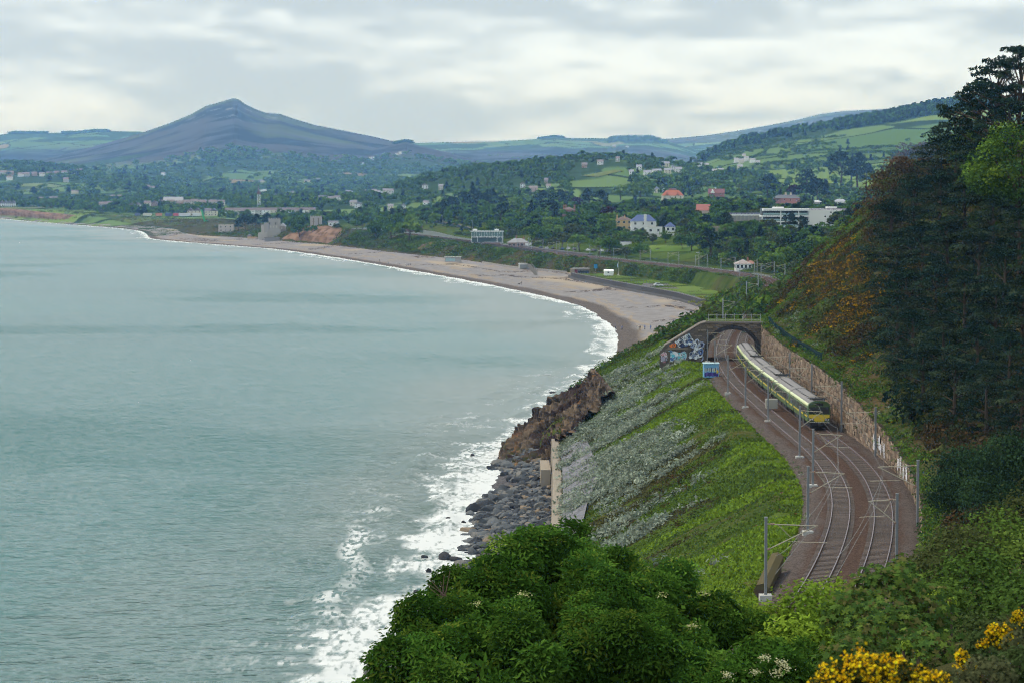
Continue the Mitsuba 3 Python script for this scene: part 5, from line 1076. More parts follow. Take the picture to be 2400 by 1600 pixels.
hs.box('veranda_roof', (-hs.w * .42, -hs.d / 2 - 1.2, hs.h - .1), (hs.w * .36, 2.6, .2), SLATE); hs.box('terrace', (-hs.w * .1, -hs.d / 2 - 2.0, .2), (hs.w * 1.2, 4, .5), (0.5, 0.47, 0.42))
for k in (-.58, -.42, -.27): hs.box('veranda_post', (k * hs.w, -hs.d / 2 - 2.3, hs.h / 2), (.25, .25, hs.h), (0.2, 0.2, 0.18))
# white modern apartments
b = ground(1850, 536, 900); Yb = b[1]; k = Yb / F
hs = House('big white modern apartment block with balconies, left of the dark hill', b + [0, 7, 0], 'apartment block', 'apartment_block'); ux = lambda x: (x - 1850) * k; uz = lambda y: (536 - y) * k
def blk(name, x0, x1, y0, y1, dd=12, col=WHITE, dy=0, label=None): return hs.box(name, (ux((x0 + x1) / 2), dy, (uz(y0) + uz(y1)) / 2), (ux(x1) - ux(x0), dd, uz(y0) - uz(y1)), col, label=label)
blk('right_wing', 1896, 1990, 493, 560, 12, WHITE, 1, 'plain white right hand wing'); blk('back_wall', 1788, 1897, 489, 560, 8, (0.10, 0.12, 0.13), 4.5)
for y0, y1 in ((489, 495), (505.5, 509), (519, 521.5), (532, 535)): blk('floor_slab', 1785 if y0 > 500 else 1789, 1897, y0, y1, 12.6)
for x in (1787, 1830, 1872): blk('column', x - 1.2, x + 1.2, 495 if x > 1800 else 505, 540, .6, WHITE, -6.0)
for x in np.arange(1794, 1892, 9.5):
    for y0, y1 in ((496, 505), (509.6, 518.6), (522, 531.6)):
        p_ = hs.box('window', (ux(x + 4.4), .35, (uz(y0) + uz(y1)) / 2), (ux(x + 8.2) - ux(x), .5, uz(y0) - uz(y1)), (0.16, 0.17, 0.17)); hs.box('pane', (ux(x + 4.4), .05, (uz(y0) + uz(y1)) / 2), (ux(x + 7.4) - ux(x), .2, (uz(y0) - uz(y1)) * .9), (0.05, 0.075, 0.09), p_, bsdf='gloss')
for y in (502, 516, 529): hs.box('balustrade', (ux(1841), -6.1, uz(y)), (ux(1893) - ux(1789), .06, 1.1), (0.30, 0.42, 0.42), bsdf='gloss')
for x, y in ((1935, 508), (1926, 524), (1948, 498)):
    p_ = hs.box('window', (ux(x), -5.1, uz(y)), ((8 if y == 524 else 4) * k, .3, (8 if y == 524 else 3.4) * k), (0.3, 0.3, 0.3)); hs.box('pane', (ux(x), -5.25, uz(y)), ((7 if y == 524 else 3.2) * k, .1, (7 if y == 524 else 2.8) * k), PANE, p_, bsdf='gloss')
for x0, x1, y0, y1 in ((1815, 1840, 486, 489.5), (1900, 1935, 489, 494), (1941, 1965, 485, 494)): blk('roof_house', x0, x1, y0, y1, 6, WHITE, 2)
blk('railing', 1840, 1990, 489, 492.5, .2, (0.20, 0.19, 0.22), -3)
blocked.append((1775, 1990, Yb - 20, Yb + 30)); fronts.append((1785, 1960, Yb, 530))
b2 = ground(1745, 532, 900); k2 = b2[1] / F; hs2 = House('low apartment wing with blue grey roof left of the white block', b2 + [0, 5, 0], 'apartment block', 'apartment_block')
def bl2(name, x0, x1, y0, y1, dd, col, dy=0): return hs2.box(name, ((x0 + x1) / 2 * k2 - 1745 * k2, dy, ((532 - y0) + (532 - y1)) / 2 * k2), ((x1 - x0) * k2, dd, (y1 - y0) * k2), col)
bl2('walls', 1704, 1786, 505, 545, 10, (0.36, 0.32, 0.26)); bl2('fascia', 1703, 1788, 502, 506, 11, WHITE); bl2('roof', 1706, 1784, 499.5, 502, 9, (0.05, 0.06, 0.12)); bl2('stone_base', 1704, 1786, 518.5, 546, 11, (0.17, 0.15, 0.115))
for x in np.arange(1709, 1782, 9.5): p_ = bl2('window', x, x + 6.5, 507, 517, .4, (0.25, 0.25, 0.24), -5.1)
blocked.append((1695, 1788, b2[1] - 20, b2[1] + 20)); fronts.append((1704, 1786, b2[1], 520))
hs = hpx('small white bungalow with pinkish grey roof beside the railway', 1725, 1762, 609, 619, 633, WHITE, (0.33, 0.28, 0.27), 'hip', 9, storeys=1, n=4)
hs.roof(hs.w * .8, 8, hs.h * .8, hs.rh, (0.33, 0.15, 0.11), 'hip', .4, (hs.w * .55, 4), 'rear_roof'); hs.box('rear_wing', (hs.w * .55, 4, hs.h * .4), (hs.w * .78, 7.6, hs.h * .8), (0.4, 0.33, 0.26)); hs.chimney(hs.w * .35, 3, hs.h + hs.rh * .5, 1.5, BRICK)
hs = hpx('grey roofed station house with white end wall on the platform', 1190, 1238, 559, 569, 580, (0.30, 0.20, 0.17), (0.27, 0.27, 0.285), 'hip', 9, storeys=1, n=5); hs.chimney(-hs.w * .08, 0, hs.h + hs.rh * .4, 3.2, BRICK); hs.chimney(hs.w * .28, 1, hs.h + hs.rh * .5, 2, BRICK); hs.box('white_end', (hs.w * .52, -3.5, hs.h * .45), (4.5, 3, hs.h * .9), WHITE)
hs = hpx('brown brick hall on the bluff left of the path', 945, 990, 526, 527, 538, (0.17, 0.12, 0.095), (0.16, 0.12, 0.10), 'flat', 9, win=False, name='brick_hall', cat='building')
hs = hpx('red brick house of which only the tall chimneys show above trees', 1318, 1348, 486, 492, 515, BRICK, BROWNT, 'hip', 9, win=False)
for q in (-.38, -.2, .46): hs.box('chimney', (q * hs.w, 0, hs.h + 2.2), (1.3, 1.0, 3.8), BRICK)
hpx('low ochre house among shrubs below the apartment wing', 1668, 1706, 529, 533, 545, (0.42, 0.33, 0.20), (0.34, 0.27, 0.2), 'flat', 7, storeys=1, n=3)
hpx('flat roofed white garage with grey roof above the car park', 1452, 1480, 566, 567.5, 575, WHITE, SLATE, 'flat', 6, storeys=1, n=1, win=False, name='garage', cat='garage')
hpx('pale grey roofed house peeping over the dark hill at the right', 1955, 1985, 467, 473, 480, WHITE, (0.36, 0.38, 0.42), 'hip', 8, storeys=1, n=3, win=False)
hpx('small white roofed house right of the pink villa', 1850 + 50, 1926, 470, 474, 482, (0.4, 0.38, 0.36), (0.55, 0.55, 0.54), 'hip', 7, storeys=1, win=False)
# glass fronted white building at the station
b = ground(1142, 573, 900); k = b[1] / F; hs = House('white framed glass fronted two storey building on the bluff by the station', b + [0, 5, 0], 'building', 'glass_building', -.04)
g = lambda x: (x - 1142) * k; zq = lambda y: (573 - y) * k
hs.box('core', (0, 1.5, zq(557)), (74 * k, 7, zq(541) - zq(572)), (0.10, 0.16, 0.16)); hs.box('roof', (0, 0, zq(543)), (76 * k, 12, .5), WHITE); hs.box('middle_floor', (0, 0, zq(556)), (75 * k, 11.6, .45), WHITE); hs.box('ground_slab', (0, 0, zq(571)), (76 * k, 12, 1.2), (0.5, 0.5, 0.5))
for x in np.linspace(1106, 1178, 13): hs.box('mullion', (g(x), -5.6, zq(549.5)), (.22, .22, zq(543) - zq(556)), WHITE)
for x in (1106, 1120, 1166, 1178): hs.box('pillar', (g(x), -5.6, zq(564)), (.45, .45, zq(556) - zq(572)), WHITE)
for x in np.linspace(1109, 1175, 12): hs.box('pane', (g(x), -5.3, zq(549.5)), (5 * k, .06, zq(544) - zq(555.5)), (0.11, 0.20, 0.20), bsdf='gloss')
for x in (1113, 1164): hs.box('roof_box', (g(x), 1, zq(540)), (10 * k, 4, 1.3), WHITE)
hs.box('lower_shed', (g(1155), -8, zq(572)), (36 * k, 5, 2.4), (0.28, 0.20, 0.17)); hs.box('shed_roof', (g(1155), -8, zq(568)), (37 * k, 5.6, .3), (0.34, 0.34, 0.36))
blocked.append((1098, 1250, b[1] - 150, b[1] + 20)); fronts.append((1100, 1182, b[1], 571))
# castle house, tower and others on the point
def battlement(hs, c, w, d, z, col, n=4):
    for e in np.linspace(-w / 2 + .5, w / 2 - .5, n): hs.box('merlon', (c[0] + e, c[1] - d / 2 + .4, z + .5), (w / n * .5, .8, 1.0), col)
CST = (0.36, 0.34, 0.30)
b = ground(640, 556, 900); k = b[1] / F; hs = House('grey stone castle like house with square battlemented towers on the point', b + [0, 6, 0], 'house', 'castle_house'); g = lambda x: (x - 640) * k; zq = lambda y: (556 - y) * k
for nm, x0, x1, y0, dy in (('main_tower', 629, 655, 514, 0), ('middle_tower', 619, 629, 524, -2), ('left_wing', 612, 619, 529, -1), ('terrace_wall', 606, 628, 546, -6), ('lower_wall', 628, 658, 538, -5)):
    w = (x1 - x0) * k; hs.box(nm, (g((x0 + x1) / 2), dy, zq(y0) / 2 - 1), (w, 9, zq(y0) + 2), np.array(CST) * rng.uniform(.85, 1.1))
    if 'wall' not in nm: battlement(hs, (g((x0 + x1) / 2), dy), w, 9, zq(y0), CST, 5 if w > 8 else 3)
hs.box('right_wing', (g(661), 2, zq(531) / 2), (13 * k, 10, zq(531)), (0.30, 0.25, 0.21)); hs.roof(13 * k, 10, zq(531), zq(523) - zq(531), (0.33, 0.31, 0.30), 'hip', .4, (g(661), 2))
for x, y in ((632, 524), (646, 524), (634, 532), (641, 532), (648, 532), (615, 538), (623, 536), (660, 536)): hs.box('window', (g(x), -4.7, zq(y)), (2.2 * k, .3, 4.5 * k), PANE if y < 530 else (0.45, 0.43, 0.34))
blocked.append((590, 675, b[1] - 100, b[1] + 20)); fronts.append((600, 670, b[1], 548))
hs = hpx('square ruined stone tower with ivy, right of the castle house', 727, 753, 508.5, 509, 535, CST, CST, 'flat', 9, win=False, name='stone_tower', cat='tower'); battlement(hs, (0, 0), hs.w, hs.d, hs.h, CST, 5)
for q in (-.2, .25): hs.box('recess', (q * hs.w, -hs.d / 2 - .02, hs.h * .5), (1.0, .2, hs.h * .8), (0.20, 0.18, 0.15))
hpx('pale pink block house on the low point left of the castle house', 512, 546, 527.5, 528, 545, (0.50, 0.44, 0.38), (0.46, 0.42, 0.38), 'flat', 8, n=3, storeys=2)
hpx('little red brick hut on the shore bank below the castle house', 580, 589, 549, 553, 558, BRICK, SLATE, 'hip', 4, win=False, name='hut', cat='hut')
hpx('ochre boundary wall on the shore bank below the castle house', 580, 606, 555, 556, 560, (0.5, 0.36, 0.22), (0.5, 0.36, 0.22), 'flat', .6, win=False, name='boundary_wall', cat='wall')
hpx('white gabled cottage near the cliff edge right of the stone tower', 769, 792, 518, 522, 532, WHITE, SLATE, 'gable', 7, storeys=1, n=2)
hpx('grey shore wall at the foot of the castle house garden', 620, 655, 556, 557, 566, (0.22, 0.21, 0.20), (0.22, 0.21, 0.20), 'flat', .8, win=False, name='shore_wall', cat='wall')
# crane by the building site
b = ground(607, 500, 1500); k = b[1] / F; t = thing('tower_crane', 'white lattice tower crane rising over the terraced houses', 'crane'); m = MB(); hh = (500 - 456) * k; wq = 1.6
for ex in (-1, 1):
    for ey in (-1, 1): m.box(b + [ex * wq, ey * wq, hh / 2], (.55, .55, hh), (0.70, 0.70, 0.68))
for q in range(12):
    z0, z1 = q * hh / 12, (q + 1) * hh / 12
    for e in (-1, 1): m.bar(b + [-wq * (-1) ** q, e * wq, z0], b + [wq * (-1) ** q, e * wq, z1], .16, (0.70, 0.70, 0.68), 4); m.bar(b + [e * wq, -wq * (-1) ** q, z0], b + [e * wq, wq * (-1) ** q, z1], .16, (0.70, 0.70, 0.68), 4)
put('tower', m.build('paint'), t); m = MB(); m.box(b + [0, 0, hh + 2], (4.5, 4, 4), (0.16, 0.09, 0.09)); put('slewing_cab', m.build('paint'), t)
m = MB(); m.bar(b + [0, 0, hh + 4], b + [-.6, 0, hh + 12], (.7, .2), (0.22, 0.12, 0.12), 4); put('mast_head', m.build('paint'), t)
m = MB(); m.box(b + [6.0, 0, hh + 5.2], (9, 2.4, 2.6), (0.80, 0.80, 0.78), ax=np.array([[math.cos(.14), 0, math.sin(.14)], [0, 1, 0], [-math.sin(.14), 0, math.cos(.14)]])); put('jib', m.build('paint'), t)
b = ground(480, 521, 1500); m = MB(); m.bar(b, b + [-4, 0, 15], .9, (0.05, 0.42, 0.18), 4); m.box(b + [1.2, 0, 1], (3.4, 2, 2.4), (0.05, 0.36, 0.16)); whole('drilling_rig', m.build('paint'), 'bright green leaning drilling rig on the building site', 'rig')
m = MB(); m.bar(b + [-4.5, 4, 14], b + [-6.5, 4, 24], .5, (0.12, 0.13, 0.16), 4)
# rows of houses far off: (cluster label, wall choices, roof, [(x, base y, width px, kind)])
def row(desc, walls, roof, items, h=6.0, rh=2.6, d=8.0, storeys=2):
    for j, (x, y, w, kind) in enumerate(items):
        k = ground(x, y, 1200)[1] / F; o = ['leftmost', 'second', 'third', 'fourth', 'fifth', 'sixth', 'seventh', 'eighth', 'ninth', 'tenth', 'eleventh', 'twelfth', 'thirteenth', 'fourteenth', 'fifteenth', 'sixteenth'][j]
        wl = walls[j % len(walls)]
        hpx(f'{"pale" if np.mean(wl) > .3 else "dull"} {"gabled" if "gable" in kind else "hip roofed"} house, {o} from the left {desc}', x - w / 2, x + w / 2, y - (h + rh) / k, y - h / k, y, wl, roof, kind, d, n=2, storeys=storeys, group='houses ' + desc, win=k < .75, sides=('f',))
row('in the long terrace behind the crane', [WHITE, CREAM, (0.55, 0.42, 0.38), WHITE, GREYW], (0.135, 0.115, 0.12), [(x, 505, 17.5, 'gable') for x in np.arange(536, 730, 17.6)], 6.5, 3.4)
row('in the cream row by the building site', [CREAM, CREAM], (0.135, 0.125, 0.14), [(446, 506, 14, 'gabley'), (463, 506, 18, 'gabley'), (487, 507, 14, 'gable'), (501, 507, 16, 'gabley')], 6.5, 4)
row('in the grey row above the green field', [GREYW, CREAM, (0.3, 0.2, 0.17)], (0.17, 0.145, 0.14), [(240, 486, 16, 'gable'), (256, 485, 14, 'gable'), (309, 489, 16, 'gabley'), (322, 489, 14, 'gabley'), (345, 484, 15, 'gable'), (362, 484, 15, 'gabley'), (380, 482, 14, 'gable'), (400, 482, 17, 'gable'), (420, 484, 16, 'gable'), (438, 482, 16, 'gable'), (455, 480, 16, 'gable'), (474, 482, 18, 'gable'), (498, 482, 18, 'gable'), (518, 483, 16, 'gable')], 5.5, 3.5)
row('at the far left edge of the town', [WHITE], (0.16, 0.15, 0.16), [(4, 484, 9, 'gabley'), (13, 484, 9, 'gabley'), (22, 484, 9, 'gabley'), (31, 484, 9, 'gabley')], 5, 5)
row('among trees left of the grey hall', [CREAM, (0.3, 0.25, 0.22)], (0.17, 0.145, 0.14), [(264, 467, 16, 'hip'), (280, 467, 10, 'gable'), (100, 472, 18, 'gable'), (125, 471, 18, 'gable'), (175, 455, 16, 'gable'), (345, 442, 14, 'hip'), (360, 445, 12, 'gable')], 5.5, 3)
row('in the estate on the far left hillside', [GREYW, (0.34, 0.27, 0.25), WHITE], (0.20, 0.16, 0.16), [(8, 411, 15, 'gable'), (24, 412, 15, 'gable'), (48, 416, 13, 'gable'), (62, 415, 13, 'gable'), (80, 414, 12, 'gable'), (98, 415, 13, 'gable'), (115, 414, 13, 'gable'), (132, 412, 12, 'gable'), (150, 411, 13, 'gable'), (168, 409, 12, 'gable'), (186, 406, 12, 'gable'), (22, 424, 14, 'gable'), (154, 428, 12, 'gable')], 8, 4)
row('in the white group right of the crane', [WHITE, CREAM], (0.16, 0.15, 0.16), [(645, 463, 7, 'gabley'), (685, 455, 8, 'gabley'), (672, 460, 6, 'gable'), (612, 428, 14, 'gable'), (745, 425, 20, 'gable'), (720, 428, 14, 'gable'), (756, 470, 18, 'gable'), (775, 472, 16, 'gable'), (790, 470, 14, 'gable')], 5, 3)
row('in the white terrace left of the pine belt', [WHITE, CREAM], (0.22, 0.21, 0.22), [(862, 454, 14, 'gable'), (876, 452, 13, 'gable'), (890, 455, 14, 'gable'), (904, 455, 13, 'gable'), (917, 456, 12, 'gable'), (828, 484, 16, 'gable'), (840, 488, 18, 'gabley'), (818, 455, 16, 'gable'), (996, 444, 14, 'gabley'), (1033, 446, 10, 'gable'), (1000, 486, 16, 'gable'), (915, 494, 12, 'gable'), (945, 493, 10, 'gabley')], 5.5, 3)
row('on the far wooded hill', [WHITE, (0.42, 0.3, 0.25)], (0.2, 0.17, 0.17), [(1407, 388, 14, 'gable'), (1370, 395, 12, 'gable'), (1448, 380, 8, 'gable'), (1280, 432, 8, 'gable'), (1225, 441, 12, 'gabley'), (1250, 451, 20, 'gable'), (1285, 446, 10, 'gable')], 5.5, 3)
row('in the pale hamlet below the fields', [WHITE, WHITE, CREAM], (0.27, 0.28, 0.33), [(1518, 413, 18, 'gable'), (1540, 410, 20, 'gable'), (1565, 408, 16, 'gable'), (1590, 405, 16, 'gable'), (1578, 400, 10, 'gabley'), (1560, 392, 18, 'gable'), (1498, 400, 12, 'gable'), (1480, 412, 10, 'gable'), (1540, 453, 12, 'gabley'), (1553, 452, 10, 'gabley')], 5.5, 3)
row('in the farm cluster on the green hillside', [WHITE, CREAM, WHITE], (0.3, 0.3, 0.32), [(1726, 382, 10, 'gable'), (1738, 384, 12, 'gable'), (1750, 378, 10, 'gable'), (1764, 383, 12, 'gable'), (1744, 372, 8, 'gable'), (1776, 388, 10, 'gable'), (1640, 392, 12, 'gable'), (1656, 394, 10, 'gable'), (1690, 407, 12, 'gable'), (1675, 410, 10, 'gable'), (1735, 398, 12, 'gable')], 6, 3)
row('in the scattered farms under the peak', [WHITE], (0.3, 0.28, 0.28), [(868, 375, 8, 'gable'), (878, 374, 8, 'gable'), (930, 366, 7, 'gable'), (938, 362, 7, 'gable'), (848, 388, 9, 'gable'), (382, 412, 9, 'gable'), (1440, 345, 7, 'gable'), (1470, 347, 7, 'gable')], 7, 3.5)
hpx('long grey roofed hall with cream gable above the building site', 383, 428, 462, 471, 481, CREAM, (0.33, 0.34, 0.37), 'gable', 12, n=4, name='hall', cat='hall')
for j, (x, w, c, o) in enumerate([(345, 20, (0.6, 0.58, 0.5), 'leftmost cream'), (372, 14, (0.55, 0.25, 0.14), 'orange'), (395, 16, (0.10, 0.12, 0.22), 'dark blue'), (412, 12, (0.55, 0.12, 0.12), 'red'), (432, 26, (0.7, 0.7, 0.7), 'long white'), (460, 18, (0.66, 0.66, 0.68), 'rightmost white'), (322, 12, (0.14, 0.16, 0.26), 'small navy')]):
    hpx(f'{o} site cabin in the line of cabins on the building site', x - w / 2, x + w / 2, 500, 500.5, 507, c, c, 'flat', 3, win=False, name='site_cabin', cat='cabin', group='cabins on the building site')
# ------------------------------------------------------------------ cliffs, lawns, woods
def clay_fn(p, n, uv):
    a = fbm(p.x * .06, p.y * .05, p.z * .5, 3); b = noise(p.x * .25, p.y * .12, p.z * .15); return mix((0.115, 0.075, 0.052), (0.245, 0.160, 0.108), smoothstep(.3, .7, a * .5 + b * .5))
scene['clay'] = diffuse(clay_fn)
def cliff(name, y0, y1, c0, c1, out, step):
    ys = np.arange(y0, y1, step); v, f, _ = strip(ys, c0, c1, 10); g = v.reshape(len(ys), -1, 3); e = np.sin(np.linspace(0, 1, g.shape[1]) * 2.6)[None] * np.minimum(1, np.minimum(np.arange(len(ys)), np.arange(len(ys))[::-1]) / 6)[:, None]
    g[..., 0] -= out * e + .9 * e * nfb(g[..., 1], g[..., 2] * 3, .12, 3, 5); g[..., 2] += (out * .55) * e - .3; return struct(name, mikit.ply((g.reshape(-1, 3), grid_faces(*g.shape[:2])), 'clay', smooth=25))
cliff('clay_cliff', 1925, 2085, 4, 6, 3.0, 3.0); cliff('clay_cliff', 3260, 4300, 3, 5, 3.0, 14.0); cliff('clay_cliff', 1655, 1690, 4, 6, 2.0, 2.0)
def patch(name, px, n=16, lift=.25, mat='meadow', y0=900):
    "a lawn or field laid over the ground between four points of the photograph"
    a, b, c, d = [ground(x, y, y0)[:2] for x, y in px]; s, t_ = np.meshgrid(np.linspace(0, 1, n), np.linspace(0, 1, n), indexing='ij'); g = ((1 - s) * (1 - t_))[..., None] * a + (s * (1 - t_))[..., None] * b + (s * t_)[..., None] * c + ((1 - s) * t_)[..., None] * d
    z = zland(g[..., 0], g[..., 1], False) + lift; return struct(name, mikit.ply((np.dstack([g, z]).reshape(-1, 3), grid_faces(n, n)), mat, smooth=True))
patch('lawn', [(1528, 591), (1640, 592), (1632, 578), (1520, 577)]); blocked.append((1518, 1642, 1000, 1330))
scene['rough_field'] = diffuse(lambda p, n, uv: mix(mix((0.060, 0.095, 0.030), (0.105, 0.140, 0.048), smoothstep(0.35, 0.65, fbm(p.x * .015, p.y * .008, 0, 4))), (0.115, 0.105, 0.055), smoothstep(.6, .75, fbm(p.x * .03 + 4, p.y * .01, 0, 3))))
patch('field', [(215, 506), (330, 507), (500, 532), (300, 523)], 20, .4, 'rough_field', 2000)
scene['pasture'] = diffuse(lambda p, n, uv: mix((0.10, 0.135, 0.045), (0.14, 0.17, 0.062), fbm(p.x * .02, p.y * .02, 0, 3)))
patch('field', [(1362, 414), (1400, 417), (1462, 403), (1440, 400)], 12, 1.0, 'pasture', 2300)
ys = np.arange(944.0, 1262, 3); v, f, _ = strip(ys, 3, 4, 8); v[:, 2] += .06; struct('beach_green', mikit.ply((v, f), 'meadow', smooth=True))
blocked += [(205, 505, 2350, 3150), (1340, 1470, 2300, 3550), (590, 625, 2200, 2900)]
r = np.random.default_rng(61)
p, t_ = spread(r, 11000, 900, 2300, 4, 6, lambda X, Y, t: np.clip(.62 + 1.2 * nfb(X, Y, .03, 3, 4), .12, 1) * ~((Y > 1925) & (Y < 2085) & (t < .85)) * ~((Y > 940) & (Y < 1120) & (t < .9) & (nfb(X, Y, .02, 2, 8) > -.25)))
whole('bluff_scrub', vply(scatter(r, p, r.uniform(1.2, 3.6, len(p)) * np.clip(p[:, 1] / 1400, .6, 1.3), BRUSH[:1] + OLIVE + BROAD + BROAD + LIME[:2], CLs, .8)), 'windswept green and brown scrub along the bluff behind the beach', 'scrub', kind='stuff')
p, t_ = spread(r, 3600, 500, 960, 3, 7, lambda X, Y, t: np.clip(.6 + nfb(X, Y, .06, 3, 4), 0, 1) * ~((Y > 935) & (t < .3)))
whole('cutting_scrub', vply(scatter(r, p, r.uniform(.7, 2.2, len(p)) * (1 + .9 * (t_ > .72)), LIME[:1] + BROAD + OLIVE, CLs, .9)), 'green scrub on the bank between the beach and the line beyond the bridge', 'scrub', kind='stuff')
p, t_ = spread(r, 1800, 560, 980, 10, 13, None, 2.0); whole('far_bank_scrub', vply(scatter(r, p, r.uniform(1.4, 3.4, len(p)), BROAD + LIME + OLIVE, CLs, .75)), 'leafy green scrub on the inland side of the line beyond the bridge', 'scrub', kind='stuff')
yk = np.concatenate([r.uniform(560, 780, 260), r.uniform(520, 700, 220)]); ok_ = np.concatenate([-r.uniform(4.8, 9.5, 260), r.uniform(4.9, 8.5, 220)]); p = trk(yk, ok_); p[:, 2] = zland(p[:, 0], p[:, 1], False) + .2
whole('cutting_bushes', vply(scatter(r, p, np.where(ok_ < 0, r.uniform(2.6, 5.2, 480), r.uniform(2.6, 5.2, 480)), BROAD + OLIVE + LIME[:2], CL, 1.05)), 'tall bushes crowding both edges of the line beyond the bridge', 'bushes', kind='stuff')
yk = r.uniform(2320, 3500, 1500); cxk, czk = _cols_fast(yk); tk = r.random(1500); p = np.stack([cxk[:, 4] + (cxk[:, 6] + 30 - cxk[:, 4]) * tk, yk, 0 * yk], 1); p[:, 2] = zland(p[:, 0], yk, False); p = p[nfb(p[:, 0], yk * .5, .02, 2, 4) > -.25]
whole('shore_scrub', vply(scatter(r, p, r.uniform(1.5, 4.0, len(p)), BROAD + OLIVE + BRUSH, CLs, .7)), 'low dark green scrub behind the far beach and the pale field', 'scrub', kind='stuff')
q = np.array([ground(x, y, 500) + [0, 0, .6] for x, y in [(1640, 702), (1655, 706), (1668, 712), (1690, 702), (1705, 708), (1722, 700), (1632, 712), (1645, 716), (1675, 718)]])
whole('yellow_shrubs', vply(scatter(r, np.repeat(q, 7, 0) + r.normal(scale=[1.6, 2, .3], size=(63, 3)), r.uniform(.8, 1.8, 63), [(0.34, 0.34, 0.03), (0.26, 0.29, 0.03), (0.10, 0.15, 0.03)], CL)), 'yellow flowering shrubs at the landward end of the beach by the green', 'shrubs', kind='stuff')

def in_block(P_):
    px = 1200 + F * P_[:, 0] / P_[:, 1]; ok = np.ones(len(P_), bool)
    for x0, x1, a, b in blocked: ok &= ~((px > x0) & (px < x1) & (P_[:, 1] > a) & (P_[:, 1] < b))
    return ok
LAND = [('the blue roofed white house', 1510, 530), ('the yellow ochre house', 1462, 525), ('the salmon pink villa', 1845, 470), ('the white apartment block', 1880, 510), ('the low apartment wing', 1745, 512), ('the white bungalow', 1745, 622), ('the grey roofed station house', 1213, 570), ('the glass fronted building', 1142, 556), ('the orange roofed house', 1576, 452), ('the burgundy roofed house', 1680, 452), ('the tall chimneyed brick house', 1333, 500), ('the sunny lawn above the line', 1580, 584), ('the pinkish roofed house', 1649, 492), ('the brown brick hall', 967, 530), ('the stone tower', 740, 520), ('the castle like house', 640, 535)]
DESC = {'green': 'rounded mid green tree', 'lime': 'rounded bright lime green tree', 'olive': 'dull olive green tree', 'leangreen': 'windswept green tree', 'leanlime': 'windswept bright green tree', 'leanolive': 'windswept olive green tree', 'pine': 'dark spreading pine', 'fir': 'dark pointed conifer', 'copper': 'deep purple copper beech', 'bush': 'dark green bush', 'bushy': 'olive green bush', 'limebush': 'bright green bush'}
def tlabel(style, px, py):
    d = [math.hypot(px - x, (py - y) * 2.0) for _, x, y in LAND]; j = int(np.argmin(d)); nm, lx, ly = LAND[j]; side = 'left of' if px < lx - 12 else 'right of' if px > lx + 12 else ('behind' if py < ly else 'in front of')
    return (style, side, j, d[j], nm)
def name_trees():
    "labels once all are planted: ranked by how near they stand to their landmark"
    O_ = ['nearest', 'second', 'third', 'fourth', 'fifth', 'sixth', 'seventh', 'eighth', 'ninth', 'tenth', 'eleventh', 'twelfth', 'thirteenth', 'fourteenth', 'fifteenth', 'sixteenth', 'seventeenth', 'eighteenth', 'nineteenth', 'twentieth']
    g = {}
    for k, v in labels.items():
        if isinstance(v.get('label'), tuple): g.setdefault(v['label'][:3], []).append((v['label'][3], k, v['label'][4]))
    for (style, side, j), m in g.items():
        for q, (_, k, nm) in enumerate(sorted(m)): labels[k]['label'] = f'{DESC[style]} {side} {nm}' + (f', {O_[q] if q < 20 else str(q + 1) + chr(116) + chr(104)} outward' if len(m) > 1 else '')
def fit(P_, Z, hts):
    "trees kept low enough not to hide the houses behind them"
    px = 1200 + F * P_[:, 0] / P_[:, 1]; h = hts.copy()
    for x0, x1, Yh, yl in fronts:
        m = (px > x0 - 6) & (px < x1 + 6) & (P_[:, 1] < Yh + 2); h = np.where(m, np.minimum(h, (H - (yl - YH) * P_[:, 1] / F) - Z), h)
    return h
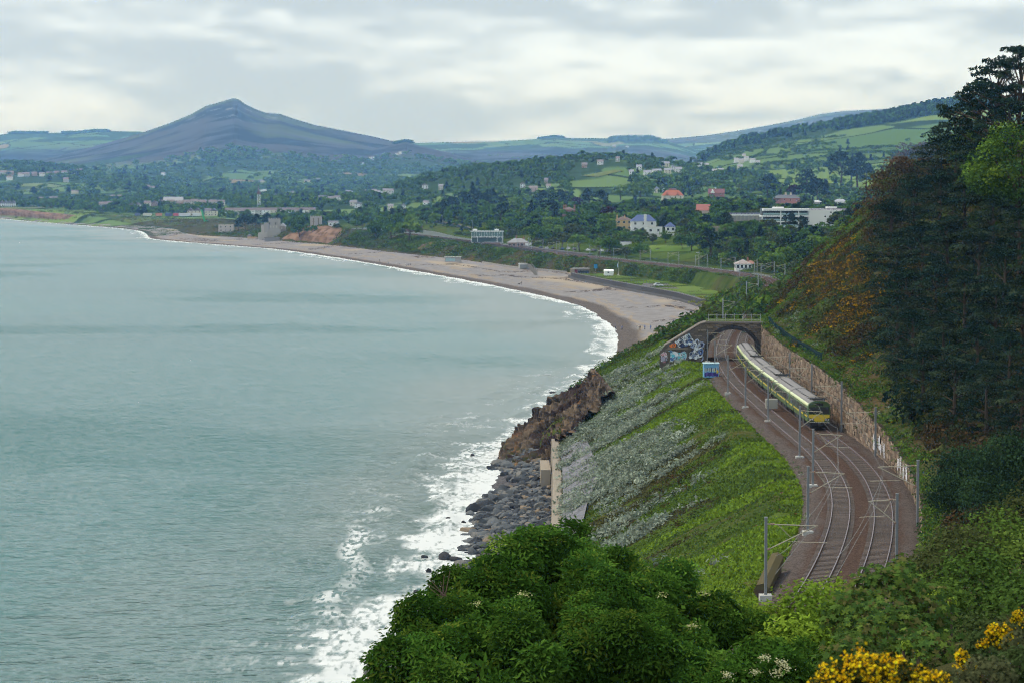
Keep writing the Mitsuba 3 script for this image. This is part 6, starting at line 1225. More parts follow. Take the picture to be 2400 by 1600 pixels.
# trees picked out one by one in the photograph: style, x, top, base
PICK = [('pine', 1115, 443, 503), ('pine', 1148, 446, 505), ('pine', 1085, 452, 503), ('pine', 1185, 462, 500), ('pine', 1060, 462, 510), ('pine', 1175, 480, 528), ('pine', 1035, 470, 512), ('pine', 1270, 448, 500), ('pine', 1310, 446, 495), ('fir', 1245, 470, 520), ('pine', 1290, 470, 520), ('copper', 1428, 483, 527), ('copper', 1352, 462, 492), ('green', 1468, 468, 512), ('green', 1385, 472, 520), ('lime', 1205, 458, 505), ('lime', 1455, 430, 470), ('lime', 1500, 422, 468), ('green', 1340, 492, 530),
        ('pine', 1664, 538, 610), ('pine', 1410, 448, 500), ('pine', 1380, 444, 490), ('leangreen', 1435, 556, 600), ('leanlime', 1405, 560, 598), ('leangreen', 1500, 573, 610), ('leanolive', 1470, 575, 607), ('leanlime', 1300, 522, 560), ('leanolive', 1345, 520, 560), ('leangreen', 1275, 535, 575), ('leanolive', 1315, 540, 585), ('lime', 1290, 505, 545), ('leanlime', 1360, 545, 590), ('green', 1255, 525, 565), ('olive', 1200, 535, 562), ('green', 1150, 522, 548), ('green', 1110, 505, 540), ('olive', 1075, 505, 530),
        ('pine', 1970, 358, 440), ('pine', 2010, 362, 440), ('pine', 2030, 385, 445), ('pine', 1995, 375, 440), ('pine', 1890, 400, 470), ('pine', 1915, 420, 480), ('copper', 1862, 432, 470), ('fir', 1935, 420, 478), ('pine', 1800, 410, 470), ('lime', 1760, 408, 455), ('green', 1690, 465, 525), ('green', 1755, 465, 510), ('green', 1795, 470, 505), ('lime', 1722, 480, 515), ('green', 1600, 480, 520), ('pine', 1560, 468, 515), ('green', 1620, 500, 545), ('pine', 1700, 500, 545), ('lime', 1700, 523, 560), ('green', 1770, 512, 560), ('olive', 1802, 510, 556),
        ('pine', 1850, 500, 545), ('pine', 1880, 508, 548), ('green', 1845, 535, 585), ('green', 1900, 528, 580), ('leangreen', 1875, 560, 610), ('lime', 1840, 575, 625), ('leangreen', 1735, 560, 598), ('fir', 1750, 563, 600), ('green', 1715, 588, 618), ('lime', 1695, 590, 622), ('green', 1790, 590, 625), ('leanlime', 1810, 585, 640), ('green', 1930, 520, 570), ('pine', 1990, 490, 540), ('pine', 1960, 500, 545), ('olive', 1820, 548, 590), ('copper', 1655, 524, 545), ('green', 1620, 545, 590), ('leangreen', 1600, 550, 585), ('green', 1560, 540, 570), ('olive', 1530, 548, 572),
        ('pine', 575, 505, 540), ('pine', 600, 503, 540), ('pine', 625, 500, 535), ('pine', 655, 503, 535), ('pine', 560, 512, 545), ('green', 700, 505, 545), ('pine', 690, 512, 540), ('pine', 715, 510, 532), ('leangreen', 730, 528, 552), ('leangreen', 705, 525, 560), ('green', 850, 500, 535), ('leangreen', 890, 508, 545), ('green', 930, 498, 535), ('leanlime', 965, 500, 530), ('leangreen', 835, 515, 540), ('leanolive', 790, 522, 540), ('green', 1000, 490, 525), ('lime', 1020, 498, 530), ('green', 880, 515, 560), ('leangreen', 920, 520, 565), ('leanlime', 955, 512, 570)]
for st, x, yt, yb in PICK:
    plantb = ground(x, yb, 700); h = (yb - yt) * plantb[1] / F; plant(st, plantb, h, tlabel(st, x, (yt + yb) / 2), 'tree', 'tree', 'trees around the village', 1.15 if st not in ('fir',) else .9)
# the rest of the village trees: random, nearest 190 as things, the others as one woodland
Yr = np.exp(r.uniform(math.log(1000), math.log(2350), 5200)); cx, cz = _cols_fast(Yr); X = cx[:, 10] + 14 + (Yr * .24 - cx[:, 10] - 14) * r.random(len(Yr)); P_ = np.stack([X, Yr], 1)
px = 1200 + F * X / Yr; ok = in_block(P_) & (px < 2080); P_ = P_[ok]; keep = []
cell = {}
for q in P_:
    key = (int(q[0] // 9), int(q[1] // 12))
    if key not in cell: cell[key] = 1; keep.append(q)
P_ = np.array(keep); Z = zland(P_[:, 0], P_[:, 1], False); hts = r.uniform(5.0, 12.0, len(P_)) * np.clip((P_[:, 0] - RR(P_[:, 1])) / 60, .45, 1)
hts = fit(P_, Z, hts); k = hts > 2.5; P_, Z, hts = P_[k], Z[k], hts[k]; vis = hts / P_[:, 1]; order = np.argsort(-vis); kinds = ['green', 'green', 'lime', 'olive', 'pine', 'fir', 'leangreen', 'leanolive', 'bush', 'bushy', 'green', 'pine']
for j in order[:190]:
    st = kinds[int(r.integers(len(kinds)))]; b = np.array([P_[j, 0], P_[j, 1], Z[j]]); h = hts[j] * (.55 if 'bush' in st else 1); q = YH + (H - b[2] - h / 2) * F / b[1]
    plant(st, b, h, tlabel(st, 1200 + F * b[0] / b[1], q), 'tree' if 'bush' not in st else 'bush', 'tree' if 'bush' not in st else 'bush', 'trees around the village', 1.15)
Yr = np.exp(r.uniform(math.log(930), math.log(1800), 6500)); cx, cz = _cols_fast(Yr); X = cx[:, 10] + 6 + 90 * r.random(len(Yr)) ** 1.6; B_ = np.stack([X, Yr], 1); px = 1200 + F * X / Yr
ok = np.ones(len(X), bool)
for x0, x1, a, b in ((1518, 1642, 1000, 1330), (1262, 1432, 1290, 1480), (1100, 1250, 1440, 1640), (1475, 1560, 1200, 1345), (1722, 1766, 960, 1090)): ok &= ~((px > x0) & (px < x1) & (Yr > a) & (Yr < b))
B_ = B_[ok & (px < 2000)]; B_ = np.c_[B_, zland(B_[:, 0], B_[:, 1], False)]; B_ = B_[fit(B_[:, :2], B_[:, 2], np.full(len(B_), 4.0)) > 3]
whole('garden_shrubs', vply(scatter(r, B_, r.uniform(1.6, 4.2, len(B_)), BROAD + OLIVE + BRUSH + LIME[:1], CLs, .9)), 'mixed green garden shrubs and hedges between the railway and the houses', 'shrubs', kind='stuff')
name_trees()
# woods: instances of light trees
WOODS = []
for q, (pal, kind) in enumerate([(BROAD, 'round'), (LIME + BROAD, 'round'), (OLIVE + BROAD, 'round'), (PINE, 'fir'), (PINE + BROAD, 'pine'), (BROAD + BROAD + OLIVE, 'lean')]):
    rr = np.random.default_rng(500 + q); c, rad = crown_points(rr, kind, 13); cr = crown(rr, c, rad * 1.45, 9, .19, pal, .85, .5); scene[f'wood_kind_{q}'] = {'type': 'shapegroup', 'crown': vply(cr)}; WOODS.append(f'wood_kind_{q}')
nw = 0
def wood(name, label, pts, hts, w, spr=1.25):
    k = thing(name, label, 'woodland'); labels[k]['kind'] = 'stuff'; a = r.uniform(0, 360, len(pts))
    for j in range(len(pts)):
        scene[f'{k}__{j + 1:03d}'] = {'type': 'instance', 'g': {'type': 'ref', 'id': WOODS[w[j]]}, 'to_world': T().translate([float(v) for v in pts[j]]).rotate([0, 0, 1], float(a[j])).scale([float(hts[j] * spr), float(hts[j] * spr), float(hts[j])])}
rest = order[190:]; wood('village_woodland', 'continuous mixed trees filling the village between its houses', np.c_[P_[rest], Z[rest]], hts[rest], r.integers(0, 6, len(rest)))
def far_pts(n, y0, y1, dens, cellsize):
    Y = np.sqrt(r.uniform(y0 ** 2, y1 ** 2, n)); X = Y * r.uniform(-.235, .235, n); P_ = np.stack([X, Y], 1); cx, _ = _cols_fast(Y); Q_ = X > np.where(Y > 2300, cx[:, 6] + 25, cx[:, 10] + 20); Q_ &= in_block(P_); Q_ &= r.random(n) < dens(X, Y); P_ = P_[Q_]
    c = np.unique(np.floor(P_ / cellsize).astype(int), axis=0, return_index=True)[1]; P_ = P_[np.sort(c)]; Z = zland(P_[:, 0], P_[:, 1], False) - .5; k = fit(P_, Z, np.full(len(P_), 11.0)) > 7; return np.c_[P_, Z][k]
fieldy = lambda X, Y: np.clip(.45 + 1.5 * nfb(X, Y * .5, 1 / 170, 3, 6), .04, 1)
pts = far_pts(14000, 2350, 4700, lambda X, Y: np.where((X > 250) & (Y > 3950), .05, 1.0) * np.where(X < -.085 * Y, 1.0, fieldy(X, Y)), 13.0)
wood('plain_woodland', 'dense blue green woods over the plain behind the bay', pts, r.uniform(7, 14, len(pts)), r.choice(6, len(pts), p=[.34, .2, .16, .1, .1, .1]))
pts = far_pts(14000, 4700, 8800, lambda X, Y: np.where((1200 + F * X / Y > 1480) & (Y < 6500), .02 + .30 * (zland(X, Y, False) > 175) * (Y > 4950), 1.0) * fieldy(X, Y), 26.0)
wood('distant_woodland', 'distant bluish woods below the mountain', pts, r.uniform(10, 19, len(pts)), r.choice(6, len(pts), p=[.4, .2, .2, .1, .1, 0]), 1.8)
# hedges and copses on the field hillside, skyline plantations
hp = []
for line in ([(1650, 360), (1700, 356), (1760, 352), (1830, 348), (1900, 343), (1960, 338)], [(1690, 378), (1760, 372), (1850, 362), (1930, 356), (2010, 352), (2100, 347)], [(1760, 392), (1830, 384), (1900, 376), (1960, 368), (2010, 365)], [(1840, 396), (1920, 388), (2000, 381), (2080, 376), (2140, 372)], [(1900, 376), (1880, 362), (1870, 350)], [(1640, 372), (1690, 366), (1740, 362)], [(1800, 350), (1790, 362), (1760, 374)], [(2000, 352), (1990, 366)], [(1940, 366), (2020, 362), (2110, 358)], [(1700, 345), (1760, 340), (1820, 332), (1900, 328), (1980, 322)], [(1600, 382), (1660, 376), (1700, 372)],
             [(985, 395), (1060, 388), (1120, 382)], [(880, 378), (960, 374), (1040, 377)], [(1060, 362), (1160, 366), (1280, 360)], [(1200, 372), (1290, 364), (1400, 362)], [(830, 392), (900, 388), (980, 392)]):
    L_ = np.array(line, float); s = np.linspace(0, len(L_) - 1, int(np.abs(np.diff(L_[:, 0])).sum() / 3.2) + 6); xs = np.interp(s, range(len(L_)), L_[:, 0]) + r.normal(scale=1.0, size=len(s)); ys = np.interp(s, range(len(L_)), L_[:, 1]) + r.normal(scale=.5, size=len(s))
    for x, y in zip(xs, ys):
        g = ground(x, y, 3000)
        if g[1] < 12000: hp.append(g)
for x, y, n in ((1720, 362, 10), (1740, 352, 8), (1850, 340, 14), (1800, 340, 12), (1915, 335, 12), (1660, 352, 10), (1760, 332, 14), (1890, 352, 8), (1945, 345, 8), (1625, 372, 10)):
    for _ in range(n): hp.append(ground(x + r.normal(scale=14), y + r.normal(scale=2.5), 3000))
hp = np.array(hp); wood('hedgerow_trees', 'dark hedges and copses between the green hillside fields', hp, r.uniform(3, 7, len(hp)), r.choice([0, 0, 2, 4], len(hp)), 1.5)
sk = []
h2 = HILLS[2]
for x in np.arange(1640, 2330, 2.6):
    for dY in (0, 60, -60, 140, -160, -260, -380):
        Y = h2['D'] + dY + r.uniform(-30, 30); X = (x + r.uniform(-2, 2) - 1200) / F * Y
        if r.random() < (.9 if x > 1950 else .55 if dY > -100 else .12): sk.append((X, Y, float(zland(np.array([X] * 3), np.array([Y] * 3), False)[0]) - 1))
sk = np.array(sk); wood('ridge_plantation', 'dark conifer plantation along the crest of the green hill', sk, r.uniform(10, 20, len(sk)), r.choice([3, 3, 4, 0], len(sk)), 1.3)
# far plantations seen as dark caps on the skyline
sk = []
for D, x0, x1, dd in ((14500, 25, 115, 300), (14500, 1262, 1320, 200), (14500, 1425, 1560, 900), (9800, 925, 965, 120), (14500, 150, 260, 500)):
    for _ in range(int((x1 - x0) * 3)):
        Y = D - r.uniform(-40, dd); X = (r.uniform(x0, x1) - 1200) / F * Y; sk.append((X, Y, float(zland(np.array([X] * 3), np.array([Y] * 3))[0]) - 2))
sk = np.array(sk); wood('skyline_plantation', 'dark forestry patches capping the far hills', sk, r.uniform(8, 13, len(sk)), r.choice([3, 4], len(sk)), 3.5)
# ------------------------------------------------------------------ the beach: shelter, kiosk, boat house, green, people, cars
CONC = (0.36, 0.36, 0.35)
def bpx(x, y, z=3.5): return at(x, y, z)
b = bpx(1061, 614, 3.6); k = b[1] / F; hs = House('long low beach shelter with pale blue shutters and grey side wall', b + [0, 3, 0], 'shelter', 'beach_shelter', .05)
hs.box('walls', (0, 0, 1.4), (38 * k, 6, 2.8), CONC); hs.box('roof', (0, -.3, 2.95), (40 * k, 7.2, .3), (0.42, 0.42, 0.41)); hs.box('plinth', (0, -.6, .1), (41 * k, 8, .4), (0.34, 0.32, 0.30))
for j in range(7): hs.box('shutter', (-17 * k + (j + .5) * 3.2 * k, -3.05, 1.45), (2.7 * k, .2, 2.1), (0.36, 0.52, 0.54))
b = bpx(1226, 630, 3.6); k = b[1] / F; hs = House('grey concrete kiosk on the promenade edge below the station', b + [0, 3, 0], 'kiosk', 'kiosk', .1)
hs.box('walls', (0, 0, 1.4), (19 * k, 6, 2.8), CONC); hs.box('roof', (0, 0, 2.9), (20 * k, 6.6, .3), (0.45, 0.45, 0.44))
for j in (-.28, .05, .3): hs.box('door', (j * 19 * k, -3.02, 1.1), (1.6, .12, 2.0), (0.24, 0.25, 0.25))
t = thing('beach_steps', 'concrete steps climbing from the beach beside the grey kiosk', 'steps'); a0, a1 = bpx(1256, 640, 3.6), at(1240, 619, 8.5)
for j in range(12): m = MB(); m.box(a0 + (a1 - a0) * (j + .5) / 12 - [0, 0, .6], (1.8, .8 + abs(a1[1] - a0[1]) / 12, 1.4), (0.30, 0.27, 0.23)); put('step', m.build('stone'), t)
m = MB(); m.bar(a0 + [1.1, 0, .5], a1 + [1.1, 0, .6], .2, (0.27, 0.24, 0.20), 4); m.bar(a0 + [-1.1, 0, .5], a1 + [-1.1, 0, .6], .2, (0.27, 0.24, 0.20), 4); put('parapet', m.build('stone'), t)
pr = _cols_fast(np.arange(1150., 1480, 6)); t = thing('promenade_wall', 'low grey wall along the back of the beach below the bluff', 'wall')
Yp = np.arange(1310., 1480, 6); cxp, _ = _cols_fast(Yp); m = MB(); sweep(np.stack([cxp[:, 2] + .2, Yp, 3.2 + 0 * Yp], 1), [(-.3, -.5), (.3, -.5), (.3, 1.1), (-.3, 1.1)], (0.30, 0.29, 0.27), m); put('body', m.build('stone'), t)
b = bpx(1360, 648, 4.0); k = b[1] / F; hs = House('low stone boat house with a dark red door at the end of the green', b + [0, 4, 0], 'boat house', 'boat_house')
hs.box('walls', (2.5 * k, 0, 1.6), (38 * k, 8, 4.6), (0.20, 0.175, 0.155)); hs.box('roof', (2.5 * k, 0, 4.05), (40 * k, 8.6, .3), (0.25, 0.235, 0.22)); hs.box('end_tower', (-18 * k, -2.5, 1.6), (9 * k, 6, 5.2), (0.30, 0.25, 0.20)); hs.box('door', (-10 * k, -4.05, 1.9), (7 * k, .25, 3.0), (0.24, 0.03, 0.045))
for j in (0, 8, 15): hs.box('window', (j * k, -4.04, 2.4), (2.4, .2, 1.2), PANE)
b = at(1396, 640, 5.6); m = MB(); t = thing('blue_sign', 'blue board on a post at the back of the green', 'sign'); kk_ = b[1] / F
m.box(b + [0, 0, 15.5 * kk_], (8 * kk_, .3, 10 * kk_), (0.03, 0.22, 0.42)); put('board', m.build('paint'), t); m = MB(); m.bar(b, b + [0, .2, 20 * kk_], .12, (0.3, 0.3, 0.3), 5); put('post', m.build('paint'), t)
b = at(1427, 646, 5.66); k = b[1] / F; t = thing('tent', 'white marquee tent with a small window on the green', 'tent'); hs = House('x', b + [0, 2.2, 0]); del labels[hs.t]; hs.t = t
hs.box('walls', (0, 0, 1.2), (22 * k, 4.4, 2.4), (0.80, 0.80, 0.80)); hs.roof(22 * k, 4.4, 2.4, .75, (0.82, 0.82, 0.82), 'gable', .08); hs.gable_wall(22 * k, 4.4, 2.4, .7, (0.80, 0.80, 0.80)); hs.box('window', (-.2, -2.22, 1.55), (.95, .06, .65), (0.10, 0.11, 0.13))
b = at(1449, 646, 5.66); k = b[1] / F; t = thing('flagpole', 'tall white flagpole with a limp pale blue flag beside the white tent', 'flagpole'); m = MB(); m.bar(b, b + [0, 0, 34 * k], (.09, .05), (0.75, 0.75, 0.75), 6); put('pole', m.build('paint'), t)
m = MB(); m.box(b + [0, 0, .2], (1, 1, .5), (0.6, 0.6, 0.58)); put('base', m.build('stone'), t); m = MB(); xs = np.linspace(0, 1, 7); v = [[b[0] - .1 - .55 * s + .1 * math.sin(s * 7), b[1] + .1 * math.sin(s * 9), b[2] + (30 if q else 21) * k - 1.0 * s] for s in xs for q in (0, 1)]; m.add(v, grid_faces(7, 2), (0.42, 0.52, 0.66)); put('flag', m.build('leaf'), t)
# sea wall of the green
Yw = np.arange(946., 1262, 4); cxw, _ = _cols_fast(Yw); wl_ = np.stack([cxw[:, 2], Yw, 0 * Yw], 1); wl_ = np.vstack([[cxw[0, 2] + 9, 941, 0], [cxw[0, 2] + 4, 941.5, 0], wl_]); t = thing('green_wall', 'long dark stone wall between the beach and the green', 'wall')
for j in range(0, len(wl_) - 1, 8):
    m = MB(); sg = wl_[j:j + 9]; sweep(sg, [(-.5, 2.6), (.6, 2.6), (.6, 6.15), (-.2, 6.15)], np.array([0.085, 0.085, 0.088]) * rng.uniform(.85, 1.15), m); put('section', m.build('stone'), t)
m = MB(); sweep(wl_, [(-.3, 6.15), (.65, 6.15), (.65, 6.4), (-.3, 6.4)], (0.17, 0.17, 0.17), m); put('coping', m.build('stone'), t); m = MB(); sweep(wl_ + [-.55, 0, 0], [(-1.2, 2.4), (.2, 2.4), (.2, 4.2), (-.9, 4.2)], (0.12, 0.12, 0.125), m); put('footing', m.build('stone'), t)
fence('rail_fence', 'thin dark rail fence along the top of the green sea wall', wl_[::6] + [1.2, 0, 5.7], 1.2, (0.05, 0.06, 0.07), post=8, panel=False)
t = thing('post_row', 'line of short timber posts round the parking place on the green', 'posts')
for j, (x, y) in enumerate([(1478 + 7.5 * q, 659 + .9 * q) for q in range(9)] + [(1560 + 7 * q, 655 + 2.0 * q) for q in range(8)]): b = at(x, y, 5.7); m = MB(); m.box(b + [0, 0, .5], (.22, .22, 1.1), (0.14, 0.11, 0.08)); put('post', m.build('stone'), t)
scene['tarmac'] = diffuse(lambda p, n, uv: mix((0.11, 0.11, 0.115), (0.16, 0.158, 0.16), fbm(p.x * .5, p.y * .3, 0, 3)))
q = [at(x, y, 5.72) for x, y in ((1500, 674), (1592, 677), (1560, 664), (1508, 664))]; struct('parking_place', mikit.ply((np.array(q), np.array([[0, 1, 2], [0, 2, 3]])), 'tarmac'))
def car(label, base, rz, col, s=1.0, full=True, group=None):
    t = thing('parked_car', label, 'car', group); c_, s_ = math.cos(rz), math.sin(rz); R_ = np.array([[c_, s_, 0], [-s_, c_, 0], [0, 0, 1]]); W = lambda v: np.asarray(v, float) @ R_ * s + base
    body = Polygon([(-2.05, .35), (2.0, .3), (2.08, .6), (1.95, .78), (1.05, .92), (.45, 1.42), (-1.2, 1.46), (-1.85, 1.05), (-2.08, .9)]).buffer(.06); e = trimesh.creation.extrude_polygon(body, 1.66); v = np.asarray(e.vertices); v = np.c_[v[:, 0], v[:, 2] - .83, v[:, 1]]; hi = v[:, 2] > .95; v[hi, 1] *= .84
    m = MB(); m.add(W(v), e.faces, col); scene[t + '__body'] = m.build('gloss')
    for sd in (-1, 1):
        m = MB(); m.add(W([(.95, sd * .80, .95), (.42, sd * .73, 1.36), (-1.15, sd * .73, 1.38), (-1.65, sd * .80, 1.02)]), [[0, 1, 2], [0, 2, 3]], PANE); put('window', m.build('gloss'), t)
        for wx_ in (-1.3, 1.3): m = MB(); p = W((wx_, sd * .74, .33)); n_ = W((wx_, sd * .88, .33)); m.bar(p, n_, .33 * s, (0.02, 0.02, 0.02), 12); kx = put('wheel', m.build('paint'), t); m = MB(); m.bar(n_, W((wx_, sd * .895, .33)), .19 * s, (0.4, 0.4, 0.42), 10); put('rim', m.build('metal'), kx)
    for a, bb, nm in (((1.10, .97), (.50, 1.45), 'windscreen'), ((-1.9, 1.08), (-1.3, 1.47), 'rear_window')): m = MB(); o = .03 if nm == 'windscreen' else -.03; m.add(W([(a[0] + o, -.66, a[1]), (a[0] + o, .66, a[1]), (bb[0] + o, .62, bb[1]), (bb[0] + o, -.62, bb[1])]), [[0, 1, 2], [0, 2, 3]], PANE); put(nm, m.build('gloss'), t)
    for sd in (-.62, .62): m = MB(); m.box(W((2.06, sd, .70)), (.12 * s, .3 * s, .16 * s), (0.7, 0.7, 0.7), rz=rz); put('headlight', m.build('gloss'), t)
car('silver hatchback car parked on the grey parking place on the green', at(1543, 671, 5.73), .25, (0.62, 0.63, 0.65))
car('dark blue car parked in the drive below the low apartment wing', ground(1730, 567, 900) + [0, 0, .05], .3, (0.03, 0.045, 0.16))
for j, (x, y, c, o) in enumerate([(1268, 589, (0.05, 0.07, 0.10), 'leftmost'), (1282, 590, (0.3, 0.32, 0.34), 'second'), (1296, 590, (0.08, 0.09, 0.1), 'third'), (1318, 591, (0.10, 0.16, 0.26), 'fourth'), (1332, 591, (0.6, 0.6, 0.6), 'fifth'), (1346, 592, (0.12, 0.1, 0.1), 'sixth'), (1378, 594, (0.65, 0.65, 0.65), 'seventh'), (1392, 595, (0.06, 0.06, 0.08), 'eighth'), (1408, 596, (0.55, 0.56, 0.58), 'ninth'), (1424, 597, (0.06, 0.07, 0.09), 'rightmost')]):
    car(f'{"pale" if sum(c) > 1 else "dark"} car, {o} in the row parked behind the line of masts', ground(x, y - 5, 900) + [0, 0, .1], 1.3 + .1 * j, c, 1.0, group='cars parked beside the railway')
# masts and fence along the far line
far_l = ['first', 'second', 'third', 'fourth', 'fifth', 'sixth', 'seventh', 'eighth', 'ninth', 'tenth', 'eleventh', 'twelfth', 'thirteenth', 'fourteenth', 'fifteenth', 'sixteenth', 'seventeenth', 'eighteenth', 'nineteenth', 'twentieth', 'last but one', 'last']
for side, nm in ((-1, 'sea'), (1, 'inland')):
    for j, Y in enumerate(np.concatenate([[560, 700, 800], np.linspace(925, 1480, 13)]) + (0 if side < 0 else 14)):
        if side > 0 and Y < 900: continue
        p = trk(Y, side * 5.0 if Y > 560 else side * 4.3) - [0, 0, .4]; t = thing('line_mast', f'slim grey line mast on the {nm} side beyond the bridge, {far_l[j]} going away', 'mast', f'masts on the {nm} side beyond the bridge'); m = MB(); m.box(p + [0, 0, 3.4], (.26, .26, 6.8), (0.32, 0.34, 0.35)); scene[t + '__post'] = m.build('paint')
        e = trk(Y, side * 1.4) + [0, 0, 5.6]; m = MB(); m.bar(p + [0, 0, 6.4], e, .05, ARM, 4); m.bar(p + [0, 0, 4.6], e, .05, ARM, 4); scene[t + '__cantilever'] = m.build('paint')
fy = np.arange(900., 1330, 8); fence('mesh_fence', 'dark green mesh fence behind the line of masts beyond the green', trk(fy, 7.5) + [0, 0, -.3], 2.0, (0.03, 0.07, 0.05), step=.8, post=8)
fy = np.arange(1390., 1700, 8); cf, zf = _cols_fast(fy); fence('platform_fence', 'dark railing along the bluff edge in front of the station', np.stack([cf[:, 6] + 1, fy, zf[:, 6] + .3], 1), 1.6, (0.05, 0.07, 0.10), step=.8, post=8)
struct('platform', (lambda v: mikit.ply((v[0], v[1]), 'tarmac', smooth=20))((np.concatenate([np.stack([trk(np.arange(1330., 1560, 10), o) + [0, 0, z] for o, z in ((4.0, -.4), (4.0, .75), (8.5, .75), (8.5, -.4))], 1)]).reshape(-1, 3), grid_faces(23, 4))))
# lamps by the station and path
for j, (x, y0, y1, d) in enumerate([(1015, 498, 525, 'at the top of the sloping path'), (1038, 506, 530, 'second down the sloping path'), (1108, 518, 545, 'beside the glass fronted building'), (1147, 528, 545, 'behind the glass fronted building'), (1304, 557, 585, 'left of the parked cars'), (1401, 570, 598, 'at the right end of the parked cars'), (1345, 568, 592, 'in the middle of the parked cars'), (1638, 592, 628, 'beside the big dark pine near the lawn')]):
    b = ground(x, y1, 900); h = (y1 - y0) * b[1] / F; t = thing('street_lamp', 'thin grey street lamp ' + d, 'lamp'); m = MB(); m.bar(b, b + [0, 0, h], (.14, .08), (0.4, 0.41, 0.42), 5); put('post', m.build('paint'), t); m = MB(); m.box(b + [-.7, 0, h], (1.5, .35, .25), (0.55, 0.55, 0.55)); put('lamp_head', m.build('paint'), t)
pth = [ground(x, y, 1500) for x, y in ((1010, 522), (1040, 527), (1075, 533), (1104, 541))]; m = MB(); sweep(np.array(pth) + [0, 0, .2], [(-.3, -.5), (.3, -.5), (.3, 2.2), (-.3, 2.2)], (0.27, 0.215, 0.165), m); whole('path_wall', m.build('stone'), 'brown wall along the sloping path above the station', 'wall')
fence('path_fence', 'blue grey railing along the sloping path above the station', np.array(pth) + [0, -6, .2], 1.8, (0.08, 0.13, 0.15), step=.8, post=6)
# timber posts of the old fence above the beach by the bridge
for j, (x, y, d) in enumerate([(1646, 752, 'nearest the bridge'), (1583, 795, 'middle one'), (1566, 800, 'farthest from the bridge')]):
    b = atd(x, y, 446); m = MB(); m.box(b - [0, 0, .3], (.16, .16, 2.0), (0.05, 0.04, 0.03)); whole('fence_post', m.build('stone'), f'dark old fence post on the grass left of the bridge, {d}', 'post', 'old fence posts left of the bridge')
m = MB(); b = at(1808, 955, 21.0); m.box(b + [0, 0, .6], (1.6, 1.2, 1.3), (0.36, 0.35, 0.31)); whole('block', m.build('stone'), 'squat pale concrete block in the grass beside the seaward track', 'block')

# people, each one continuous figure
import manifold3d as m3
def person(label, base, rz, top, legs, pose=0, hair=(0.03, 0.025, 0.02), h=1.72):
    "joints and radii of a standing or strolling figure, hulled bone by bone"
    s = .16 if pose == 1 else .07; lean = .05 if pose == 1 else 0
    J = dict(head=(lean, 0, 1.60, .105), chin=(lean + .03, 0, 1.52, .075), neck=(lean * .8, 0, 1.45, .055), chest=(lean * .6, 0, 1.28, .15), waist=(0, 0, 1.02, .125), pelv=(0, 0, .92, .145), sl=(lean * .7, .18, 1.38, .065), sr=(lean * .7, -.18, 1.38, .065),
             el=(-s * .5, .25, 1.10, .05), er=(s * .5, -.25, 1.10, .05), hl=(s * .3, .26, .86, .036), hr=(s * 1.2, -.26, .88, .036), fl=(s * .4, .26, .76, .024), fr=(s * 1.4, -.26, .78, .024), kl=(s * .7, .09, .50, .065), kr=(-s * .4, -.09, .50, .065), al=(s * 1.1, .09, .09, .045), ar=(-s * 1.7, -.09, .11, .045), tl=(s * 1.1 + .16, .10, .04, .035), tr=(-s * 1.7 + .15, -.10, .045, .035), ll=(0, .09, .88, .09), lr=(0, -.09, .88, .09))
    sph = lambda q: m3.Manifold.sphere(q[3], 10).translate([q[0], q[1], q[2]]); M_ = m3.Manifold()
    for a, b_ in (('head', 'chin'), ('chin', 'neck'), ('neck', 'chest'), ('chest', 'waist'), ('waist', 'pelv'), ('chest', 'sl'), ('chest', 'sr'), ('sl', 'el'), ('sr', 'er'), ('el', 'hl'), ('er', 'hr'), ('hl', 'fl'), ('hr', 'fr'), ('pelv', 'll'), ('pelv', 'lr'), ('ll', 'kl'), ('lr', 'kr'), ('kl', 'al'), ('kr', 'ar'), ('al', 'tl'), ('ar', 'tr')): M_ = M_ + m3.Manifold.batch_hull([sph(J[a]), sph(J[b_])])
    q = M_.to_mesh(); v, f = np.array(q.vert_properties[:, :3]), np.array(q.tri_verts); c = v[f].mean(1); col = np.tile(np.array(top), (len(f), 1)); skin_ = np.array((0.42, 0.27, 0.20)); arm = np.abs(c[:, 1]) > .2
    col[(c[:, 2] < .98) & ~arm] = legs; col[c[:, 2] < .09] = (0.03, 0.03, 0.03); col[(c[:, 2] > 1.47) | (arm & (c[:, 2] < .9))] = skin_; col[(c[:, 2] > 1.62) | ((c[:, 2] > 1.52) & (c[:, 0] < lean - .03))] = hair
    v = v * h / 1.72; c_, s_ = math.cos(rz), math.sin(rz); v = v @ np.array([[c_, s_, 0], [-s_, c_, 0], [0, 0, 1]]) + base
    return whole('person', mikit.ply((v[f].reshape(-1, 3), np.arange(len(f) * 3).reshape(-1, 3)), 'paint', uv=pack(np.repeat(col, 3, 0))), label, 'person')
BL_, DK, NV_ = (0.05, 0.12, 0.34), (0.03, 0.03, 0.035), (0.02, 0.03, 0.07)
def shore_at(x, y):
    p = ground(x, y, 560); return p
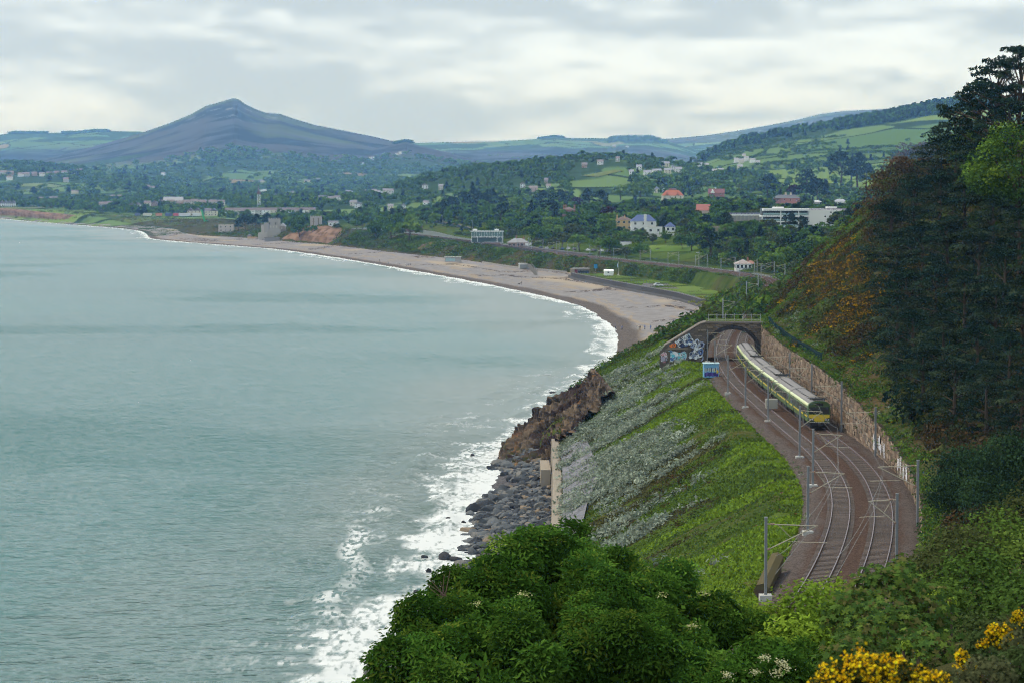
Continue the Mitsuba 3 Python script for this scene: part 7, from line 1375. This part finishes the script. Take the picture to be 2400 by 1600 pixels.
for x, y, c, l, ps, rz, lab in [(1443, 774, NV_, DK, 1, 2.8, 'person in dark clothes walking at the water edge, nearest the surf'), (1458, 774, BL_, DK, 1, 2.9, 'person in a blue top strolling just up from the water edge'), (1495, 774, (0.6, 0.6, 0.55), (0.5, 0.48, 0.42), 0, .4, 'person in pale clothes, leftmost of the group on the sand'), (1500, 774, DK, DK, 0, 2.0, 'person in black beside the one in pale clothes on the sand'), (1511, 773, BL_, NV_, 1, .3, 'person in bright blue striding in the middle of the group'), (1525, 773, BL_, BL_, 1, .5, 'person in bright blue jacket and trousers right of the middle of the group'), (1538, 773, NV_, DK, 0, 3.0, 'person in dark navy standing at the right of the group'),
    (890, 615, DK, DK, 0, 1, 'person in black standing alone far along the beach'), (911, 619, (0.3, 0.3, 0.3), DK, 0, 1, 'faint grey person between the lone one and the pairs far along the beach'), (930, 622, (0.5, 0.5, 0.5), NV_, 1, .2, 'person in a pale top walking far along the beach'), (936, 622, DK, DK, 1, .4, 'person in black walking beside a pale topped one far along the beach'), (952, 624, (0.55, 0.55, 0.55), DK, 0, 2, 'leftmost of three people standing together far along the beach'), (957, 624, DK, DK, 0, 2, 'middle of three people standing together far along the beach'), (962, 624, NV_, DK, 0, 1, 'rightmost of three people standing together far along the beach'), (1222, 668, DK, DK, 0, 1.2, 'person in black by the water with a dark dog, halfway along the beach')]:
    person(lab, ground(x, y, 560) + [0, 0, .02], rz, c, l, ps)
# the dog
d0 = ground(1216, 668, 560); sph = lambda x, y, z, q: m3.Manifold.sphere(q, 10).translate([x, y, z]); M_ = m3.Manifold()
for a, b_ in (((-.30, 0, .52, .13), (.0, 0, .50, .14)), ((0, 0, .50, .14), (.28, 0, .52, .17)), ((.28, 0, .54, .15), (.46, 0, .74, .09)), ((.46, 0, .76, .10), (.52, 0, .78, .09)), ((.52, 0, .77, .07), (.66, 0, .73, .045)), ((.44, .07, .86, .03), (.42, .09, .78, .035)), ((.44, -.07, .86, .03), (.42, -.09, .78, .035)), ((-.38, 0, .58, .04), (-.62, 0, .74, .02)),
              ((.26, .09, .45, .07), (.28, .09, .24, .04)), ((.28, .09, .24, .04), (.26, .09, .05, .035)), ((.26, -.09, .45, .07), (.32, -.09, .24, .04)), ((.32, -.09, .24, .04), (.33, -.09, .05, .035)), ((-.28, .09, .46, .10), (-.20, .09, .32, .055)), ((-.20, .09, .32, .055), (-.36, .09, .20, .035)), ((-.36, .09, .20, .035), (-.33, .09, .04, .035)), ((-.28, -.09, .46, .10), (-.24, -.09, .32, .055)), ((-.24, -.09, .32, .055), (-.42, -.09, .20, .035)), ((-.42, -.09, .20, .035), (-.40, -.09, .04, .035))):
    M_ = M_ + m3.Manifold.batch_hull([sph(*a), sph(*b_)])
q = M_.to_mesh(); v = np.array(q.vert_properties[:, :3]) * 1.15 + d0; f = np.array(q.tri_verts); whole('dog', mikit.ply((v, f), 'paint', uv=pack(np.tile([0.025, 0.022, 0.02], (len(v), 1)))), 'black dog at the water beside a person in black, halfway along the beach', 'dog')
# ------------------------------------------------------------------ the air
zlo, zhi = -4.0, 640.0
scene['haze'] = {'type': 'cube', 'to_world': T().translate([0, 8500, (zlo + zhi) / 2]).scale([9500, 9600, (zhi - zlo) / 2]), 'bsdf': {'type': 'null'}, 'interior': {'type': 'ref', 'id': 'air'}}
labels['haze'] = {'kind': 'stuff', 'label': 'thin blue sea haze over the bay', 'category': 'haze'}
